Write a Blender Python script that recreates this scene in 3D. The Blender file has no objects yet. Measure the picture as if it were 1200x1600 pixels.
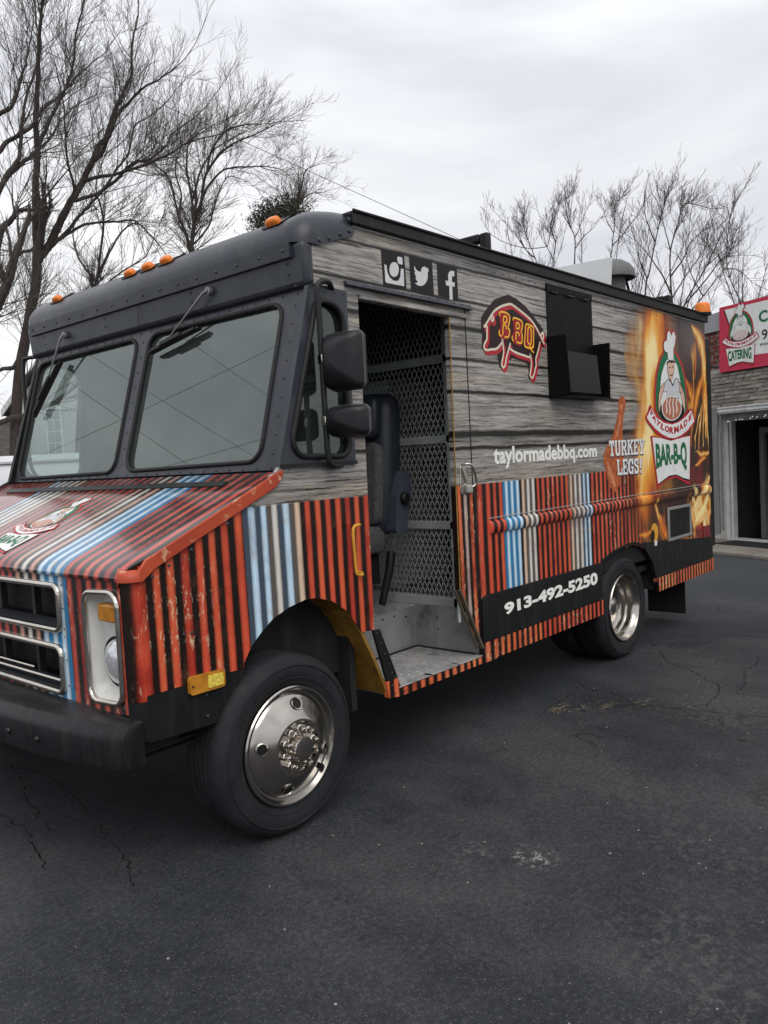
import bpy, bmesh, math, random
import numpy as np
from mathutils import Vector, Matrix
from mathutils.geometry import tessellate_polygon
S = bpy.context.scene
COL = S.collection
R = math.radians

# ------------------------------------------------------------------ camera
cam_d = bpy.data.cameras.new('camera'); cam = bpy.data.objects.new('camera', cam_d); COL.objects.link(cam)
F_ = Vector((0.74753363, 0.66109311, -0.06441563)); R_ = Vector((0.65893318, -0.75029975, -0.05345423)); U_ = Vector((0.08366926, 0.00248676, 0.99649048))
cam.matrix_world = Matrix(((R_.x, U_.x, -F_.x, -1.97670957), (R_.y, U_.y, -F_.y, -2.48952086), (R_.z, U_.z, -F_.z, 1.49901255), (0, 0, 0, 1)))
cam_d.sensor_fit = 'VERTICAL'; cam_d.sensor_height = 24.0; cam_d.sensor_width = 18.0
cam_d.lens = 1260.0 / 1600.0 * 24.0
cam_d.clip_start = 0.05; cam_d.clip_end = 600
S.camera = cam

# ------------------------------------------------------------------ exposure
S.view_settings.view_transform = 'Standard'
try: S.view_settings.look = 'None'
except Exception: pass
S.view_settings.exposure = 0.0; S.view_settings.gamma = 1.0; S.view_settings.use_curve_mapping = False

# ------------------------------------------------------------------ overcast sky + weak broad sun
SUN_EL, SUN_AZ = 48.0, 238.0      # direction the light comes from (azimuth measured from +X towards +Y)
W = bpy.data.worlds.new('World'); S.world = W; W.use_nodes = True
nt = W.node_tree; nt.nodes.clear()
def wn(t): return nt.nodes.new(t)
wout = wn('ShaderNodeOutputWorld'); bg = wn('ShaderNodeBackground'); bg.inputs[1].default_value = 0.10
sky = wn('ShaderNodeTexSky'); sky.sky_type = 'NISHITA'; sky.sun_disc = False
sky.sun_elevation = R(SUN_EL); sky.sun_rotation = R(90 - SUN_AZ)
tc = wn('ShaderNodeTexCoord'); mp = wn('ShaderNodeMapping'); mp.inputs['Scale'].default_value = (1.5, 1.5, 5.5)
n1 = wn('ShaderNodeTexNoise'); n1.inputs['Scale'].default_value = 1.1; n1.inputs['Detail'].default_value = 5; n1.inputs['Roughness'].default_value = 0.5; n1.inputs['Distortion'].default_value = 0.5
cr = wn('ShaderNodeValToRGB')
e = cr.color_ramp.elements
e[0].position = 0.36; e[0].color = (7.6, 7.7, 8.2, 1); e[1].position = 0.62; e[1].color = (10.9, 10.95, 11.0, 1)
m_ = e.new(0.5); m_.color = (9.2, 9.25, 9.55, 1)
mix = wn('ShaderNodeMix'); mix.data_type = 'RGBA'; mix.inputs[0].default_value = 0.94
nt.links.new(tc.outputs['Generated'], mp.inputs[0]); nt.links.new(mp.outputs[0], n1.inputs['Vector']); nt.links.new(n1.outputs[0], cr.inputs[0])
nt.links.new(sky.outputs[0], mix.inputs[6]); nt.links.new(cr.outputs[0], mix.inputs[7])
sx = wn('ShaderNodeSeparateXYZ'); nt.links.new(tc.outputs['Generated'], sx.inputs[0])
mr = wn('ShaderNodeMapRange'); mr.inputs[1].default_value = 0.25; mr.inputs[2].default_value = 1.0; mr.inputs[3].default_value = 1.0; mr.inputs[4].default_value = 1.45; nt.links.new(sx.outputs[2], mr.inputs[0])
ml_ = wn('ShaderNodeVectorMath'); ml_.operation = 'SCALE'; nt.links.new(mix.outputs[2], ml_.inputs[0]); nt.links.new(mr.outputs[0], ml_.inputs['Scale'])
nt.links.new(ml_.outputs[0], bg.inputs[0]); nt.links.new(bg.outputs[0], wout.inputs[0])
sun_d = bpy.data.lights.new('sun', 'SUN'); sun = bpy.data.objects.new('sun', sun_d); COL.objects.link(sun)
sun_d.energy = 1.5; sun_d.angle = R(45); sun_d.color = (1.0, 0.97, 0.93)
sd = Vector((math.cos(R(SUN_AZ)) * math.cos(R(SUN_EL)), math.sin(R(SUN_AZ)) * math.cos(R(SUN_EL)), math.sin(R(SUN_EL))))
sun.rotation_euler = sd.to_track_quat('Z', 'Y').to_euler(); sun.location = (-5, -8, 12)

# ------------------------------------------------------------------ node helpers
class NT:
    def __init__(s, name):
        s.m = bpy.data.materials.new(name); s.m.use_nodes = True; s.t = s.m.node_tree; s.t.nodes.clear()
        s.out = s.t.nodes.new('ShaderNodeOutputMaterial')
    def n(s, typ, **kw):
        x = s.t.nodes.new(typ)
        for k, v in kw.items(): setattr(x, k, v)
        return x
    def put(s, sock, v):
        if isinstance(v, bpy.types.NodeSocket): s.t.links.new(v, sock)
        elif v is not None:
            if isinstance(v, (tuple, list)) and len(v) == 3 and sock.type == 'RGBA': v = (*v, 1)
            sock.default_value = v
    def math(s, op, a, b=None, c=None, clamp=False):
        x = s.n('ShaderNodeMath', operation=op, use_clamp=clamp)
        s.put(x.inputs[0], a)
        if b is not None: s.put(x.inputs[1], b)
        if c is not None: s.put(x.inputs[2], c)
        return x.outputs[0]
    def mix(s, f, a, b, mode='MIX'):
        x = s.n('ShaderNodeMix', data_type='RGBA', blend_type=mode)
        s.put(x.inputs[0], f); s.put(x.inputs[6], a); s.put(x.inputs[7], b)
        return x.outputs[2]
    def obj(s): return s.n('ShaderNodeTexCoord').outputs['Object']
    def sep(s, v):
        x = s.n('ShaderNodeSeparateXYZ'); s.put(x.inputs[0], v); return x.outputs[0], x.outputs[1], x.outputs[2]
    def comb(s, a, b, c):
        x = s.n('ShaderNodeCombineXYZ')
        for i, v in enumerate((a, b, c)): s.put(x.inputs[i], v)
        return x.outputs[0]
    def noise(s, v, scale, detail=3, rough=.5, dist=0):
        x = s.n('ShaderNodeTexNoise'); s.put(x.inputs['Vector'], v); x.inputs['Scale'].default_value = scale
        x.inputs['Detail'].default_value = detail; x.inputs['Roughness'].default_value = rough; x.inputs['Distortion'].default_value = dist
        return x.outputs[0]
    def scale(s, v, sc, loc=(0, 0, 0)):
        x = s.n('ShaderNodeMapping'); s.put(x.inputs[0], v); x.inputs['Scale'].default_value = sc; x.inputs['Location'].default_value = loc
        return x.outputs[0]
    def ramp(s, f, stops, interp='LINEAR'):
        x = s.n('ShaderNodeValToRGB'); x.color_ramp.interpolation = interp; el = x.color_ramp.elements
        while len(el) > 1: el.remove(el[-1])
        for i, (p, c) in enumerate(stops):
            q = el[0] if i == 0 else el.new(p)
            q.position = p
            if not isinstance(c, (tuple, list)): c = (c, c, c)
            q.color = (*c[:3], 1)
        s.put(x.inputs[0], f); return x.outputs[0]
    def sstep(s, a, b, v):
        x = s.n('ShaderNodeMapRange', interpolation_type='SMOOTHSTEP'); s.put(x.inputs[0], v)
        x.inputs[1].default_value = a; x.inputs[2].default_value = b; return x.outputs[0]
    def bump(s, h, strength, dist=.002):
        x = s.n('ShaderNodeBump'); x.inputs['Strength'].default_value = strength; x.inputs['Distance'].default_value = dist; s.put(x.inputs['Height'], h)
        return x.outputs[0]
    def bsdf(s, color, rough=.5, metal=0, spec=.5, coat=0, normal=None, coat_rough=.1):
        b = s.n('ShaderNodeBsdfPrincipled'); s.put(b.inputs['Base Color'], color); s.put(b.inputs['Roughness'], rough); s.put(b.inputs['Metallic'], metal)
        s.put(b.inputs['Specular IOR Level'], spec); b.inputs['Coat Weight'].default_value = coat; b.inputs['Coat Roughness'].default_value = coat_rough
        if normal is not None: s.t.links.new(normal, b.inputs['Normal'])
        s.t.links.new(b.outputs[0], s.out.inputs[0]); return b

_mc = {}
def mat(name, col, rough=.5, metal=0, var=.12, vs=6, spec=.32, coat=0, bump=0, bs=60, dirt=0, dirtcol=(.05, .045, .04), scratch=0, streak=0):
    """painted / moulded surface: base colour with gentle noise variation, speckled wear, fine relief"""
    if name in _mc: return _mc[name]
    t = NT(name); o = t.obj()
    k = t.noise(o, vs, 4, .6)
    lo = tuple(c * (1 - var) for c in col); hi = tuple(min(1, c * (1 + var)) for c in col)
    c = t.ramp(k, [(.3, lo), (.7, hi)])
    if dirt:
        d = t.sstep(.52, .72, t.noise(t.scale(o, (1, 1, .5)), vs * 1.7, 6, .7))
        c = t.mix(t.math('MULTIPLY', d, dirt), c, dirtcol)
    if scratch:
        d = t.sstep(.70, .76, t.noise(o, 45, 3, .6))
        c = t.mix(t.math('MULTIPLY', d, scratch), c, tuple(min(1, x * 2.2 + .06) for x in col))
    if streak:
        d = t.sstep(.50, .72, t.noise(t.scale(o, (9, 9, .8)), 2.2, 6, .7)); c = t.mix(t.math('MULTIPLY', d, streak), c, (.12, .12, .122))
    r = t.math('ADD', t.math('MULTIPLY', t.noise(o, vs * 3, 5, .65), .30), rough - .15, clamp=True)
    nm = t.bump(t.noise(o, bs, 3, .6), bump) if bump else None
    t.bsdf(c, r, metal, spec, coat, nm)
    _mc[name] = t.m; return t.m

# ------------------------------------------------------------------ mesh helpers
class MB:
    def __init__(s): s.v = []; s.f = []; s.smooth = False
    def add(s, vs, fs):
        b = len(s.v); s.v += [tuple(x) for x in vs]; s.f += [tuple(i + b for i in f) for f in fs]; return s
    def box(s, x0, x1, y0, y1, z0, z1):
        return s.add([(x0, y0, z0), (x1, y0, z0), (x1, y1, z0), (x0, y1, z0), (x0, y0, z1), (x1, y0, z1), (x1, y1, z1), (x0, y1, z1)],
                     [(0, 3, 2, 1), (4, 5, 6, 7), (0, 1, 5, 4), (1, 2, 6, 5), (2, 3, 7, 6), (3, 0, 4, 7)])
    def hexa(s, p):   # eight corners, bottom ring then top ring
        return s.add(p, [(0, 3, 2, 1), (4, 5, 6, 7), (0, 1, 5, 4), (1, 2, 6, 5), (2, 3, 7, 6), (3, 0, 4, 7)])
    def bar(s, a, b, w, h, up=(0, 0, 1)):
        a = Vector(a); b = Vector(b); d = (b - a).normalized(); up = Vector(up)
        x = d.cross(up)
        if x.length < 1e-4: x = d.cross(Vector((1, 0, 0)))
        x.normalize(); y = x.cross(d)
        x *= w / 2; y *= h / 2
        return s.hexa([a - x - y, a + x - y, a + x + y, a - x + y, b - x - y, b + x - y, b + x + y, b - x + y])
    def tube(s, pts, r, n=8, closed=False, caps=True):
        P = [Vector(p) for p in pts]; m = len(P)
        rr = r if isinstance(r, (list, tuple)) else [r] * m
        prev = None; rings = []
        for i in range(m):
            if closed: d = P[(i + 1) % m] - P[i - 1]
            else: d = P[min(i + 1, m - 1)] - P[max(i - 1, 0)]
            d.normalize()
            if prev is None:
                up = Vector((0, 0, 1)) if abs(d.z) < .9 else Vector((1, 0, 0)); x = d.cross(up).normalized()
            else:
                x = (prev - d * prev.dot(d)).normalized()
            prev = x; y = d.cross(x)
            rings.append([P[i] + (x * math.cos(2 * math.pi * k / n) + y * math.sin(2 * math.pi * k / n)) * rr[i] for k in range(n)])
        vs = [v for g in rings for v in g]; fs = []
        for i in range(m if closed else m - 1):
            j = (i + 1) % m
            for k in range(n):
                l = (k + 1) % n; fs.append((i * n + k, i * n + l, j * n + l, j * n + k))
        if caps and not closed: fs += [tuple(range(n))[::-1], tuple((m - 1) * n + k for k in range(n))]
        return s.add(vs, fs)
    def lathe(s, prof, c, axis='y', n=32, closed=False, sgn=1):
        """prof: (radius, offset along axis)"""
        vs = []; fs = []
        for (r, o) in prof:
            for k in range(n):
                a = 2 * math.pi * k / n; p, q = r * math.cos(a), r * math.sin(a)
                if axis == 'y': vs.append((c[0] + p, c[1] + o * sgn, c[2] + q))
                elif axis == 'x': vs.append((c[0] + o * sgn, c[1] + p, c[2] + q))
                else: vs.append((c[0] + p, c[1] + q, c[2] + o * sgn))
        m = len(prof)
        for i in range(m if closed else m - 1):
            j = (i + 1) % m
            for k in range(n):
                l = (k + 1) % n; fs.append((i * n + k, i * n + l, j * n + l, j * n + k))
        return s.add(vs, fs)
    def plate(s, outer, holes, mp, t):
        """flat sheet with holes; mp(u, v, w) -> xyz, w in [0, t]"""
        loops = [outer] + list(holes)
        flat = [p for l in loops for p in l]
        tri = tessellate_polygon([[Vector((p[0], p[1], 0)) for p in l] for l in loops])
        n = len(flat)
        vs = [mp(p[0], p[1], 0) for p in flat] + ([mp(p[0], p[1], t) for p in flat] if t else [])
        fs = [tuple(a) for a in tri]
        if t:
            fs += [tuple(i + n for i in a)[::-1] for a in tri]
            b = 0
            for l in loops:
                m = len(l)
                for i in range(m):
                    j = (i + 1) % m; fs.append((b + i, b + j, b + j + n, b + i + n))
                b += m
        return s.add(vs, fs)
    def loft(s, rings, close=True, caps=True):
        n = len(rings[0]); vs = [p for g in rings for p in g]; fs = []
        for i in range(len(rings) - 1):
            for k in range(n if close else n - 1):
                l = (k + 1) % n; fs.append((i * n + k, i * n + l, (i + 1) * n + l, (i + 1) * n + k))
        if caps: fs += [tuple(range(n))[::-1], tuple((len(rings) - 1) * n + k for k in range(n))]
        return s.add(vs, fs)
    def build(s, name, m, parent=None, smooth=None, bevel=0, seg=2, ang=35, fix=True):
        me = bpy.data.meshes.new(name); me.from_pydata(s.v, [], s.f); me.update()
        if fix:
            bm = bmesh.new(); bm.from_mesh(me); bmesh.ops.recalc_face_normals(bm, faces=bm.faces); bm.to_mesh(me); bm.free()
        if m is not None: me.materials.append(m)
        o = bpy.data.objects.new(name, me); COL.objects.link(o)
        if parent is not None: o.parent = parent
        if bevel:
            b = o.modifiers.new('bevel', 'BEVEL'); b.width = bevel; b.segments = seg; b.limit_method = 'ANGLE'; b.angle_limit = R(ang); b.harden_normals = False
            smooth = ang if smooth is None else smooth
        if smooth:
            me.polygons.foreach_set('use_smooth', [True] * len(me.polygons))
            try: me.set_sharp_from_angle(angle=R(smooth))
            except Exception: pass
        return o

def roundpoly(pts, r, n=5):
    out = []; m = len(pts)
    for i in range(m):
        p = Vector(pts[i]).to_2d() if len(pts[i]) > 2 else Vector(pts[i]); a = Vector(pts[i - 1]); b = Vector(pts[(i + 1) % m])
        ri = r[i] if isinstance(r, (list, tuple)) else r
        da = (a - p).normalized(); db = (b - p).normalized()
        half = math.acos(max(-1, min(1, da.dot(db)))) / 2
        L = min(ri / math.tan(half), (a - p).length * .49, (b - p).length * .49); rad = L * math.tan(half)
        c = p + (da + db).normalized() * (rad / math.sin(half))
        s0 = p + da * L - c; s1 = p + db * L - c
        a0 = math.atan2(s0.y, s0.x); a1 = math.atan2(s1.y, s1.x); dlt = (a1 - a0 + math.pi) % (2 * math.pi) - math.pi
        for k in range(n + 1):
            t = a0 + dlt * k / n; out.append((c.x + rad * math.cos(t), c.y + rad * math.sin(t)))
    return out
def ell(cx, cy, rx, ry, n=20): return [(cx + rx * math.cos(2 * math.pi * k / n), cy + ry * math.sin(2 * math.pi * k / n)) for k in range(n)]
def smoothpath(pts, k=4):
    P = [Vector(p) for p in pts]; out = []
    for i in range(len(P) - 1):
        p0 = P[max(i - 1, 0)]; p1 = P[i]; p2 = P[i + 1]; p3 = P[min(i + 2, len(P) - 1)]
        for j in range(k):
            t = j / k
            out.append(.5 * ((2 * p1) + (p2 - p0) * t + (2 * p0 - 5 * p1 + 4 * p2 - p3) * t * t + (3 * p1 - p0 - 3 * p2 + p3) * t ** 3))
    out.append(P[-1]); return out

def empty(name, loc, label=None, cat=None, group=None, rz=0):
    o = bpy.data.objects.new(name, None); COL.objects.link(o); o.location = loc; o.rotation_euler = (0, 0, rz); o.empty_display_size = .2
    tag(o, label, cat, group); return o
def tag(o, label=None, cat=None, group=None, kind=None):
    if label: o['label'] = label
    if cat: o['category'] = cat
    if group: o['group'] = group
    if kind: o['kind'] = kind
    return o

# text -> flat mesh pieces in the unit square of its own bounding box
def text_poly(body, bold=0.0):
    cu = bpy.data.curves.new('lettering', 'FONT'); cu.body = body; cu.size = 1; cu.offset = bold; cu.resolution_u = 3; cu.fill_mode = 'FRONT'
    o = bpy.data.objects.new('lettering', cu); COL.objects.link(o)
    dg = bpy.context.evaluated_depsgraph_get(); me = bpy.data.meshes.new_from_object(o.evaluated_get(dg))
    v = [(p.co.x, p.co.y) for p in me.vertices]; f = [tuple(p.vertices) for p in me.polygons]
    bpy.data.objects.remove(o); bpy.data.curves.remove(cu); bpy.data.meshes.remove(me)
    xs = [p[0] for p in v]; ys = [p[1] for p in v]; x0, x1, y0, y1 = min(xs), max(xs), min(ys), max(ys)
    return [((p[0] - x0) / (x1 - x0), (p[1] - y0) / (y1 - y0)) for p in v], f
def bil(q):  # bilinear quad: bl, br, tr, tl
    def g(u, v):
        return tuple(q[0][i] * (1 - u) * (1 - v) + q[1][i] * u * (1 - v) + q[2][i] * u * v + q[3][i] * (1 - u) * v for i in (0, 1))
    return g

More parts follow.
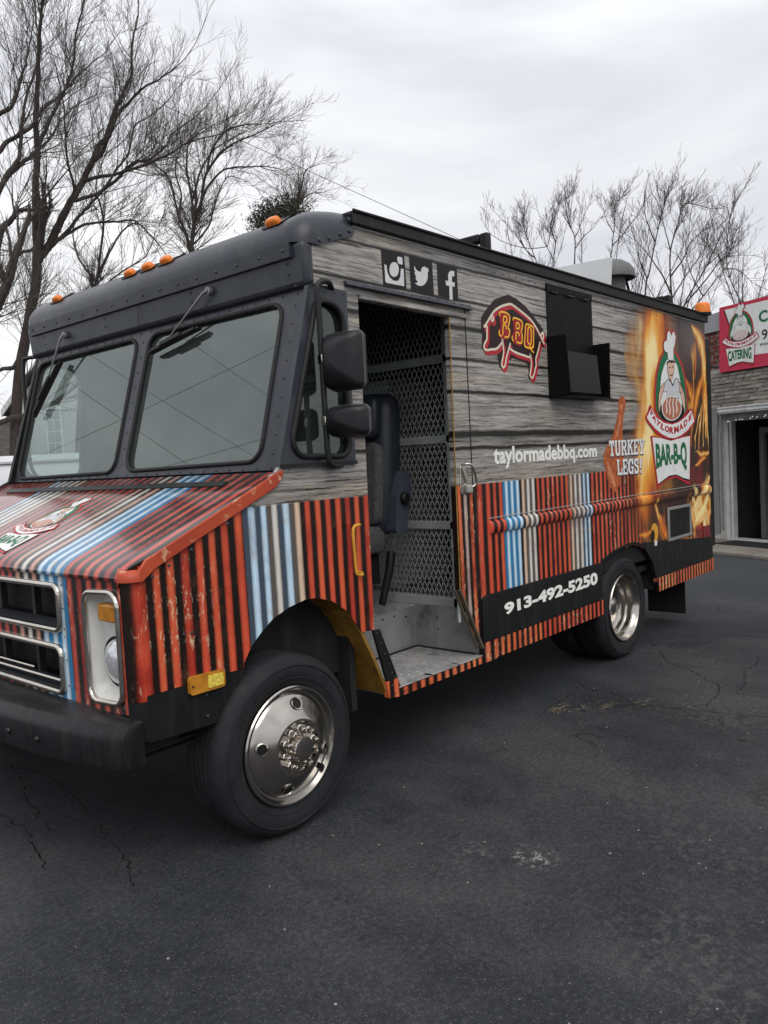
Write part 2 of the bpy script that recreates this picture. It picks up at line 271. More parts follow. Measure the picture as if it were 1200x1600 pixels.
DEC={'logo': {'red': [(3.964, 1.767), (3.971, 1.893), (4.0, 2.02), (4.042, 2.106), (4.093, 2.164), (4.168, 2.223), (4.156, 2.265), (4.175, 2.296), (4.22, 2.314), (4.24, 2.37), (4.274, 2.394), (4.305, 2.39), (4.344, 2.384), (4.391, 2.4), (4.421, 2.38), (4.436, 2.346), (4.423, 2.297), (4.383, 2.245), (4.467, 2.208), (4.55, 2.133), (4.6, 2.045), (4.622, 1.956), (4.634, 1.866), (4.641, 1.775), (4.52, 1.684), (4.287, 1.64), (4.052, 1.692)], 'green': [(3.995, 1.768), (4.0, 1.894), (4.031, 2.017), (4.075, 2.103), (4.131, 2.166), (4.188, 2.212), (4.249, 2.212), (4.245, 2.158), (4.372, 2.165), (4.372, 2.224), (4.447, 2.184), (4.52, 2.118), (4.571, 2.035), (4.593, 1.955), (4.61, 1.865), (4.612, 1.775), (4.498, 1.702), (4.289, 1.666), (4.074, 1.701)], 'white_oval': [(4.047, 1.768), (4.072, 1.896), (4.095, 1.973), (4.121, 2.042), (4.174, 2.109), (4.238, 2.158), (4.377, 2.165), (4.437, 2.113), (4.472, 2.04), (4.491, 1.974), (4.55, 1.918), (4.575, 1.846), (4.568, 1.756), (4.29, 1.684), (4.075, 1.718)], 'hat': [(4.179, 2.228), (4.167, 2.264), (4.19, 2.295), (4.232, 2.303), (4.245, 2.359), (4.278, 2.384), (4.308, 2.376), (4.33, 2.347), (4.355, 2.377), (4.389, 2.383), (4.416, 2.345), (4.4, 2.291), (4.363, 2.243), (4.361, 2.165), (4.299, 2.147), (4.245, 2.158), (4.242, 2.209), (4.203, 2.21)], 'face': [(4.233, 2.14), (4.304, 2.153), (4.373, 2.148), (4.369, 2.088), (4.34, 2.034), (4.296, 1.992), (4.254, 2.02), (4.23, 2.073)], 'shirt': [(4.166, 1.976), (4.249, 2.009), (4.295, 1.98), (4.327, 1.955), (4.351, 1.982), (4.388, 2.021), (4.445, 2.01), (4.499, 1.961), (4.518, 1.908), (4.456, 1.915), (4.452, 1.862), (4.197, 1.856), (4.202, 1.908), (4.143, 1.906)], 'arm_l': [(4.159, 1.974), (4.093, 1.946), (4.05, 1.887), (4.035, 1.802), (4.039, 1.75), (4.069, 1.745), (4.084, 1.837), (4.132, 1.906), (4.146, 1.915)], 'arm_r': [(4.451, 1.999), (4.499, 1.965), (4.551, 1.909), (4.573, 1.846), (4.563, 1.751), (4.529, 1.747), (4.517, 1.827), (4.472, 1.911)], 'plate': [(4.554, 1.76), (4.539, 1.732), (4.499, 1.706), (4.44, 1.686), (4.367, 1.673), (4.289, 1.669), (4.213, 1.673), (4.146, 1.686), (4.094, 1.705), (4.062, 1.729), (4.052, 1.756), (4.066, 1.783), (4.102, 1.807), (4.157, 1.828), (4.226, 1.841), (4.303, 1.847), (4.381, 1.844), (4.451, 1.833), (4.508, 1.814), (4.543, 1.789)], 'rim': [(4.497, 1.784), (4.484, 1.753), (4.452, 1.725), (4.405, 1.703), (4.346, 1.689), (4.283, 1.684), (4.222, 1.688), (4.168, 1.702), (4.127, 1.723), (4.102, 1.75), (4.095, 1.779), (4.106, 1.809), (4.136, 1.836), (4.18, 1.858), (4.236, 1.873), (4.299, 1.879), (4.361, 1.876), (4.417, 1.863), (4.461, 1.842), (4.489, 1.815)], 'ham': [(4.478, 1.784), (4.467, 1.756), (4.438, 1.73), (4.394, 1.71), (4.341, 1.697), (4.284, 1.692), (4.228, 1.697), (4.179, 1.709), (4.141, 1.728), (4.118, 1.752), (4.112, 1.779), (4.122, 1.806), (4.149, 1.831), (4.19, 1.851), (4.241, 1.865), (4.298, 1.871), (4.355, 1.868), (4.406, 1.856), (4.446, 1.837), (4.471, 1.812)], 'ham_s1': [(4.204, 1.852), (4.172, 1.804), (4.186, 1.77), (4.175, 1.74), (4.191, 1.74), (4.204, 1.772), (4.189, 1.804), (4.221, 1.852)], 'ham_s2': [(4.264, 1.862), (4.234, 1.814), (4.248, 1.771), (4.232, 1.731), (4.249, 1.731), (4.268, 1.771), (4.251, 1.814), (4.282, 1.862)], 'ham_s3': [(4.327, 1.866), (4.3, 1.815), (4.315, 1.771), (4.301, 1.71), (4.319, 1.71), (4.335, 1.772), (4.318, 1.815), (4.345, 1.866)], 'ham_s4': [(4.39, 1.86), (4.372, 1.816), (4.388, 1.781), (4.376, 1.746), (4.394, 1.746), (4.409, 1.781), (4.391, 1.816), (4.408, 1.861)], 'ban_red': [(3.885, 1.806), (3.793, 1.71), (3.82, 1.673), (3.917, 1.618), (4.001, 1.58), (4.169, 1.544), (4.324, 1.537), (4.491, 1.557), (4.638, 1.6), (4.779, 1.679), (4.709, 1.791), (4.671, 1.775), (4.546, 1.718), (4.403, 1.678), (4.289, 1.666), (4.115, 1.682), (3.991, 1.724), (3.923, 1.775)], 'ban_white': [(3.897, 1.777), (3.815, 1.708), (3.853, 1.679), (3.959, 1.625), (4.081, 1.583), (4.213, 1.553), (4.324, 1.547), (4.464, 1.568), (4.609, 1.61), (4.757, 1.682), (4.695, 1.77), (4.569, 1.714), (4.426, 1.673), (4.288, 1.654), (4.135, 1.666), (3.99, 1.707)], 'box_red': [(3.877, 1.573), (4.0, 1.565), (4.256, 1.531), (4.51, 1.56), (4.672, 1.567), (4.623, 1.161), (4.493, 1.192), (4.346, 1.236), (4.188, 1.231), (4.078, 1.211), (3.973, 1.166)], 'box_black': [(3.938, 1.564), (4.256, 1.527), (4.644, 1.56), (4.616, 1.189), (4.495, 1.212), (4.351, 1.25), (4.194, 1.246), (3.992, 1.197)], 'box_white': [(3.904, 1.56), (4.041, 1.554), (4.256, 1.527), (4.486, 1.549), (4.656, 1.56), (4.617, 1.206), (4.484, 1.227), (4.348, 1.261), (4.199, 1.258), (3.984, 1.206)], 'eye1': [(4.26, 2.1), (4.287, 2.103), (4.286, 2.094), (4.26, 2.091)], 'eye2': [(4.318, 2.106), (4.346, 2.11), (4.345, 2.101), (4.318, 2.098)], 'mouth': [(4.269, 2.045), (4.295, 2.038), (4.337, 2.052), (4.336, 2.045), (4.295, 2.03), (4.269, 2.038)], 'hair': [(4.205, 2.119), (4.237, 2.14), (4.287, 2.155), (4.326, 2.149), (4.372, 2.158), (4.397, 2.138), (4.37, 2.141), (4.348, 2.141), (4.314, 2.133), (4.286, 2.141), (4.254, 2.131), (4.231, 2.123)], 'collar': [(4.248, 2.005), (4.295, 1.979), (4.327, 1.953), (4.351, 1.981), (4.388, 2.017), (4.374, 2.016), (4.35, 1.989), (4.328, 1.967), (4.304, 1.984), (4.262, 2.007)], 'banner_letters': []}, 'ban_arc': [(3.885, 1.729), (3.937, 1.685), (4.002, 1.648), (4.084, 1.617), (4.171, 1.597), (4.264, 1.584), (4.368, 1.588), (4.472, 1.611), (4.569, 1.643), (4.664, 1.689)], 'ban_top': [(3.906, 1.765), (3.966, 1.721), (4.041, 1.689), (4.124, 1.666), (4.199, 1.652), (4.278, 1.644), (4.369, 1.653), (4.46, 1.673), (4.557, 1.702), (4.669, 1.748)], 'box_text': [(3.975, 1.515), (4.59, 1.521), (4.571, 1.276), (3.957, 1.285), (4.255, 1.295)], 'pig': [(1.997, 2.393), (1.924, 2.373), (1.845, 2.346), (1.802, 2.313), (1.744, 2.269), (1.712, 2.237), (1.708, 2.188), (1.714, 2.14), (1.706, 2.077), (1.727, 2.056), (1.742, 2.038), (1.856, 2.051), (1.861, 2.03), (1.871, 1.981), (1.902, 1.967), (1.938, 1.976), (1.967, 2.021), (2.012, 2.037), (2.115, 2.025), (2.182, 2.009), (2.176, 1.932), (2.198, 1.918), (2.255, 1.939), (2.285, 2.014), (2.301, 2.064), (2.333, 2.115), (2.383, 2.131), (2.397, 2.153), (2.396, 2.186), (2.367, 2.229), (2.305, 2.269), (2.253, 2.304), (2.171, 2.348), (2.083, 2.378)], 'neon': [[(1.731, 2.188), (1.767, 2.217), (1.804, 2.253), (1.84, 2.283), (1.869, 2.299), (1.919, 2.319), (1.967, 2.332), (2.014, 2.341), (2.05, 2.333), (2.093, 2.32), (2.167, 2.296), (2.212, 2.278), (2.249, 2.259), (2.294, 2.223), (2.331, 2.185), (2.349, 2.162), (2.374, 2.141)], [(1.731, 2.188), (1.762, 2.195), (1.759, 2.159), (1.756, 2.125), (1.731, 2.097), (1.725, 2.074), (1.751, 2.065), (1.796, 2.072), (1.844, 2.078), (1.881, 2.098), (1.903, 2.117), (1.912, 2.137), (1.915, 2.11), (1.919, 2.068)], [(1.919, 2.068), (1.907, 2.033), (1.893, 2.001), (1.893, 1.988), (1.91, 1.979), (1.929, 1.995), (1.942, 2.031), (1.959, 2.063), (1.98, 2.099), (1.993, 2.121)], [(1.978, 2.091), (2.015, 2.078), (2.073, 2.066), (2.133, 2.06), (2.194, 2.053), (2.2, 2.078), (2.212, 2.038), (2.21, 2.01), (2.199, 1.973), (2.192, 1.948), (2.214, 1.932), (2.239, 1.959), (2.251, 1.984), (2.265, 2.013), (2.264, 2.045), (2.284, 2.079), (2.305, 2.117), (2.32, 2.153)], [(2.33, 2.181), (2.341, 2.198), (2.359, 2.21), (2.365, 2.192), (2.355, 2.17), (2.338, 2.175)], [(1.803, 2.249), (1.824, 2.253), (1.83, 2.238), (1.816, 2.228), (1.806, 2.238), (1.81, 2.246)]], 'neon_y': [[(1.897, 2.262), (1.891, 2.273), (1.906, 2.286), (1.959, 2.287), (1.991, 2.275), (1.994, 2.248), (1.979, 2.215), (1.974, 2.2), (1.988, 2.197), (1.984, 2.169), (1.97, 2.153), (1.934, 2.15)], [(1.927, 2.242), (1.936, 2.262), (1.958, 2.266), (1.967, 2.249), (1.955, 2.233), (1.93, 2.23), (1.927, 2.242)], [(1.917, 2.16), (1.925, 2.215), (1.95, 2.213), (1.956, 2.194)], [(1.884, 2.184), (1.878, 2.165), (1.889, 2.154), (1.906, 2.154)], [(2.029, 2.251), (2.037, 2.266), (2.089, 2.263), (2.125, 2.252), (2.127, 2.225), (2.113, 2.196), (2.12, 2.18), (2.117, 2.14), (2.093, 2.127), (2.056, 2.132)], [(2.059, 2.219), (2.065, 2.239), (2.087, 2.239), (2.097, 2.226), (2.085, 2.209), (2.059, 2.211)], [(2.05, 2.143), (2.056, 2.183), (2.082, 2.183), (2.089, 2.166)], [(2.015, 2.164), (2.011, 2.144), (2.027, 2.134)], [(2.162, 2.232), (2.178, 2.244), (2.239, 2.234), (2.25, 2.223), (2.243, 2.133), (2.237, 2.109)], [(2.162, 2.232), (2.149, 2.167), (2.141, 2.118), (2.175, 2.107), (2.202, 2.11)], [(2.177, 2.137), (2.187, 2.214), (2.2, 2.227), (2.222, 2.213), (2.216, 2.144), (2.2, 2.128), (2.181, 2.135)], [(2.175, 2.107), (2.207, 2.106), (2.228, 2.112), (2.24, 2.127)], [(2.2, 2.13), (2.211, 2.101), (2.241, 2.081)]], 'neon_red': [[(1.91, 2.286), (1.974, 2.289), (2.009, 2.273), (1.998, 2.233), (1.981, 2.2), (2.002, 2.194), (1.992, 2.154), (1.962, 2.137), (1.905, 2.136), (1.878, 2.149), (1.884, 2.184), (1.9, 2.205), (1.89, 2.261)], [(2.045, 2.264), (2.118, 2.259), (2.144, 2.242), (2.133, 2.205), (2.12, 2.188), (2.134, 2.173), (2.123, 2.125), (2.091, 2.109), (2.026, 2.122), (2.006, 2.144), (2.015, 2.172), (2.035, 2.189), (2.029, 2.251)], [(2.17, 2.236), (2.247, 2.231), (2.261, 2.216), (2.251, 2.134), (2.236, 2.092), (2.189, 2.093), (2.145, 2.115), (2.14, 2.146), (2.152, 2.211)]], 'icons': [[(0.913, 2.472), (0.919, 2.478), (1.074, 2.476), (1.083, 2.47), (1.088, 2.324), (1.082, 2.306), (1.073, 2.307), (0.929, 2.305), (0.918, 2.313)], [(1.119, 2.476), (1.3, 2.474), (1.304, 2.306), (1.121, 2.306)], [(1.338, 2.476), (1.509, 2.474), (1.51, 2.304), (1.339, 2.31)]], 'icon_w': [[(0.932, 2.408), (0.947, 2.406), (0.952, 2.372), (0.967, 2.352), (0.997, 2.341), (1.028, 2.344), (1.044, 2.365), (1.052, 2.405), (1.073, 2.406), (1.07, 2.324), (0.942, 2.324), (0.933, 2.33)], [(1.035, 2.398), (1.032, 2.387), (1.027, 2.376), (1.018, 2.367), (1.008, 2.361), (0.997, 2.358), (0.986, 2.358), (0.977, 2.362), (0.97, 2.368), (0.966, 2.377), (0.965, 2.388), (0.967, 2.399), (0.973, 2.41), (0.981, 2.419), (0.992, 2.425), (1.003, 2.428), (1.013, 2.428), (1.023, 2.424), (1.03, 2.418), (1.034, 2.409)], [(1.028, 2.453), (1.034, 2.459), (1.06, 2.459), (1.067, 2.456), (1.067, 2.428), (1.058, 2.424), (1.037, 2.426), (1.03, 2.431)], [(1.155, 2.434), (1.166, 2.418), (1.182, 2.411), (1.206, 2.41), (1.209, 2.424), (1.221, 2.437), (1.239, 2.441), (1.252, 2.436), (1.268, 2.437), (1.263, 2.428), (1.271, 2.424), (1.259, 2.416), (1.259, 2.393), (1.25, 2.373), (1.235, 2.357), (1.217, 2.346), (1.2, 2.341), (1.177, 2.341), (1.153, 2.349), (1.178, 2.356), (1.169, 2.365), (1.158, 2.374), (1.167, 2.377), (1.161, 2.387), (1.154, 2.4), (1.16, 2.405), (1.153, 2.418)], [(1.405, 2.395), (1.429, 2.394), (1.429, 2.425), (1.438, 2.441), (1.455, 2.45), (1.485, 2.452), (1.483, 2.425), (1.466, 2.425), (1.462, 2.416), (1.46, 2.394), (1.484, 2.394), (1.482, 2.372), (1.461, 2.372), (1.459, 2.302), (1.433, 2.302), (1.435, 2.371), (1.408, 2.371)]], 'leg': [(3.417, 1.858), (3.371, 1.839), (3.351, 1.802), (3.356, 1.76), (3.315, 1.682), (3.275, 1.613), (3.227, 1.559), (3.165, 1.515), (3.11, 1.463), (3.092, 1.403), (3.127, 1.356), (3.147, 1.287), (3.176, 1.232), (3.259, 1.192), (3.314, 1.223), (3.357, 1.276), (3.391, 1.345), (3.427, 1.406), (3.425, 1.501), (3.407, 1.564), (3.412, 1.627), (3.427, 1.706), (3.459, 1.769), (3.48, 1.808), (3.453, 1.849)], 'leg_hi': [[(3.381, 1.737), (3.349, 1.666), (3.309, 1.605), (3.288, 1.566), (3.324, 1.573), (3.365, 1.643), (3.391, 1.705)], [(3.148, 1.409), (3.159, 1.332), (3.196, 1.269), (3.244, 1.22), (3.28, 1.241), (3.226, 1.321), (3.188, 1.384)], [(3.377, 1.799), (3.371, 1.764), (3.419, 1.76), (3.431, 1.8)]]}
TREES={'A': [(0.15, 0.11, [(5.62, 14.58, 1.22), (5.7, 14.5, 2.29), (5.75, 14.43, 3.01), (5.84, 14.33, 3.8), (5.95, 14.21, 4.4), (6.04, 14.1, 4.92), (6.16, 13.98, 5.56), (6.2, 13.92, 6.12)]), (0.1, 0.02, [(6.2, 13.92, 6.11), (6.24, 13.88, 6.73), (6.31, 13.8, 7.53), (6.4, 13.7, 8.07), (6.45, 13.64, 8.64), (6.53, 13.55, 9.27), (6.65, 13.42, 9.89), (6.75, 13.3, 10.36), (6.86, 13.18, 10.82), (6.93, 13.1, 11.31)]), (0.11, 0.02, [(6.21, 13.91, 5.95), (6.34, 13.77, 6.2), (6.49, 13.59, 6.71), (6.63, 13.45, 7.12), (6.82, 13.22, 7.58), (7.02, 12.99, 8.08), (7.13, 12.88, 8.43), (7.25, 12.74, 8.7), (7.34, 12.64, 9.2), (7.45, 12.51, 9.61), (7.58, 12.36, 10.13), (7.59, 12.35, 10.6), (7.65, 12.29, 11.07)]), (0.06, 0.012, [(7.02, 12.99, 8.08), (7.21, 12.79, 8.26), (7.35, 12.63, 8.47), (7.52, 12.44, 8.84), (7.7, 12.23, 9.05), (7.93, 11.97, 9.29), (8.17, 11.7, 9.36), (8.49, 11.34, 9.59)]), (0.05, 0.012, [(6.7, 13.37, 7.21), (6.99, 13.04, 7.35), (7.29, 12.7, 7.68), (7.52, 12.43, 8.01), (7.77, 12.15, 8.18), (7.98, 11.91, 8.55), (8.04, 11.85, 8.8), (8.41, 11.43, 9.25)]), (0.05, 0.012, [(6.91, 13.12, 7.64), (7.18, 12.82, 7.76), (7.49, 12.47, 7.82), (7.76, 12.17, 7.9), (8.09, 11.79, 8.03), (8.42, 11.41, 8.23), (8.71, 11.09, 8.27)]), (0.05, 0.012, [(6.41, 13.69, 8.16), (6.55, 13.54, 8.5), (6.71, 13.35, 8.81), (6.88, 13.15, 9.18), (7.06, 12.96, 9.61), (7.15, 12.85, 10.14), (7.28, 12.71, 10.54), (7.45, 12.51, 10.93)]), (0.05, 0.012, [(6.35, 13.76, 6.07), (6.59, 13.49, 6.38), (6.85, 13.19, 6.78), (7.11, 12.9, 7.21), (7.35, 12.62, 7.67), (7.54, 12.41, 8.04), (7.63, 12.3, 8.55), (7.86, 12.05, 8.75)]), (0.04, 0.01, [(6.67, 13.39, 7.18), (6.74, 13.32, 7.56), (6.68, 13.38, 8.14), (6.72, 13.34, 8.74), (6.74, 13.32, 9.25), (6.72, 13.34, 9.79)]), (0.05, 0.012, [(6.22, 13.91, 6.41), (6.14, 13.99, 6.22), (5.96, 14.2, 6.1), (5.81, 14.37, 5.79), (5.51, 14.71, 5.16)]), (0.04, 0.01, [(6.72, 13.34, 6.04), (6.94, 13.09, 6.38), (7.12, 12.88, 6.56), (7.39, 12.58, 6.64), (7.59, 12.36, 6.67), (7.77, 12.15, 6.38), (7.91, 11.99, 6.08)]), (0.07, 0.03, [(5.84, 14.33, 4.01), (5.76, 14.42, 3.86), (5.57, 14.64, 3.8), (5.2, 15.05, 3.67)]), (0.07, 0.03, [(5.79, 14.39, 3.35), (5.95, 14.2, 3.61), (6.1, 14.04, 3.79), (6.25, 13.87, 4.11)]), (0.075, 0.04, [(5.51, 13.95, 2.72), (5.64, 13.81, 2.78), (5.83, 13.59, 2.89), (6.04, 13.36, 3.03), (6.36, 12.99, 3.36)]), (0.08, 0.05, [(5.54, 13.92, 2.91), (5.37, 14.11, 2.73), (5.2, 14.31, 2.63), (4.76, 14.8, 2.59)])], 'A2': [(0.16, 0.1, [(4.08, 13.3, 1.31), (4.27, 13.08, 3.3), (4.48, 12.85, 4.22), (4.7, 12.61, 4.66), (4.86, 12.42, 5.11)]), (0.09, 0.015, [(4.61, 12.7, 4.44), (4.81, 12.48, 5.92), (4.94, 12.33, 6.2), (5.05, 12.21, 6.39), (5.27, 11.96, 6.48), (5.5, 11.7, 6.89)]), (0.09, 0.015, [(4.86, 12.42, 5.11), (4.72, 12.59, 5.58), (4.73, 12.57, 6.44), (4.88, 12.41, 7.05), (5.06, 12.19, 7.35), (5.19, 12.05, 7.57), (5.38, 11.83, 7.92), (5.52, 11.67, 8.35)]), (0.07, 0.012, [(4.73, 12.57, 6.44), (4.73, 12.56, 7.29), (4.91, 12.36, 7.73), (5.18, 12.06, 8.02), (5.33, 11.89, 8.4), (5.6, 11.58, 8.77), (5.79, 11.37, 9.17)]), (0.06, 0.012, [(4.73, 12.56, 7.29), (4.82, 12.47, 8.13), (5.03, 12.23, 8.39), (5.15, 12.1, 8.89), (5.25, 11.98, 9.35), (5.3, 11.93, 9.87)]), (0.06, 0.012, [(4.88, 12.41, 7.05), (4.96, 12.3, 7.27), (5.08, 12.18, 7.55), (5.12, 12.13, 8.11), (5.23, 12.0, 8.66), (5.38, 11.84, 9.2), (5.42, 11.78, 9.75)])], 'B': [(0.1, 0.07, [(13.6, 19.15, 6.87), (13.72, 19.0, 7.86), (13.78, 18.94, 8.59), (13.86, 18.85, 9.3)]), (0.07, 0.012, [(13.86, 18.85, 9.3), (14.07, 18.61, 9.94), (14.24, 18.42, 10.72), (14.67, 17.94, 11.34), (15.21, 17.32, 11.62), (15.71, 16.76, 11.85)]), (0.06, 0.012, [(13.85, 18.86, 9.27), (13.82, 18.89, 9.96), (13.75, 18.97, 11.02), (13.8, 18.92, 11.86), (14.09, 18.59, 12.3), (14.5, 18.12, 12.72)]), (0.05, 0.01, [(13.83, 18.88, 9.96), (14.02, 18.67, 10.87), (14.28, 18.38, 11.57), (14.56, 18.06, 11.94), (15.02, 17.54, 12.42)]), (0.05, 0.01, [(14.07, 18.61, 9.94), (14.31, 18.34, 10.45), (14.6, 18.02, 10.82), (15.04, 17.51, 10.85), (15.57, 16.91, 10.75), (15.83, 16.62, 10.59)]), (0.05, 0.01, [(14.24, 18.42, 10.72), (14.36, 18.29, 11.36), (14.69, 17.91, 11.93), (15.1, 17.45, 12.09), (15.49, 17.0, 12.06)]), (0.06, 0.012, [(13.64, 19.1, 8.26), (13.61, 19.13, 8.79), (13.5, 19.26, 9.6), (13.33, 19.45, 10.73), (13.02, 19.81, 11.21), (12.67, 20.2, 11.37)]), (0.04, 0.01, [(13.5, 19.26, 9.6), (13.57, 19.18, 10.25), (13.45, 19.31, 11.04), (13.59, 19.16, 12.01), (13.44, 19.32, 12.74)]), (0.04, 0.01, [(13.96, 18.73, 8.57), (14.26, 18.4, 9.14), (14.42, 18.21, 9.92), (14.63, 17.98, 10.43), (14.85, 17.73, 10.41)])], 'C': [(0.08, 0.05, [(19.99, 20.98, 9.11), (20.11, 20.84, 11.06), (20.17, 20.77, 11.62)]), (0.05, 0.01, [(20.18, 20.77, 11.62), (20.31, 20.61, 12.26), (20.44, 20.46, 12.81), (20.67, 20.21, 12.96)]), (0.04, 0.01, [(20.17, 20.77, 11.54), (20.52, 20.38, 11.92), (20.9, 19.94, 11.97)]), (0.04, 0.01, [(20.14, 20.8, 11.54), (19.91, 21.06, 11.97), (19.82, 21.17, 12.38)])], 'D': [(0.07, 0.04, [(10.05, 20.14, 2.34), (10.43, 19.71, 6.05), (10.67, 19.44, 7.15)]), (0.05, 0.01, [(10.67, 19.44, 7.15), (10.93, 19.15, 7.86), (11.24, 18.8, 8.57), (11.56, 18.44, 8.82), (11.84, 18.11, 8.34)]), (0.05, 0.01, [(10.67, 19.44, 7.15), (10.94, 19.14, 8.78), (10.92, 19.16, 9.69), (11.27, 18.76, 10.57)]), (0.04, 0.01, [(10.52, 19.61, 6.6), (11.11, 18.94, 7.29), (11.69, 18.28, 7.8), (11.97, 17.96, 8.51)]), (0.04, 0.01, [(10.67, 19.44, 7.15), (10.34, 19.82, 7.91), (10.26, 19.9, 8.83), (10.55, 19.57, 9.72)])], 'R1': [(0.06, 0.012, [(23.6, 10.85, 7.14), (23.61, 10.85, 7.91), (23.63, 10.82, 8.68), (23.52, 10.94, 9.12), (23.45, 11.02, 9.81), (23.58, 10.88, 10.22)]), (0.04, 0.01, [(23.62, 10.83, 8.25), (23.83, 10.6, 8.67), (24.07, 10.32, 8.99), (24.31, 10.05, 9.4)]), (0.035, 0.01, [(23.63, 10.82, 8.68), (23.79, 10.65, 9.18), (23.97, 10.43, 9.77)])], 'R2': [(0.06, 0.012, [(26.31, 10.81, 7.66), (26.34, 10.77, 8.67), (26.43, 10.68, 9.58), (26.44, 10.66, 10.22), (26.7, 10.37, 10.74)]), (0.04, 0.01, [(26.36, 10.76, 8.76), (26.67, 10.41, 9.28), (26.99, 10.04, 9.9), (27.19, 9.82, 10.34)]), (0.035, 0.01, [(26.4, 10.71, 9.31), (26.25, 10.88, 9.87), (26.2, 10.94, 10.33)])], 'R3': [(0.06, 0.012, [(23.69, 12.27, 7.23), (23.65, 12.31, 8.03), (23.54, 12.43, 8.57), (23.38, 12.61, 9.3), (23.37, 12.63, 9.83)]), (0.04, 0.01, [(23.6, 12.37, 8.3), (23.31, 12.69, 8.86), (23.27, 12.74, 9.48)]), (0.03, 0.01, [(23.29, 12.72, 8.06), (23.3, 12.7, 8.59), (23.17, 12.85, 9.14), (22.94, 13.11, 9.6)])], 'R4': [(0.05, 0.012, [(24.02, 11.89, 7.2), (24.01, 11.9, 8.09), (24.09, 11.81, 8.8), (23.99, 11.93, 9.43), (24.22, 11.67, 10.2)]), (0.035, 0.01, [(24.03, 11.88, 8.18), (23.85, 12.08, 8.99), (23.82, 12.12, 9.79)]), (0.03, 0.01, [(22.63, 13.46, 8.02), (22.59, 13.51, 8.65), (22.48, 13.63, 9.28), (22.47, 13.65, 9.68)]), (0.03, 0.01, [(22.84, 13.23, 8.01), (22.83, 13.24, 8.63), (22.87, 13.19, 9.07), (22.97, 13.07, 9.64)])], 'R5': [(0.09, 0.015, [(24.8, 7.99, 5.26), (24.8, 7.99, 6.02), (24.77, 8.02, 6.85), (24.79, 8.0, 7.85), (24.98, 7.79, 8.74), (25.1, 7.65, 9.31), (25.38, 7.33, 9.29)]), (0.06, 0.012, [(24.77, 8.03, 6.44), (24.56, 8.26, 7.29), (24.35, 8.5, 7.97), (24.08, 8.8, 8.48)]), (0.06, 0.012, [(24.81, 7.98, 7.02), (25.07, 7.69, 7.58), (25.25, 7.48, 8.14), (25.59, 7.09, 8.61)]), (0.05, 0.01, [(24.77, 8.02, 6.27), (25.12, 7.63, 7.08), (25.46, 7.24, 7.71), (25.81, 6.84, 8.51)]), (0.045, 0.01, [(24.79, 8.0, 7.85), (24.64, 8.17, 8.6), (24.55, 8.28, 9.27)])], 'R6': [(0.07, 0.012, [(23.23, 8.26, 5.82), (23.36, 8.11, 7.09), (23.55, 7.9, 8.27), (23.67, 7.76, 8.89), (23.84, 7.56, 9.59)]), (0.045, 0.01, [(23.33, 8.14, 6.77), (23.15, 8.34, 7.35), (23.06, 8.45, 7.91)]), (0.045, 0.01, [(23.49, 7.97, 7.88), (23.28, 8.19, 8.53), (23.19, 8.3, 9.09)])], 'R7': [(0.07, 0.012, [(21.88, 6.77, 4.99), (21.99, 6.64, 5.43), (22.5, 6.06, 6.28), (22.76, 5.77, 6.77), (22.96, 5.54, 6.98), (23.02, 5.48, 7.49)]), (0.05, 0.012, [(22.47, 6.09, 4.79), (22.48, 6.08, 5.39), (22.62, 5.93, 6.05), (22.75, 5.77, 6.55), (22.42, 6.16, 7.17)]), (0.05, 0.012, [(22.92, 5.58, 4.76), (22.93, 5.57, 5.5), (23.15, 5.33, 6.37), (23.26, 5.2, 6.95), (23.47, 4.97, 7.6), (23.57, 4.85, 8.1)]), (0.04, 0.01, [(23.15, 5.33, 6.37), (23.4, 5.04, 6.65), (23.65, 4.76, 6.92)]), (0.04, 0.01, [(22.7, 5.83, 6.48), (23.0, 5.5, 6.38), (23.29, 5.17, 5.92)]), (0.04, 0.01, [(22.54, 6.02, 5.68), (22.3, 6.29, 6.37), (22.21, 6.39, 6.89)])]}
CRACKS=[[(2.028, -0.122), (2.117, -0.176), (2.185, -0.242), (2.275, -0.318), (2.311, -0.4), (2.425, -0.563), (2.452, -0.72), (2.498, -0.882), (2.522, -1.046), (2.578, -1.258)], [(2.631, -0.003), (2.552, -0.115), (2.532, -0.274), (2.485, -0.38), (2.424, -0.489)], [(3.554, -0.17), (3.426, -0.262), (3.356, -0.342), (3.311, -0.411), (3.236, -0.514), (3.107, -0.644), (3.02, -0.743), (2.87, -0.8), (2.71, -0.822), (2.573, -0.834)], [(3.816, -0.749), (3.613, -0.796), (3.441, -0.778), (3.18, -0.853), (3.033, -0.883), (2.927, -0.895)], [(4.693, 0.058), (4.723, -0.086), (4.69, -0.261), (4.686, -0.407), (4.654, -0.571), (4.659, -0.651)], [(4.111, 0.044), (4.031, -0.076), (3.998, -0.273), (4.235, -0.328), (4.37, -0.38), (4.34, -0.459), (4.42, -0.503), (4.401, -0.643)], [(2.887, -0.865), (2.909, -0.953), (2.91, -1.047), (2.918, -1.095)], [(4.059, 0.143), (3.56, -0.181)], [(-0.299, 2.026), (-0.251, 1.823), (-0.174, 1.552), (-0.208, 1.155), (-0.282, 0.84)], [(-0.175, 1.921), (-0.26, 1.578), (-0.379, 1.216), (-0.462, 0.831)], [(-0.316, 0.725), (-0.39, 0.393), (-0.514, 0.12)], [(-0.512, 1.35), (-0.528, 0.926), (-0.637, 0.527)]]

# parts keep world coordinates: undo the root's offset once
_build0 = MB.build
def _build(s, name, m, parent=None, **kw):
    o = _build0(s, name, m, parent, **kw)
    if parent is not None and parent.type == 'EMPTY': o.matrix_parent_inverse = Matrix.Translation(-parent.location)
    return o
MB.build = _build

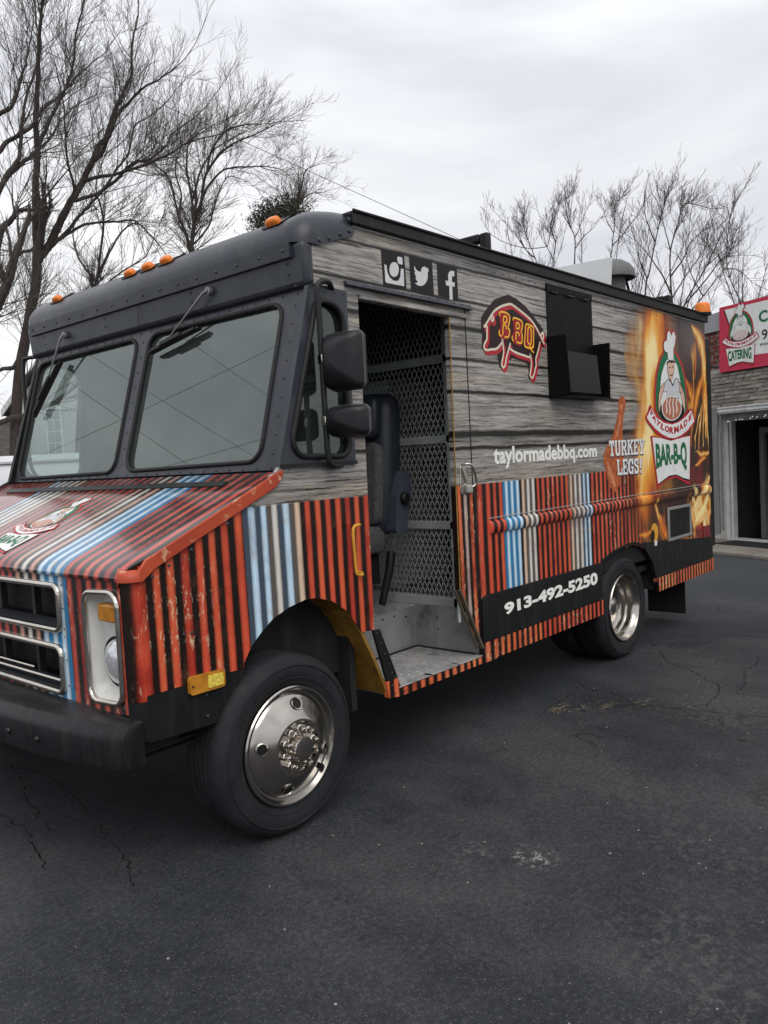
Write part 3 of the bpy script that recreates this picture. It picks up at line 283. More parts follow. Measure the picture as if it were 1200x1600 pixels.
# ------------------------------------------------------------------ printed wrap
UX = [-.58, -.535, -.433, -.378, -.317, -.25, -.185, -.126, -.066, .006, .073, .133, .188, .254, .312, .371, .433, .492, .556, .614, .674]
UX += [.74 + .066 * i for i in range(0, 10)] + [1.40, 1.455, 1.505, 1.559, 1.653, 1.729, 1.787, 1.849, 1.908, 1.965, 2.025, 2.084, 2.139, 2.196, 2.251, 2.31, 2.37, 2.428, 2.483, 2.544, 2.601, 2.654, 2.713, 2.778, 2.83, 2.887, 2.95, 3.01, 3.071, 3.132]
while UX[-1] < 5.2: UX.append(UX[-1] + .06)
NU = 100.0
def uidx(x):
    for i in range(len(UX)):
        if UX[i] > x: return i - 1
RED = (.52, .072, .036); ORG = (.58, .125, .048); BLU = (.47, .64, .77); WHI = (.62, .62, .60); PAL = (.62, .45, .33); GRY = (.60, .58, .54)
BLK = (.012, .007, .006); GBL = (.02, .17, .36); GGR = (.10, .085, .075); GMID = (.05, .07, .10)
HRD = (.43, .055, .038); HPK = (.50, .27, .21)
def side_groups():
    g = [(0, RED, BLK)]
    a = uidx(.03)
    g += [(a, BLU, GMID), (a + 1, BLU, GMID), (a + 2, GRY, GGR), (a + 3, BLU, GMID), (a + 4, PAL, GGR), (a + 5, RED, BLK)]
    b = uidx(1.42); g += [(b, ORG, BLK), (b + 1, (.40, .31, .29), BLK), (b + 2, ORG, BLK), (b + 3, RED, BLK)]
    c = uidx(1.86); g += [(c, BLU, GBL), (c + 3, PAL, BLK), (c + 4, GRY, GGR), (c + 6, RED, BLK)]
    d = uidx(2.61); g += [(d, PAL, GGR), (d + 1, GRY, GGR), (d + 3, BLU, GMID), (d + 5, RED, BLK)]
    return g
def hood_groups():
    return [(0, HRD, BLK), (6, BLU, GBL), (9, HPK, BLK), (10, GRY, BLK), (11, HPK, BLK), (12, HRD, BLK), (21, PAL, BLK), (22, WHI, GGR), (25, BLU, GMID), (26, HRD, BLK)]

def stripes(t, o, U, n, groups, wear=1.0, zscale=(1, 1, 1)):
    U = t.math('ADD', U, t.math('MULTIPLY', t.math('SUBTRACT', t.noise(t.scale(o, zscale), 5, 3), .5), .22))
    fl = t.math('FLOOR', U); f = t.math('FRACT', U)
    fac = t.math('DIVIDE', t.math('ADD', fl, .5), n)
    cs = t.ramp(fac, [(max(0, i / n), c) for i, c, g in groups], 'CONSTANT')
    cg = t.ramp(fac, [(max(0, i / n), g) for i, c, g in groups], 'CONSTANT')
    wnode = t.n('ShaderNodeTexWhiteNoise', noise_dimensions='1D'); t.put(wnode.inputs['W'], fl); rnd = wnode.outputs[0]
    # print of rusty corrugated sheet: hue drifts red <-> orange along and between ridges
    big = t.noise(t.scale(o, (2.2, 2.2, 1.1)), 2.5, 4, .6)
    hue = t.math('ADD', big, t.math('MULTIPLY', t.math('SUBTRACT', rnd, .5), .35))
    sc_ = t.n('ShaderNodeSeparateColor'); t.t.links.new(cs, sc_.inputs[0]); isred = t.sstep(.25, .40, t.math('SUBTRACT', sc_.outputs[0], sc_.outputs[2]))
    cs0 = cs
    cs = t.mix(t.sstep(.50, .72, hue), cs, t.mix(1.0, cs, (1.15, 1.5, 1.25), 'MULTIPLY'))
    cs = t.mix(t.sstep(.46, .26, hue), cs, t.mix(1.0, cs, (.62, .42, .5), 'MULTIPLY'))
    cs = t.mix(isred, cs0, cs)
    smudge = t.sstep(.50, .68, t.noise(t.scale(o, (1.6, 1.6, .8), (4, 4, 2)), 6, 6, .7, .5)); cs = t.mix(t.math('MULTIPLY', smudge, t.math('MULTIPLY', .55, t.math('SUBTRACT', 1.0, isred))), cs, (.42, .27, .16))
    # ridge profile printed in the photo of the sheet
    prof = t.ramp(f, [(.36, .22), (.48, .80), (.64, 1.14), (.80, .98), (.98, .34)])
    dk = t.sstep(.54, .72, t.noise(t.scale(o, (1.0, 1.0, 1.6), (8, 3, 5)), 2.1, 6, .66, .4)); cs = t.mix(t.math('MULTIPLY', dk, .55), cs, t.mix(1.0, cs, (.42, .26, .30), 'MULTIPLY'))
    strk = t.sstep(.52, .70, t.noise(t.scale(o, (22, 22, 1.6), (1, 2, 3)), 1.6, 6, .7)); cs = t.mix(t.math('MULTIPLY', strk, .38), cs, t.mix(1.0, cs, (.40, .24, .22), 'MULTIPLY'))
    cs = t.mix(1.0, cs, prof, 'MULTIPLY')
    rust = t.sstep(.55, .72, t.noise(t.scale(o, (3, 3, 1.2), (3, 1, 7)), 4.5, 6, .68, .4))
    cg = t.mix(t.math('MULTIPLY', rust, .5), cg, (.13, .045, .022))
    edge = t.math('MULTIPLY', t.math('SUBTRACT', t.noise(o, 60, 5, .75), .5), .20)
    fe = t.math('ADD', f, edge)
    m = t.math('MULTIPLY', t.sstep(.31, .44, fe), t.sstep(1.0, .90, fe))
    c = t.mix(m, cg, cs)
    # chipped paint: cream flakes over patches
    patch = t.sstep(.49, .60, t.noise(t.scale(o, (1, 1, .55), (9, 2, 4)), 3.2, 3, .55))
    flake = t.sstep(.54, .62, t.noise(t.scale(o, (1.2, 1.2, .45), (5, 5, 1)), 42, 5, .75, .8))
    c = t.mix(t.math('MULTIPLY', t.math('MULTIPLY', t.math('MULTIPLY', patch, flake), t.sstep(.2, .6, f)), .85 * wear), c, (.62, .47, .30))
    spot = t.sstep(.735, .76, t.noise(t.scale(o, (1, 1, 1), (2, 8, 3)), 34, 2, .5))
    c = t.mix(t.math('MULTIPLY', spot, .8), c, (.05, .012, .008))
    return c

PLK = [(1.536, .013), (1.612, .024), (1.832, .012), (2.0, .011), (2.165, .015), (2.305, .010), (2.475, .009)]
PT = [.88, .66, .90, .95, .84, .92, .98, .80]
def wood(t, o):
    x, y, z = t.sep(o)
    wob = t.math('MULTIPLY', t.math('SUBTRACT', t.noise(t.scale(o, (.9, 1, 2.2)), 2.2, 6, .7), .5), .034)
    zz = t.math('ADD', t.math('ADD', z, wob), t.math('MULTIPLY', t.math('SUBTRACT', x, 2.0), .004))
    lo, hi = 1.30, 2.62
    st = [(0, PT[0])]
    for i, (g, w) in enumerate(PLK):
        st += [((g - w * 1.3 - lo) / (hi - lo), PT[i]), ((g - w * .55 - lo) / (hi - lo), .035), ((g + w * .45 - lo) / (hi - lo), .03)]
        if len(st) < 31: st += [((g + w * .9 - lo) / (hi - lo), PT[i + 1])]
    fac = t.math('DIVIDE', t.math('SUBTRACT', zz, lo), hi - lo)
    tone = t.ramp(fac, st[:32])
    pid = t.math('FLOOR', t.math('MULTIPLY', zz, 5.7))
    ov = t.comb(t.math('ADD', x, t.math('MULTIPLY', pid, 3.7)), y, zz)
    g1 = t.noise(t.scale(ov, (1.3, 1, 34)), 1.6, 10, .72, .35)
    g2 = t.noise(t.scale(ov, (4.0, 1, 120), (4, 0, 2)), 2.6, 6, .75, .15)
    g = t.math('ADD', t.math('MULTIPLY', g1, .62), t.math('MULTIPLY', g2, .38))
    c = t.ramp(g, [(.36, (.020, .017, .016)), (.425, (.105, .096, .090)), (.48, (.28, .265, .25)), (.55, (.39, .375, .355)), (.66, (.58, .56, .535))])
    warm = t.sstep(.45, .68, t.noise(t.scale(ov, (.5, 1, 1.6), (2, 2, 5)), 2.0, 4, .6))
    c = t.mix(t.math('MULTIPLY', warm, .6), c, t.mix(1.0, c, (1.12, .98, .80), 'MULTIPLY'))
    blot = t.sstep(.52, .72, t.noise(t.scale(ov, (.7, 1, 5), (1, 7, 2)), 2.4, 5, .65)); c = t.mix(t.math('MULTIPLY', blot, .62), c, t.mix(1.0, c, (.42, .40, .39), 'MULTIPLY'))
    crk = t.sstep(.55, .59, t.noise(t.scale(ov, (.75, 1, 60), (7, 1, 3)), 2.0, 8, .74, .35))
    c = t.mix(t.math('MULTIPLY', crk, .92), c, (.013, .011, .010))
    return t.mix(1.0, c, tone, 'MULTIPLY')

def wrap_mat(name, kind):
    t = NT(name); o = t.obj(); x, y, z = t.sep(o)
    if kind in ('side', 'skirt', 'flame'):
        fc = t.n('ShaderNodeFloatCurve'); cv = fc.mapping.curves[0]
        xs = [((u + .6) / 5.8, i / NU) for i, u in enumerate(UX) if u >= -.6]
        cv.points[0].location = (0, 0); cv.points[1].location = (1, min(1, UX.__len__() / NU))
        for p in xs:
            if 0 < p[0] < 1: cv.points.new(*p)
        for p in cv.points: p.handle_type = 'VECTOR'
        fc.mapping.update(); fc.inputs[0].default_value = 1
        t.put(fc.inputs[1], t.math('DIVIDE', t.math('ADD', x, .6), 5.8))
        U = t.math('MULTIPLY', fc.outputs[0], NU)
    else:
        U = t.math('ADD', t.math('DIVIDE', y, .0713), .09)
    if kind == 'skirt':
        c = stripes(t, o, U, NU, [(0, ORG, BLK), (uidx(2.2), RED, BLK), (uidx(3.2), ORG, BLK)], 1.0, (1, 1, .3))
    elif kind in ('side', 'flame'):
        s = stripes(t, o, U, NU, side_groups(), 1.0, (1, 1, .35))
        w = wood(t, o)
        c = t.mix(t.sstep(1.338, 1.346, z), s, w)
        if kind == 'flame':
            a = t.n('ShaderNodeAttribute', attribute_name='fireprint'); c = t.mix(a.outputs['Alpha'], c, a.outputs['Color'])
    elif kind == 'hood':
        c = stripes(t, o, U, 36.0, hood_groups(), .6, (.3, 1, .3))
    elif kind == 'edge':
        c = t.ramp(t.noise(o, 3, 4), [(.35, (.33, .042, .022)), (.65, (.46, .078, .032))])
        fl = t.sstep(.58, .66, t.noise(o, 16, 5, .7)); c = t.mix(t.math('MULTIPLY', fl, .65), c, (.62, .45, .28))
    dirt = t.sstep(.5, .8, t.noise(t.scale(o, (1, 1, .4)), 6, 6, .7))
    c = t.mix(t.math('MULTIPLY', dirt, .10), c, (.12, .11, .10))
    rough = t.math('ADD', t.math('MULTIPLY', t.noise(o, 9, 4), .14), .24 if kind != 'hood' else .16)
    wave = t.noise(t.scale(o, (1, 1, 1)), 2.4, 2, .4)
    nm = t.bump(t.math('ADD', t.math('MULTIPLY', wave, 1.0), t.math('MULTIPLY', t.noise(o, 160, 2), .02)), .22, .012)
    t.bsdf(c, rough, 0, .5 if kind == 'hood' else .24, .4 if kind == 'hood' else .0, nm)
    return t.m
M_SIDE = wrap_mat('printed side wrap', 'side'); M_FLAME = wrap_mat('printed flame wrap', 'flame'); M_SKIRT = wrap_mat('printed skirt wrap', 'skirt'); M_HOOD = wrap_mat('printed hood wrap', 'hood'); M_EDGE = wrap_mat('printed hood edge', 'edge')
M_NAVY = mat('charcoal cab paint', (.030, .034, .044), .33, streak=.14, var=.2, vs=3, bump=.05, bs=90, dirt=.25, dirtcol=(.10, .10, .10), scratch=.15, spec=0.34)
M_BLACK = mat('black panel paint', (.010, .0105, .011), .42, streak=.10, var=.25, vs=4, dirt=.25, dirtcol=(.05, .05, .05), scratch=.25, spec=0.16)
M_PLAST = mat('black moulded plastic', (.012, .0128, .0145), .38, var=.2, bump=.12, bs=260, scratch=.3, spec=0.3)
M_RUBBER = mat('black rubber gasket', (.012, .012, .013), .6, var=.2, bump=.05)
M_DARK = mat('dark cab lining', (.018, .018, .019), .75, var=.3, dirt=.3, spec=0.1)
M_CHROME = mat('worn chrome', (.60, .56, .50), .16, metal=1, var=.14, vs=9, bump=.03, bs=40)
M_RIM = mat('polished steel', (.42, .395, .365), .17, metal=1, var=.12, vs=7, bump=.02, bs=30)
M_ALU = mat('scuffed aluminium', (.33, .325, .32), .45, metal=.15, var=.28, vs=5, dirt=.8, dirtcol=(.09, .085, .08), bump=.06, bs=120)
M_GREYMESH = mat('grey painted steel', (.36, .375, .37), .5, var=.15, dirt=.25)
M_MUST = mat('rusty mustard paint', (.24, .125, .02), .6, var=.35, vs=9, dirt=.8, dirtcol=(.045, .025, .012), bump=.3, bs=50)
M_YEL = mat('yellow paint', (.62, .30, .03), .45, var=.15, dirt=.25)
M_ORL = mat('orange lens', (.72, .19, .025), .22, var=.12, vs=14, bump=.1, bs=120)
M_AMB = mat('amber lens', (.42, .175, .02), .2, var=.25, vs=30, bump=.2, bs=150)
M_WHP = mat('dirty white plastic', (.62, .62, .60), .4, var=.08, dirt=.3, dirtcol=(.30, .29, .27))
M_NAVYV = mat('navy vinyl', (.017, .0205, .029), .42, var=.2, bump=.08, bs=180)
M_FAB = mat('grey seat fabric', (.075, .072, .072), .9, var=.35, vs=40, bump=.4, bs=420)
M_GALV = mat('galvanised sheet', (.66, .67, .68), .45, metal=.25, var=.07, vs=3, dirt=.12, dirtcol=(.3, .3, .3))
M_FAN = mat('grey fan hood', (.105, .108, .105), .55, var=.12, dirt=.3)

def tyre_mat():
    t = NT('tyre rubber'); o = t.obj()
    c = t.ramp(t.noise(o, 7, 6, .65), [(.3, (.008, .009, .0105)), (.7, (.020, .021, .0235))])
    d = t.sstep(.5, .75, t.noise(o, 18, 5, .7)); c = t.mix(t.math('MULTIPLY', d, .3), c, (.042, .041, .040))
    t.bsdf(c, .7, 0, .22, 0, t.bump(t.noise(o, 140, 3), .12)); return t.m
M_TYRE = tyre_mat()
def glass_mat(name, tint, ior, haze):
    """thin pane: reflects by Fresnel, lets tinted light through, carries a little dust"""
    t = NT(name); o = t.obj()
    g = t.n('ShaderNodeBsdfGlossy'); g.inputs['Roughness'].default_value = .012; g.inputs['Color'].default_value = (.86, .95, .93, 1)
    tr = t.n('ShaderNodeBsdfTransparent'); tr.inputs['Color'].default_value = (*tint, 1)
    df = t.n('ShaderNodeBsdfDiffuse'); df.inputs['Color'].default_value = (.38, .45, .43, 1)
    fr = t.n('ShaderNodeFresnel'); fr.inputs['IOR'].default_value = ior
    dust = t.math('MULTIPLY', t.ramp(t.noise(o, 4, 5, .6), [(.3, .6), (.7, 1.0)]), haze)
    a = t.n('ShaderNodeMixShader'); t.put(a.inputs[0], dust); t.t.links.new(tr.outputs[0], a.inputs[1]); t.t.links.new(df.outputs[0], a.inputs[2])
    b = t.n('ShaderNodeMixShader'); t.put(b.inputs[0], fr.outputs[0]); t.t.links.new(a.outputs[0], b.inputs[1]); t.t.links.new(g.outputs[0], b.inputs[2])
    t.t.links.new(b.outputs[0], t.out.inputs[0]); return t.m
M_WS = glass_mat('windscreen glass', (.36, .45, .43), 2.0, .13)
M_SG = glass_mat('side glass', (.55, .58, .57), 1.7, .04)
M_LENS = mat('headlamp glass', (.62, .64, .66), .08, metal=.55, var=.2, vs=60, bump=.35, bs=90)

# ================================================================== THE TRUCK
T = empty('food_truck', (2.3, 1.25, 0), 'black step van food truck wrapped in barn wood, rusty corrugated stripes and barbecue flames', 'food truck')
YW = 2.50
side = lambda u, v, w: (u, w, v)          # near side plane, outward = -y
def sideo(off): return lambda u, v, w: (u, -off + w, v)
part = lambda mb, name, m, **k: mb.build(name, m, T, **k)

# --- cowl / fender part of the near side
arch_f = [(-.035, .718), (-.033, .737), (.009, .795), (.069, .845), (.131, .885), (.219, .915), (.311, .931), (.375, .928), (.469, .898), (.556, .839), (.613, .764), (.64, .726)]
mb = MB(); mb.plate([(-.465, .718)] + arch_f + [(.727, .722), (.735, 1.49), (.21, 1.492), (.19, 1.47), (-.465, 1.175)], [], side, .02)
part(mb, 'fender', M_SIDE)
mb = MB(); mb.plate([(-.467, .552), (-.10, .540), (-.062, .62), (-.037, .7165), (-.467, .7165)], [], sideo(.003), .02); part(mb, 'lower_panel', M_BLACK)
arch_r = [(3.0, .735), (3.06, .745), (3.2, .775), (3.37, .795), (3.528, .800), (3.64, .775), (3.717, .74), (3.842, .627), (3.9, .491), (3.934, .393)]
# --- main side plate: door post, header, rear body up to the flame print
mb = MB(); mb.plate([(.662, 1.49), (.735, 1.49), (.738, 2.226), (1.42, 2.213), (1.402, .80), (1.58, .482), (1.60, .70), (3.0, .70)] + arch_r[:4] + [(3.4, .797), (3.4, 2.56), (.68, 2.56), (.47, 2.46), (.455, 2.252), (.662, 2.252)], [], side, .03)
part(mb, 'side_panel', M_SIDE)

# --- rear part of the side carries the flame print: a fine grid coloured point by point
def flame_color(X, Z):
    rng = np.random.RandomState(4)
    def vnoise(X, Z, sx, sz, seed):
        r = np.random.RandomState(seed).rand(64, 64); u = X * sx; v = Z * sz
        i = np.floor(u).astype(int); j = np.floor(v).astype(int); fu = u - i; fv = v - j
        fu = fu * fu * (3 - 2 * fu); fv = fv * fv * (3 - 2 * fv)
        g = lambda a, b: r[a % 64, b % 64]
        return (g(i, j) * (1 - fu) + g(i + 1, j) * fu) * (1 - fv) + (g(i, j + 1) * (1 - fu) + g(i + 1, j + 1) * fu) * fv
    def fbm(X, Z, sx, sz, seed):
        return sum(vnoise(X, Z, sx * 2 ** k, sz * 2 ** k, seed + k) * .5 ** (k + 1) for k in range(5))
    wx = (fbm(X, Z, 4, 2.2, 1) - .48); wz = (fbm(X, Z, 3, 2, 11) - .48)
    Xw = X + wx * .16; Zw = Z + wz * .14
    def path_d(pts, Xq, Zq):
        best = np.full(X.shape, 9.0); par = np.zeros(X.shape); n = len(pts) - 1
        for i in range(n):
            ax, az = pts[i]; bx, bz = pts[i + 1]; dx, dz = bx - ax, bz - az
            tt = np.clip(((Xq - ax) * dx + (Zq - az) * dz) / (dx * dx + dz * dz), 0, 1)
            d = np.hypot(Xq - ax - tt * dx, Zq - az - tt * dz); m = d < best
            best = np.where(m, d, best); par = np.where(m, (i + tt) / n, par)
        return best, par
    sm = lambda a, b, v: np.clip((v - a) / (b - a), 0, 1) ** 2 * (3 - 2 * np.clip((v - a) / (b - a), 0, 1))
    col = np.zeros(X.shape + (3,)); A = np.zeros(X.shape)
    def over(c, a):
        nonlocal col, A
        a = np.clip(a, 0, 1)[..., None]; col = col * (1 - a) + np.array(c) * a; A = A + (1 - A) * a[..., 0]
    def grad(h):   # heat -> colour
        h = np.clip(h, 0, 1)[..., None]
        st = [(0, (.02, .010, .008)), (.25, (.20, .035, .010)), (.5, (.60, .15, .018)), (.75, (.80, .37, .05)), (1, (.90, .74, .36))]
        out = np.zeros(X.shape + (3,))
        for (a, ca), (b, cb) in zip(st, st[1:]):
            w = np.clip((h - a) / (b - a), 0, 1); out = np.where(h >= a, np.array(ca) * (1 - w) + np.array(cb) * w, out)
        return out
    def fire(h, a):
        nonlocal col, A
        a = np.clip(a, 0, 1)[..., None]; col = col * (1 - a) + grad(h) * a; A = A + (1 - A) * a[..., 0]
    # orange glow laid thinly over the planks, fading in from the left
    g = sm(3.42, 3.95, X + wx * .25) * sm(2.50, 2.34, Z + wx * .1)
    over((.66, .33, .07), g * (.52 + 1.0 * (fbm(X, Z, 5, 1.6, 31) - .45)))
    over((.60, .22, .04), sm(3.55, 4.05, X + wx * .5) * sm(4.55, 4.25, X + wx * .3) * sm(1.15, 1.4, Z) * (.55 + fbm(X, Z, 6, 2, 33) * .6))
    # dark smoke right of the bright column
    edge = 4.10 + (Z - 1.2) * .20 + wx * .4
    over((.030, .018, .014), sm(-.10, .22, X - edge + (fbm(X, Z, 7, 3, 53) - .48) * .3) * .97)
    over((.10, .082, .085), sm(4.35, 4.6, X + wx * .3) * sm(2.0, 2.3, Z + wz * .3) * (.35 + fbm(X, Z, 4, 4, 51) * .6))
    # ember bed
    eb = sm(1.20, 1.10, Z + wz * .2) * sm(3.70, 3.95, X + wx * .2)
    over((.030, .010, .009), eb * .93)
    e2 = sm(.50, .62, fbm(X, Z, 9, 9, 61)) * sm(4.55, 4.75, X) * sm(1.52, 1.40, Z) ; over((.22, .02, .03), e2 * .55)
    e3 = sm(.55, .66, fbm(X, Z, 12, 12, 71)) * sm(4.05, 4.3, X) * sm(1.02, .93, Z); over((.40, .05, .03), e3 * .6)
    # licking flames: ridged noise stretched upwards, twisted by the slow warp
    def ridge(sx, sz, seed, k):
        v = fbm(X + wx * .35 + (Z - 1.5) * .10, Z + wz * .45, sx, sz, seed); return np.clip(1 - np.abs(v - .49) * k, 0, 1)
    rg = ridge(4.5, 1.3, 91, 7.5) * (.45 + fbm(X, Z, 3, 2.5, 97))
    mR = sm(4.52, 4.72, X + wx * .3) * sm(2.40, 2.05, Z + wx * .5) * sm(1.42, 1.60, Z); fire(rg * .85, sm(.42, .85, rg) * mR * .8)
    mL = sm(4.50, 4.72, X + wx * .3) * sm(1.20, 1.10, Z + wx * .3); rl = ridge(5, 3.2, 103, 6.0) * (.5 + fbm(X, Z, 4, 4, 107)); fire(rl * 1.05, sm(.50, .85, rl) * mL * .9)
    mM = sm(3.86, 4.05, X) * sm(4.75, 4.5, X) * sm(1.22, 1.10, Z); fire(rl * .6, sm(.62, .95, rl) * mM * .6)
    # bright column
    d, p = path_d([(4.06, 2.50), (4.0, 2.24), (3.95, 2.08), (3.86, 1.90), (3.83, 1.75), (3.86, 1.6), (3.82, 1.42), (3.81, 1.19)], X + wx * .34 + (fbm(X, Z, 9, 5, 43) - .48) * .12, Zw)
    wd = .27 + .07 * np.sin(p * 8 + 1) + .12 * wx
    h = 1.12 - d / wd * .62 + (fbm(X + wx * .2, Z, 11, 2.2, 41) - .5) * .75 - .40 * sm(.66, 1, p) - .40 * sm(.22, 0, p)
    fire(h, (sm(2.3, .0, d / wd + (fbm(X, Z, 8, 4, 49) - .48) * .9 + .3 * sm(.0, -.25, X - 3.90 - (Z - 1.8) * .15)) ** 1.25) * .95)
    for pts, ww, aa in (([(3.70, 2.40), (3.66, 2.2), (3.60, 2.02), (3.62, 1.86)], .10, .55), ([(3.56, 2.26), (3.54, 2.12)], .07, .35), ([(3.70, 1.90), (3.66, 1.70), (3.70, 1.5), (3.66, 1.32)], .09, .45)):
        d, p = path_d(pts, X + wx * .3, Zw); q = d / ww; fire(.92 - q * .4 + (fbm(X, Z, 10, 2.5, 47) - .5) * .5, sm(1.2, .0, q) * aa)
    def tongue(pts, w0, w1, hot=1.0, soft=.10, al=.92):
        d, p = path_d(pts, X + wx * .16 + (fbm(X, Z, 16, 9, 83) - .48) * .05, Z + wz * .12); w = w0 * (1 - p) + w1 * p
        w = w * (np.sin(np.clip(p, .01, .99) * math.pi) ** .6) * (.75 + fbm(X, Z, 12, 7, 87) * .9)
        q = d / np.maximum(w, 1e-4); fire(hot * (1.05 - q * .60) + (fbm(X, Z, 18, 8, 81) - .5) * .45, sm(1.25, soft, q) * al)
    for pts, a, b, hot in [
        ([(4.77, 2.44), (4.90, 2.38), (5.0, 2.31), (5.04, 2.2), (5.05, 2.07), (5.055, 1.9), (5.07, 1.73), (5.075, 1.55), (5.08, 1.34)], .12, .035, .86),
        ([(4.84, 2.32), (4.84, 2.2), (4.82, 2.04)], .034, .024, .62),
        ([(4.62, 2.04), (4.69, 1.93), (4.74, 1.84), (4.70, 1.68)], .065, .035, .6),
        ([(5.02, 2.10), (4.93, 1.96), (4.86, 1.90), (4.80, 1.79), (4.73, 1.67), (4.67, 1.50)], .085, .02, .70),
        ([(5.08, 2.02), (5.03, 1.88), (5.07, 1.74)], .06, .03, .8),
        ([(4.97, 1.83), (4.90, 1.74), (4.83, 1.66), (4.78, 1.56), (4.74, 1.44)], .022, .012, .95),
        ([(5.02, 1.86), (4.95, 1.73), (4.88, 1.62), (4.85, 1.52), (4.83, 1.42)], .022, .012, .9),
        ([(5.05, 1.82), (5.0, 1.68), (4.95, 1.57), (4.93, 1.44)], .018, .012, .95),
        ([(5.06, 1.72), (5.03, 1.60), (5.01, 1.48)], .018, .010, .85),
        ([(4.78, 1.44), (4.88, 1.385), (4.97, 1.375), (5.09, 1.40)], .022, .024, .85),
        ([(4.74, 1.32), (4.85, 1.345), (4.97, 1.34)], .018, .020, .75),
        ([(5.12, 1.22), (5.02, 1.12), (4.93, 1.08), (4.84, 1.04), (4.73, .96)], .07, .05, 1.0),
        ([(5.11, 1.10), (5.02, 1.0), (4.95, .93), (4.85, .89), (4.72, .82)], .085, .055, 1.12),
        ([(4.64, 1.04), (4.68, .96), (4.72, .90), (4.80, .84)], .055, .045, .85),
        ([(5.10, 1.0), (5.07, .9), (5.03, .78)], .055, .03, .8),
        ([(3.92, 1.12), (3.97, 1.0), (4.03, .93), (4.08, .82)], .03, .024, .8),
        ([(4.04, .96), (4.10, .86), (4.12, .76)], .055, .03, .65),
        ([(3.64, .86), (3.74, .845), (3.85, .85)], .03, .03, .65)]:
        tongue(pts, a, b, hot)
    # stripes darken towards the fire
    return np.concatenate([col, A[..., None]], -1)

def grid_panel(x0, x1, z0, z1, step, keep, name):
    nx = int(round((x1 - x0) / step)) + 1; nz = int(round((z1 - z0) / step)) + 1
    gx = np.linspace(x0, x1, nx); gz = np.linspace(z0, z1, nz)
    X, Z = np.meshgrid(gx, gz, indexing='ij')
    co = np.stack([X, np.zeros_like(X), Z], -1).reshape(-1, 3)
    i, j = np.meshgrid(np.arange(nx - 1), np.arange(nz - 1), indexing='ij')
    q = np.stack([i * nz + j, (i + 1) * nz + j, (i + 1) * nz + j + 1, i * nz + j + 1], -1).reshape(-1, 4)
    cx = (gx[:-1] + gx[1:]) / 2; cz = (gz[:-1] + gz[1:]) / 2
    CX, CZ = np.meshgrid(cx, cz, indexing='ij'); q = q[keep(CX, CZ).reshape(-1)]
    me = bpy.data.meshes.new(name); me.from_pydata(co.tolist(), [], q.tolist())
    at = me.color_attributes.new('fireprint', 'FLOAT_COLOR', 'POINT')
    at.data.foreach_set('color', flame_color(X, Z).reshape(-1).astype(np.float32))
    me.materials.append(M_FLAME); o = bpy.data.objects.new(name, me); COL.objects.link(o); o.parent = T
    o.matrix_parent_inverse = Matrix.Translation(-T.location); return o
bx = np.array([p[0] for p in arch_r]); bz = np.array([p[1] for p in arch_r])
low = lambda X: np.where(X < 3.7, np.interp(X, bx, bz, right=.735), .790 - (X - 3.67) * .079)
grid_panel(3.4, 5.10, .66, 2.56, .0075, lambda X, Z: (Z > low(X) - .006) & (X < 5.113 - .021 * np.clip(Z - .4, 0, 3)), 'side_panel')
# --- black skirts with a striped hem
mb = MB(); mb.plate([(1.578, .482), (3.0, .486), (3.0, .735), (1.63, .735), (1.59, .72)], [], sideo(.016), .03); part(mb, 'skirt_panel', M_BLACK, bevel=.004)
mb = MB(); mb.plate([(1.578, .372), (1.70, .372), (1.70, .378), (3.0, .384), (3.0, .484), (1.578, .480)], [], sideo(.012), .03); part(mb, 'skirt_hem', M_SKIRT)
mb = MB(); mb.plate([(3.934, .498), (5.105, .500), (5.112, .682), (3.70, .792), (3.64, .777), (3.717, .742), (3.842, .629), (3.9, .499)], [], sideo(.004), .03); part(mb, 'skirt_panel', M_BLACK)
mb = MB(); mb.plate([(3.934, .390), (5.112, .395), (5.112, .496), (3.902, .494)], [], sideo(.008), .03); part(mb, 'skirt_hem', M_SKIRT)
mb = MB(); mb.plate([(.782, .465), (.795, .384), (.874, .372), (1.578, .374), (1.578, .412), (.885, .409), (.862, .465)], [], sideo(.010), .03); part(mb, 'sill_hem', M_SKIRT)
mb = MB(); mb.plate([(.706, .724), (.752, .720), (.860, .467), (.782, .467)], [], sideo(.014), .015); part(mb, 'rocker_plate', M_BLACK, bevel=.003)
# --- moulded rub rail along the rear body
mb = MB(); rings = []
for xx, k in [(1.700, .02), (1.703, .5), (1.712, .85), (1.73, 1.0)] + [(1.73 + .0334 * i, 1.0) for i in range(1, 101)]:
    rings.append([(xx, .002, 1.06)] + [(xx, .002 - .024 * k * math.sin(a) ** .8, 1.097 - .037 * math.cos(a)) for a in [math.pi * i / 10 for i in range(1, 10)]] + [(xx, .002, 1.134)])
mb.loft(rings); rail = part(mb, 'rub_rail', M_FLAME, smooth=50)
me = rail.data; at_ = me.color_attributes.new('fireprint', 'FLOAT_COLOR', 'POINT')
co = np.array([v.co[:] for v in me.vertices]); fcx = flame_color(co[:, 0:1], co[:, 2:3])[:, 0]; fcx[co[:, 0] < 3.4, 3] = 0
at_.data.foreach_set('color', fcx.reshape(-1).astype(np.float32))
mb = MB().box(1.69, 5.075, -.004, .0, 1.147, 1.151); mb.build('trim', mat('thin pale trim', (.36, .34, .32), .45), rail)
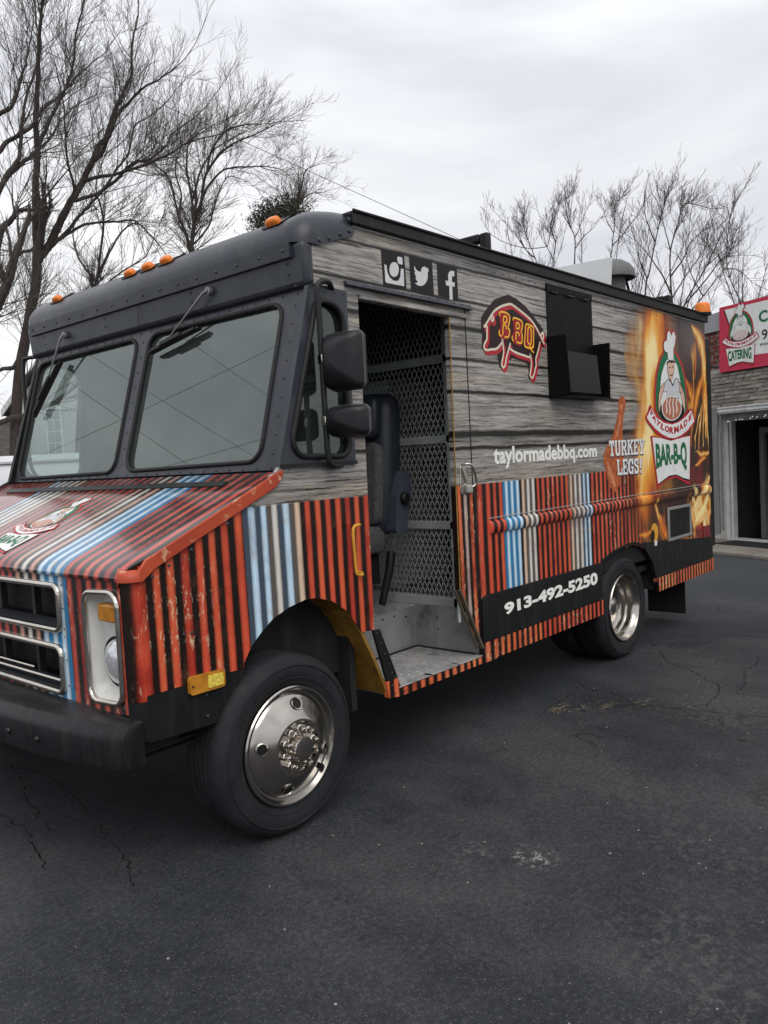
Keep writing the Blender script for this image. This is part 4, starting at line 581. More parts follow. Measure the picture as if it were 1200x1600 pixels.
# --- panel seam, roof rail, drip rail
mb = MB().box(1.5585, 1.5665, -.0015, 0, 1.10, 2.27); part(mb, 'panel_seam', M_BLACK)
mb = MB(); mb.hexa([(.70, -.028, 2.552), (5.08, -.028, 2.512), (5.08, .05, 2.512), (.70, .05, 2.552), (.70, -.028, 2.604), (5.08, -.028, 2.574), (5.08, .05, 2.574), (.70, .05, 2.604)])
mb.hexa([(.70, -.038, 2.600), (5.08, -.038, 2.570), (5.08, -.0285, 2.570), (.70, -.0285, 2.600), (.70, -.038, 2.612), (5.08, -.038, 2.582), (5.08, -.0285, 2.582), (.70, -.0285, 2.612)])
part(mb, 'roof_rail', M_BLACK, bevel=.003)
mb = MB(); mb.hexa([(.70, -.004, 2.544), (5.08, -.004, 2.500), (5.08, 0, 2.500), (.70, 0, 2.544), (.70, -.004, 2.548), (5.08, -.004, 2.505), (5.08, 0, 2.505), (.70, 0, 2.548)]); part(mb, 'roof_trim', M_WHP)
mb = MB(); mb.hexa([(.65, -.03, 2.275), (1.612, -.03, 2.262), (1.612, 0, 2.262), (.65, 0, 2.275), (.65, -.012, 2.296), (1.605, -.012, 2.288), (1.605, 0, 2.288), (.65, 0, 2.296)]); part(mb, 'drip_rail', M_NAVY, bevel=.003)
mb = MB(); mb.hexa([(.74, -.012, 2.226), (1.57, -.012, 2.214), (1.57, 0, 2.214), (.74, 0, 2.226), (.74, -.012, 2.250), (1.57, -.012, 2.240), (1.57, 0, 2.240), (.74, 0, 2.250)]); part(mb, 'door_header', M_SIDE, bevel=.005)
# --- roof, far side, rear, belly
mb = MB(); rings = []
for xx in (.70, 5.08):
    dz = 0 if xx < 1 else -.032
    rings.append([(xx, .05, 2.60 + dz), (xx, .4, 2.622 + dz), (xx, 1.25, 2.632 + dz), (xx, 2.1, 2.622 + dz), (xx, YW - .02, 2.60 + dz), (xx, YW - .02, 2.56 + dz), (xx, .05, 2.56 + dz)])
mb.loft(rings); part(mb, 'roof_panel', M_BLACK)
mb = MB(); mb.plate([(-.46, .55), (-.05, .55), (.05, .85), (.31, .93), (.56, .84), (.64, .4), (3.0, .4), (3.1, .74), (3.5, .80), (3.8, .68), (3.93, .4), (5.1, .4), (5.06, 2.55), (.5, 2.55), (.45, 2.25), (.21, 1.49), (-.46, 1.17)],
    [roundpoly([(.30, 1.51), (.675, 1.51), (.735, 2.19), (.49, 2.19)], [.07, .05, .10, .06], 5)], lambda u, v, w: (u, YW - w, v), .03); part(mb, 'side_panel', M_BLACK)
mb = MB(); lip = arch_r[:7]; lip2 = [(x + .004, z + .016) for x, z in lip[::-1]]; mb.plate(lip + lip2, [], sideo(.005), .02); part(mb, 'wheel_arch_lip', M_BLACK)
mb = MB().box(5.055, 5.085, .03, YW - .03, .42, 2.54); part(mb, 'rear_wall', M_BLACK)
mb = MB(); mb.box(5.09, 5.20, .004, .06, .60, 2.385); mb.box(5.20, 5.42, .01, .035, 2.150, 2.168); part(mb, 'rear_door', M_BLACK, bevel=.004)
mb = MB(); mb.box(-.30, 5.0, .85, .95, .40, .56); mb.box(-.30, 5.0, 1.55, 1.65, .40, .56); mb.box(1.62, 5.05, .06, YW - .06, .56, .60); mb.box(3.05, 3.75, .50, 2.0, .30, .44); mb.box(.02, .30, .25, 2.25, .30, .42); mb.box(1.7, 2.95, .05, .8, .40, .56)
part(mb, 'chassis', M_DARK)
mb = MB().box(.655, .69, .10, YW - .05, .34, .93); part(mb, 'firewall', M_DARK)
mb = MB(); pr = [(.375, .927), (.469, .897), (.556, .838), (.613, .763), (.645, .71), (.715, .58), (.795, .40)]
mb.loft([[(x, yy, z) for x, z in pr] + [(x + .012, yy, z + .012) for x, z in pr[::-1]] for yy in (.004, .455)]); part(mb, 'wheel_arch_liner', M_MUST)
mb = MB(); mb.box(-.44, .66, .172, .20, .52, 1.1); mb.box(-.44, .70, .02, .172, .935, .95); part(mb, 'inner_fender', M_DARK)
mb = MB(); mb.box(3.0, 3.95, .42, .45, .4, .9); mb.box(2.98, 3.96, .03, .44, .82, .84); mb.box(3.94, 3.96, .03, .42, .40, .83); mb.box(2.98, 3.0, .03, .42, .40, .83); part(mb, 'wheel_house', M_DARK)
mb = MB(); mb.plate([(.13, .05), (.46, .05), (.46, .42), (.13, .42)], [], lambda u, v, w: (4.80 + w, u, v), .008); part(mb, 'mud_flap', M_RUBBER)
mb = MB().tube(smoothpath([(4.9, .35, .40), (5.12, .30, .385), (5.20, .26, .375), (5.235, .235, .335), (5.25, .225, .31)]), .022, 8); part(mb, 'tail_pipe', M_BLACK, smooth=40)
# ------------------------------------------------------------------ cab front
H0 = Vector((.187, 0, 1.468)); HS = (1.468 - 1.186) / (.187 + .476)   # hood slope
hz = lambda x: 1.468 + (x - .187) * HS
YF = YW - .0
# hood skin: rear edge -> front crease -> lip, with rounded flanks
mb = MB(); rings = []
prof = [(.20, hz(.20)), (.0, hz(.0)), (-.2, hz(-.2)), (-.40, hz(-.40)), (-.455, hz(-.455)), (-.490, hz(-.49) - .003), (-.513, 1.158), (-.522, 1.142), (-.524, 1.126)]
for x, z in prof:
    k = max(0, (-.40 - x) / .124)            # corner rounding at the nose
    ins = .055 * k ** 2
    row = []
    for y, dz in [(-.013 + ins, -.022), (-.012 + ins, -.004), (-.004 + ins, 0)] + [(y_, 0) for y_ in np.linspace(.10, YF - .10, 24)] + [(YF - .012 - ins, 0), (YF + .008 - ins, -.008), (YF + .014 - ins, -.022)]:
        row.append((x, y, z + dz))
    rings.append(row)
mb.loft(rings, close=False, caps=False)
hood = part(mb, 'hood', M_HOOD, smooth=40)
s_ = hood.modifiers.new('thick', 'SOLIDIFY'); s_.thickness = .012; s_.offset = -1
mb = MB(); rr = []
for i in range(9):
    a = math.pi / 2 * i / 8; xx = -.470 - .0545 * math.cos(a); yy = .040 - .056 * math.sin(a)
    rr.append([(xx, yy, 1.124), (xx, yy, 1.143), (xx + .008, yy + .010, 1.160), (xx + .03, yy + .035, 1.173)])
mb.loft(rr, close=False, caps=False); part(mb, 'hood_edge', M_EDGE, smooth=50)
# folded orange edge of the hood on the near side
mb = MB(); mb.plate([(.226, hz(.2) + .003), (.212, hz(.19) - .022), (.17, hz(.17) - .052), (-.40, hz(-.40) - .056), (-.462, 1.118), (-.478, 1.125), (-.470, 1.165), (-.44, hz(-.44) - .004), (.20, hz(.2) + .004)], [], sideo(.016), .014)
part(mb, 'hood_edge', M_EDGE, bevel=.004, seg=2)
mb = MB(); mb.hexa([(.082, .22, hz(.082) + .001), (.118, .22, hz(.118) + .001), (.118, 2.24, hz(.118) + .001), (.082, 2.24, hz(.082) + .001), (.082, .22, hz(.082) + .006), (.118, .22, hz(.118) + .009), (.118, 2.24, hz(.118) + .009), (.082, 2.24, hz(.082) + .006)]); part(mb, 'cowl_vent', M_BLACK, bevel=.002)
# fascia with openings for grilles and lamps
XF = -.515
fz0, fz1 = .648, 1.123
hl = roundpoly([(.062, .690), (.287, .676), (.287, 1.078), (.056, 1.088)], .05, 5)
hl2 = [(YW - y, z) for y, z in hl][::-1]
g1 = roundpoly([(.478, .912), (2.022, .912), (2.022, 1.086), (.478, 1.086)], .035, 5)
g2 = roundpoly([(.488, .668), (2.012, .668), (2.012, .846), (.488, .846)], .035, 5)
mb = MB(); mb.plate([(.045, fz0 + .008), (.10, fz0), (1.25, fz0 - .03), (2.40, fz0), (2.455, fz0 + .008), (2.455, fz1), (.045, fz1)], [hl, hl2, g1, g2], lambda u, v, w: (XF + w, u, v), .016)
for sg in (0, 1):
    rr = []
    for i in range(7):
        a = math.pi / 2 * i / 6
        xx = XF + .05 - .05 * math.cos(a); yy = .05 - .05 * math.sin(a) - .002
        rr.append([(xx, yy if not sg else YW - yy, .552 if False else .70), (xx, yy if not sg else YW - yy, fz1)])
    if sg: mb.loft(rr, close=False, caps=False)
    else: MB().loft(rr, close=False, caps=False).build('fascia', M_SIDE, T, smooth=50)
part(mb, 'fascia', M_HOOD, smooth=35)
mb = MB(); rr = []
for i in range(7):
    a = math.pi / 2 * i / 6; xx = XF + .05 - .05 * math.cos(a); yy = .05 - .05 * math.sin(a) - .004
    rr.append([(xx, yy, .556 + .01 * (1 - i / 6)), (xx, yy, .700)])
mb.loft(rr, close=False, caps=False); mb.box(XF + .004, XF + .02, .045, .11, .58, .646); part(mb, 'lower_panel', M_BLACK, smooth=40)
# grilles
def ringpath(poly, x): return [(x, p[0], p[1]) for p in poly]
for poly, z0, z1, nm in ((g1, .912, 1.086, 0), (g2, .668, .846, 1)):
    mb = MB().tube(ringpath(poly, XF - .006), .013, 8, closed=True); g = part(mb, 'grille', M_CHROME, smooth=50)
    mb = MB(); mb.loft([[(XF + .002, p[0], p[1]) for p in poly], [(XF + .10, p[0] * .985 + .018, p[1] * .9 + (z0 + z1) * .05) for p in poly]], caps=False); mb.build('grille_duct', mat('slate duct plastic', (.035, .038, .046), .5), g)
    mb = MB().box(XF + .16, XF + .18, .42, 2.08, z0 - .02, z1 + .02); mb.build('radiator', M_BLACK, g)
    mb = MB()
    for i in range(18):
        zc = z0 + .012 + (z1 - z0 - .02) * i / 17; mb.box(XF + .152, XF + .16, .60, 1.9, zc - .0022, zc + .0022)
    for yy in (.70, .92, 1.25, 1.58, 1.80): mb.box(XF + .10, XF + .13, yy - .012, yy + .012, z0 - .01, z1 + .01)
    tag(mb.build('radiator_fins', mat('dull radiator metal', (.05, .05, .052), .5, metal=.5), g), kind='stuff')
    if nm:
        mb = MB().tube([(XF + .02, .56, .702), (XF + .02, 1.94, .702)], .007, 6); mb.tube([(XF + .02, .78, .728), (XF + .02, 1.72, .728)], .005, 6); mb.build('grille_bar', M_CHROME, g)
# headlamps
for k in (0, 1):
    Y = (lambda y: y) if not k else (lambda y: YW - y)
    poly = [(Y(p[0]), p[1]) for p in hl]
    mb = MB().tube(ringpath(poly, XF - .007), .011, 8, closed=True); hd = part(mb, 'headlight', M_CHROME, smooth=50)
    cy = sum(p[0] for p in poly) / len(poly); cz = sum(p[1] for p in poly) / len(poly)
    mb = MB(); mb.loft([[(XF, p[0], p[1]) for p in poly], [(XF + .055, cy + (p[0] - cy) * .82, cz + (p[1] - cz) * .88) for p in poly]], caps=False); mb.add([(XF + .055, cy + (p[0] - cy) * .82, cz + (p[1] - cz) * .88) for p in poly], [tuple(range(len(poly)))])
    mb.build('headlight_bucket', M_WHP, hd, smooth=30)
    mb = MB().lathe([(.001, -.030), (.04, -.027), (.075, -.012), (.086, .004), (.086, .02)], (XF + .035, Y(.150), .825), 'x', 28); mb.build('headlight_lens', M_LENS, hd, smooth=60)
    mb = MB().tube([(XF + .036, Y(.150) + .089 * math.cos(a), .825 + .089 * math.sin(a)) for a in [2 * math.pi * i / 28 for i in range(28)]], .005, 6, closed=True); mb.build('lens_ring', M_BLACK, hd, smooth=50)
    mb = MB().box(XF - .002, XF + .045, min(Y(.076), Y(.205)), max(Y(.076), Y(.205)), .975, 1.040); mb.build('turn_signal', M_AMB, hd, bevel=.008)
# front bumper: deep channel bowed forward
mb = MB(); rings = []
for yy, xf, s in [(-.018, -.560, .90), (-.013, -.577, .97), (.01, -.592, 1), (.07, -.612, 1), (.20, -.640, 1), (.45, -.675, 1), (.85, -.705, 1), (1.25, -.712, 1), (1.65, -.705, 1), (2.05, -.675, 1), (2.30, -.640, 1), (2.44, -.612, 1), (2.52, -.590, 1), (2.549, -.575, .95), (2.555, -.560, .84)]:
    zc = .565; h = .085 * s; xb = -.50
    pf = [(xb, zc + h * .95), (xf + .06, zc + h * .98), (xf + .028, zc + h * .90), (xf + .012, zc + h * .62), (xf + .004, zc + h * .50), (xf, zc + h * .25), (xf, zc - h * .75), (xf + .012, zc - h), (xf + .05, zc - h * 1.02), (xb, zc - h * .9)]
    rings.append([(a, yy, b) for a, b in pf])
mb.loft(rings); bp = part(mb, 'front_bumper', mat('scuffed black bumper paint', (.011, .0115, .0125), .40, var=.3, vs=5, spec=.24, streak=.10, dirt=.45, dirtcol=(.045, .044, .042), scratch=.5, bump=.25, bs=45), smooth=40)
for yy, xf in ((.42, -.672), (.62, -.689), (1.88, -.689), (2.08, -.672)): MB().lathe([(.013, 0), (.011, .006), (.006, .009), (.001, .010)], (xf, yy, .545), 'x', 12, sgn=-1).build('bolt', M_PLAST, bp, smooth=40)
mb = MB()
for i in range(5): mb.box(-.45 + .0, .0, .10, .13, .46 + .025 * i, .468 + .025 * i)
mb.box(-.46, -.30, .08, 2.4, .50, .56); part(mb, 'leaf_spring', M_DARK)
# ------------------------------------------------------------------ windscreen
WA = Vector((.235, 0, 1.4816)); WB = Vector((.4482, 0, 2.24)); WD = (WB - WA).normalized(); WN = Vector((-WD.z, 0, WD.x))
def ws(y, z, off=0.0):
    s = (z - 1.4816) / WD.z
    p = WA + WD * s + WN * off; return (p.x, y, p.z)
wl = roundpoly([(1.32, 1.508), (2.435, 1.500), (2.43, 2.205), (1.315, 2.212)], .075, 6)
wr = roundpoly([(.160, 1.520), (1.215, 1.510), (1.20, 2.212), (.160, 2.205)], .075, 6)
mb = MB(); mb.plate([(.035, 1.4816), (YW - .035, 1.4816), (YW - .035, 2.262), (.035, 2.262)], [wl, wr], lambda u, v, w: ws(u, v, -w), .03); wf = part(mb, 'windshield_frame', M_NAVY)
mb = MB(); rr = []
for i in range(6):
    a = math.pi / 2 * i / 5; off = -.03 + .03 * math.cos(a); y = .035 - .036 * math.sin(a)
    rr.append([ws(y, 1.4816, off), ws(y, 2.262, off)])
mb.loft(rr, close=False, caps=False); mb.build('pillar', M_NAVY, wf, smooth=60)
for poly in (wr, wl):
    mb = MB(); n = len(poly); mb.add([ws(p[0], p[1], -.012) for p in poly], [tuple(range(n))]); g = part(mb, 'windshield', M_WS)
    mb = MB().tube([ws(p[0], p[1], .002) for p in poly], .0105, 8, closed=True); mb.build('windshield_gasket', M_RUBBER, g, smooth=60)
# side quarter window set in a dark surround
sw = roundpoly([(.262, 1.532), (.622, 1.524), (.628, 2.178), (.468, 2.196)], [.07, .06, .09, .06], 6)
mb = MB(); mb.plate([(.208, 1.494), (.660, 1.491), (.660, 2.250), (.455, 2.262), (.43, 2.25)], [sw], sideo(.006), .026); sf = part(mb, 'quarter_window', M_NAVY)
mb = MB(); mb.add([(p[0], .012, p[1]) for p in sw], [tuple(range(len(sw)))]); mb.build('window_glass', M_SG, sf)
mb = MB().tube([(p[0], -.008, p[1]) for p in sw], .013, 8, closed=True); mb.build('window_gasket', M_RUBBER, sf, smooth=60)
mb = MB().box(.215, .66, -.016, -.006, 1.487, 1.503); mb.build('window_trim', M_RUBBER, sf)
# ------------------------------------------------------------------ visor band and roof cap
def rr_yz(x, y0, y1, z0, z1): return None
mb = MB(); mb.hexa([(.425, -.005, 2.250), (.476, -.005, 2.254), (.476, YW + .005, 2.254), (.425, YW + .005, 2.250), (.405, -.005, 2.436), (.476, -.005, 2.436), (.476, YW + .005, 2.436), (.405, YW + .005, 2.436)])
vis = part(mb, 'visor', M_NAVY, bevel=.022, seg=4)
mb = MB(); mb.hexa([(.394, .06, 2.372), (.42, .06, 2.372), (.42, YW - .06, 2.372), (.394, YW - .06, 2.372), (.386, .06, 2.436), (.42, .06, 2.436), (.42, YW - .06, 2.436), (.386, YW - .06, 2.436)]); mb.build('visor_strip', M_NAVY, vis, bevel=.003)
MB().box(.4045, .4065, 1.2485, 1.2515, 2.262, 2.37).build('seam', M_BLACK, vis)
prof = [(.388, 2.437), (.390, 2.462), (.398, 2.492), (.415, 2.522), (.442, 2.549), (.478, 2.571), (.525, 2.589), (.585, 2.603), (.65, 2.613), (.712, 2.618)]
pn = []
for i in range(len(prof)):
    a = prof[max(i - 1, 0)]; b = prof[min(i + 1, len(prof) - 1)]; dx, dz = b[0] - a[0], b[1] - a[1]; l = math.hypot(dx, dz); pn.append((-dz / l, dx / l))
rings = []
for sgn, ye in ((1, -.016), (-1, YW + .016)):
    rr = []
    for k in range(9):
        a = math.pi / 2 * k / 8; ins = .105 * (1 - math.sin(a)); y = ye + sgn * .105 * (1 - math.cos(a))
        g = [(x - nx * ins, y, z - nz * ins) for (x, z), (nx, nz) in zip(prof, pn)]
        g = [(g[0][0], y, 2.437 - .013 * (1 - k / 8))] + g + [(.712, y, 2.498 + 0 * k)]
        rr.append(g)
    rings += rr if sgn > 0 else rr[::-1]
mb = MB(); mb.loft(rings); cap = part(mb, 'roof_cap', M_NAVY, smooth=35)
# clearance lamps in recesses on the cap
LT = Vector((.74, 0, .67)); LN = Vector((-.67, 0, .74))
for yy in (.200, 1.015, 1.180, 1.352, 2.150):
    c = Vector((.443, yy, 2.551)); mb = MB(); rings = []
    for z, k in ((-.01, 1), (.010, 1), (.020, .92), (.027, .74), (.030, .4)): rings.append([tuple(c + LT * (p[0] * k * .021) + Vector((0, p[1] * k * .040, 0)) + LN * z) for p in roundpoly([(-1, -1), (1, -1), (1, 1), (-1, 1)], .6, 4)])
    mb.loft(rings); lp = part(mb, 'clearance_lamp', M_ORL, smooth=60)
    mb = MB(); mb.plate(roundpoly([(-.030, -.060), (.075, -.105), (.075, .105), (-.030, .060)], .02, 4), [], lambda u, v, w: tuple(c + LT * u + Vector((0, v, 0)) + LN * (.004 - u * u * 4.0 + w)), .003); mb.build('lamp_housing', M_BLACK, lp)
# wipers
for piv, ae, b0, b1 in (((2.030, 2.325), (2.225, 2.02), (2.105, 2.175), (2.318, 1.865)), ((.640, 2.335), (.965, 2.155), (1.135, 2.100), (.735, 2.172))):
    p0 = (.395, piv[0], piv[1]); a1 = ws(ae[0], ae[1], .035)
    mb = MB().lathe([(.022, 0), (.020, .018), (.001, .02)], (.412, piv[0], piv[1]), 'x', 12, sgn=-1); mb.tube([p0, (.383, piv[0] * .95 + ae[0] * .05, piv[1] * .95 + ae[1] * .05), tuple((Vector((.383, piv[0] * .95 + ae[0] * .05, piv[1] * .95 + ae[1] * .05)) * .4 + Vector(a1) * .6)), a1], [.009, .0075, .0045, .004], 6); w = part(mb, 'wiper', mat('grey wiper arm', (.20, .20, .20), .4, metal=.6), smooth=50)
    q0 = Vector(ws(*b0, .022)); q1 = Vector(ws(*b1, .022)); dq = q1 - q0
    mb = MB().bar(q0, q1, .010, .026, WN); mb.bar(q0 + dq * .06 + WN * .017, q0 + dq * .94 + WN * .017, .014, .009, WN); mb.bar(q0 + dq * .30 + WN * .027, q0 + dq * .70 + WN * .027, .020, .014, WN); mb.build('wiper_blade', M_RUBBER, w)
# mirrors on a tube bracket
tb = smoothpath([(.575, .0, 2.252), (.52, -.035, 2.268), (.47, -.045, 2.262), (.445, -.042, 2.23), (.447, -.042, 2.10), (.448, -.042, 1.90), (.448, -.042, 1.70), (.450, -.042, 1.56), (.458, -.042, 1.505), (.49, -.035, 1.484), (.575, .0, 1.487)], 4)
mb = MB().tube(tb, .0125, 8); br = part(mb, 'mirror_bracket', M_PLAST, smooth=60)
for zc in (1.935, 1.675): MB().box(.435, .462, -.056, -.028, zc - .02, zc + .02).build('clamp', M_CHROME, br, bevel=.004)
for z0, z1, y1 in ((1.800, 2.043, -.235), (1.605, 1.738, -.248)):
    mb = MB(); y0 = -.048; rings = []
    c = ((y0 + y1) / 2, (z0 + z1) / 2)
    base = roundpoly([(y0, z0), (y0, z1), (y1, z1 - .008), (y1, z0)], .026, 5)
    for xx, k, dy in ((.520, .97, 0), (.505, 1.0, 0), (.480, 1.0, 0), (.455, .93, .004), (.432, .72, .012), (.418, .40, .03), (.414, .15, .04)):
        rings.append([(xx, c[0] + (p[0] - c[0]) * k + dy, c[1] + (p[1] - c[1]) * k + (.02 if k < .9 else 0) * (1 - k)) for p in base])
    mb.loft(rings); mh = part(mb, 'mirror', M_PLAST, smooth=40)
    mb = MB(); mb.add([(.5215, c[0] + (p[0] - c[0]) * .9, c[1] + (p[1] - c[1]) * .92) for p in base], [tuple(range(len(base)))]); mb.build('mirror_glass', mat('mirror silver', (.75, .76, .77), .03, metal=1, var=.03), mh)
    mb = MB().tube([(.500, c[0] + (p[0] - c[0]) * 1.0, c[1] + (p[1] - c[1]) * 1.0) for p in base], .005, 6, closed=True); mb.build('mirror_rim', mat('worn grey edge', (.07, .07, .075), .5), mh)
mb = MB().tube(smoothpath([(.46, YW, 2.26), (.44, YW + .10, 2.262), (.425, YW + .13, 2.22), (.42, YW + .13, 1.9), (.42, YW + .13, 1.6), (.45, YW + .08, 1.5), (.5, YW, 1.5)], 4), .0125, 8); part(mb, 'mirror_bracket', M_PLAST, smooth=60)
# ------------------------------------------------------------------ wheels
def wheel(cx, y0, rear, far=False):
    r = .367; cz = r - .003; sg = -1 if far else 1
    c = (cx, y0, cz)
    w_ = .225
    prof = [(.240, .020), (.246, .006), (.262, .000), (.285, -.008), (.315, -.010), (.336, -.004), (.349, .008), (.360, .022), (.366, .034), (r, .045)]
    for k in range(1, 5):
        a = .045 + (w_ - .09) * k / 5
        prof += [(r, a - .006), (r - .010, a - .004), (r - .010, a + .004), (r, a + .006)]
    prof += [(r, w_ - .045), (.360, w_ - .02), (.34, w_), (.30, w_ + .008), (.25, w_), (.24, w_ - .02)]
    mb = MB().lathe(prof, c, 'y', 64, sgn=sg); ty = _tmp = mb
    hub = empty_wheel = None
    to = part(mb, 'wheel', M_TYRE, smooth=30)
    # raised sidewall rings
    mb = MB().lathe([(.322, -.0105), (.324, -.0125), (.327, -.0125), (.329, -.0095)], c, 'y', 64, sgn=sg); mb.lathe([(.270, -.002), (.272, -.006), (.276, -.006), (.278, -.004)], c, 'y', 64, sgn=sg); mb.build('sidewall_ring', M_TYRE, to, smooth=40)
    if rear:
        rp = [(.243, .018), (.242, -.002), (.237, -.010), (.231, -.008), (.226, .004), (.221, .022), (.213, .032), (.205, .036), (.203, .070), (.196, .078), (.190, .082), (.186, .110), (.176, .120), (.155, .125), (.120, .128), (.105, .124), (.10, .122), (.085, .122), (.070, .120), (.066, .085), (.060, .074), (.04, .066), (.001, .064)]
        rr, hr, hd = .150, .026, .1255
    else:
        rp = [(.243, .018), (.243, -.004), (.238, -.010), (.231, -.010), (.226, -.002), (.219, .008), (.211, .010), (.204, .004), (.197, -.001), (.180, -.010), (.160, -.022), (.140, -.034), (.122, -.043), (.112, -.047), (.106, -.046), (.103, -.036), (.100, -.030), (.056, -.030), (.053, -.034), (.051, -.070), (.047, -.078), (.036, -.080), (.001, -.080)]
        rr, hr, hd = .172, .024, -.0155
    mb = MB().lathe(rp, c, 'y', 64, sgn=sg); rim = mb.build('rim', M_RIM, to, smooth=35)
    holes = (82, 168, 254, 340) if not rear else (60, 132, 204, 276, 348)
    slope = -.55 if not rear else 0.0
    for a in holes:
        a = R(a); ca, sa = math.cos(a), math.sin(a)
        ctr = Vector((c[0] + rr * ca, c[1] + sg * (hd - .002), c[2] + rr * sa)); rd = Vector((ca, 0, sa)); tg = Vector((-sa, 0, ca)); rd2 = Vector((ca, -slope * sg * .9, sa)).normalized()
        ring = [ctr + rd2 * (hr * math.cos(2 * math.pi * k / 16)) + tg * (hr * 1.0 * math.sin(2 * math.pi * k / 16)) for k in range(16)]
        mb = MB().add([p + Vector((0, -.0022 * sg, 0)) for p in ring], [tuple(range(16))]); mb.build('hand_hole', M_BLACK, rim)
        MB().tube([p + Vector((0, -.002 * sg, 0)) for p in ring], .0035, 5, closed=True).build('hole_rim', M_RIM, rim, smooth=60)
    if not rear:
        for k in range(10):
            a = 2 * math.pi * k / 10 + .2; mb = MB().lathe([(.016, 0), (.016, .018), (.012, .022), (.0115, .036), (.007, .045), (.001, .047)], (c[0] + .078 * math.cos(a), c[1] - .030 * sg, c[2] + .078 * math.sin(a)), 'y', 8, sgn=-sg)
            mb.build('lug_nut', M_CHROME, to, smooth=25)
        mb = MB(); a = R(-42); mb.bar((c[0] + .205 * math.cos(a - .06), c[1] - .006 * sg, c[2] + .205 * math.sin(a - .06)), (c[0] + .205 * math.cos(a + .06), c[1] - .006 * sg, c[2] + .205 * math.sin(a + .06)), .012, .012, (0, 1, 0)); mb.build('valve_notch', M_BLACK, to)
    return to
wheel(.145, -.045, False); wheel(3.385, .020, True); wheel(.145, YW + .045, False, True); wheel(3.385, YW - .02, True, True)
mb = MB().lathe([(.24, 0), (.30, -.005), (.36, .02), (.367, .05), (.367, .17), (.35, .2), (.25, .2)], (3.385, .27, .364), 'y', 40); part(mb, 'inner_tyre', M_TYRE, smooth=40)
# ------------------------------------------------------------------ doorway, step well, cab
mb = MB(); mb.box(.80, 1.585, .0, .462, .395, .412); step = part(mb, 'step_well', M_ALU)
mb = MB(); mb.box(.72, 1.60, .462, .475, .395, .645); mb.box(1.587, 1.60, .0, .462, .395, .66); mb.build('riser', mat('streaked riser sheet', (.20, .20, .205), .5, var=.25, vs=4, streak=.35, dirt=.7, dirtcol=(.03, .028, .025)), step)
mb = MB(); mb.box(.80, 1.585, .450, .4615, .4125, .420); mb.box(1.574, 1.5865, .01, .450, .4125, .420); mb.build('corner_line', mat('dark corner strip', (.02, .018, .016), .9), step)  # dark strips where the step floor meets the risers
for x_, y_, z_ in ((1.50, .4612, .60), (1.40, .4612, .62), (1.30, .4612, .62), (1.5865, .30, .60), (1.5865, .30, .53)): MB().lathe([(.006, 0), (.005, .003), (.001, .004)], (x_, y_, z_), 'y', 8, sgn=-1).build('bolt', M_BLACK, step)
mb = MB(); mb.box(.72, 5.05, .475, YW - .03, .630, .645); mb.box(1.602, 2.97, .03, .475, .630, .645); fl = part(mb, 'cab_floor', M_ALU)
def treads(x0, x1, y0, y1, z, nm, par):
    mb = MB(); p = .036; i = 0; y = y0 + p / 2
    while y < y1 - .01:
        x = x0 + p / 2 + (p / 2 if i % 2 else 0); j = 0
        while x < x1 - .01:
            a = R(40 if (i + j) % 2 else -40); dx, dy = math.cos(a) * .014, math.sin(a) * .014; nx, ny = -math.sin(a) * .0035, math.cos(a) * .0035
            mb.add([(x - dx, y - dy, z), (x + nx, y + ny, z), (x + dx, y + dy, z), (x - nx, y - ny, z), (x, y, z + .0025)], [(0, 3, 4), (3, 2, 4), (2, 1, 4), (1, 0, 4)])
            x += p; j += 1
        y += p; i += 1
    tag(mb.build(nm, mat('tread highlights', (.50, .50, .50), .3, metal=.5), par), kind='stuff')
treads(.84, 1.58, .012, .455, .4125, 'step_treads', step); treads(.74, 1.6, .48, 1.1, .6455, 'floor_treads', fl)
for x0, x1 in ((.87, 1.13), (1.10, 1.36), (1.34, 1.57)):
    mb = MB().box(x0, x1, -.012, .035, .4132, .4185); mb.build('door_track', M_ALU, step, bevel=.003)
# mustard door edge, inner post, slanted seal
mb = MB(); mb.hexa([(1.402, -.003, .80), (1.408, -.003, .80), (1.408, 0, .80), (1.402, 0, .80), (1.418, -.003, 2.212), (1.424, -.003, 2.212), (1.424, 0, 2.212), (1.418, 0, 2.212)]); part(mb, 'door_edge', mat('dull mustard door edge', (.30, .16, .03), .6, var=.4, vs=14, dirt=.7, dirtcol=(.06, .035, .015)))
mb = MB(); mb.bar((1.395, -.004, .80), (1.566, -.012, .46), .012, .018, (0, 1, 0)); mb.bar((1.375, .012, .80), (1.54, .004, .46), .008, .014, (0, 1, 0)); part(mb, 'door_seal', mat('olive edge trim', (.09, .075, .05), .5, dirt=.4))
mb = MB().box(1.50, 1.52, .032, .052, .66, 2.22); part(mb, 'door_post', M_DARK)
mb = MB().tube([(1.436, .036, .62), (1.446, .036, 2.2)], .009, 6); mb.box(1.425, 1.445, .018, .05, 1.35, 1.40); mb.box(1.425, 1.445, .018, .05, 1.22, 1.27); mb.box(1.42, 1.445, .02, .05, 1.02, 1.06); part(mb, 'door_latch_rod', M_GREYMESH)
# lining shuts the cab off from daylight
mb = MB(); mb.box(.56, 5.05, .035, YW - .035, 2.535, 2.55); mb.box(1.70, 5.04, .032, .036, .65, 2.53); mb.box(1.70, 5.04, YW - .036, YW - .032, .65, 2.53); mb.box(5.03, 5.04, .04, YW - .04, .65, 2.53); mb.box(.75, 1.42, .031, .05, 2.232, 2.53); mb.box(.69, .70, .04, .46, .65, 1.40); part(mb, 'cab_lining', M_DARK)
# white appliance just behind the partition
mb = MB().box(2.0, 2.6, .95, 1.75, .65, 2.02); ap = part(mb, 'kitchen_cabinet', mat('white enamel', (.60, .61, .60), .35), bevel=.02)
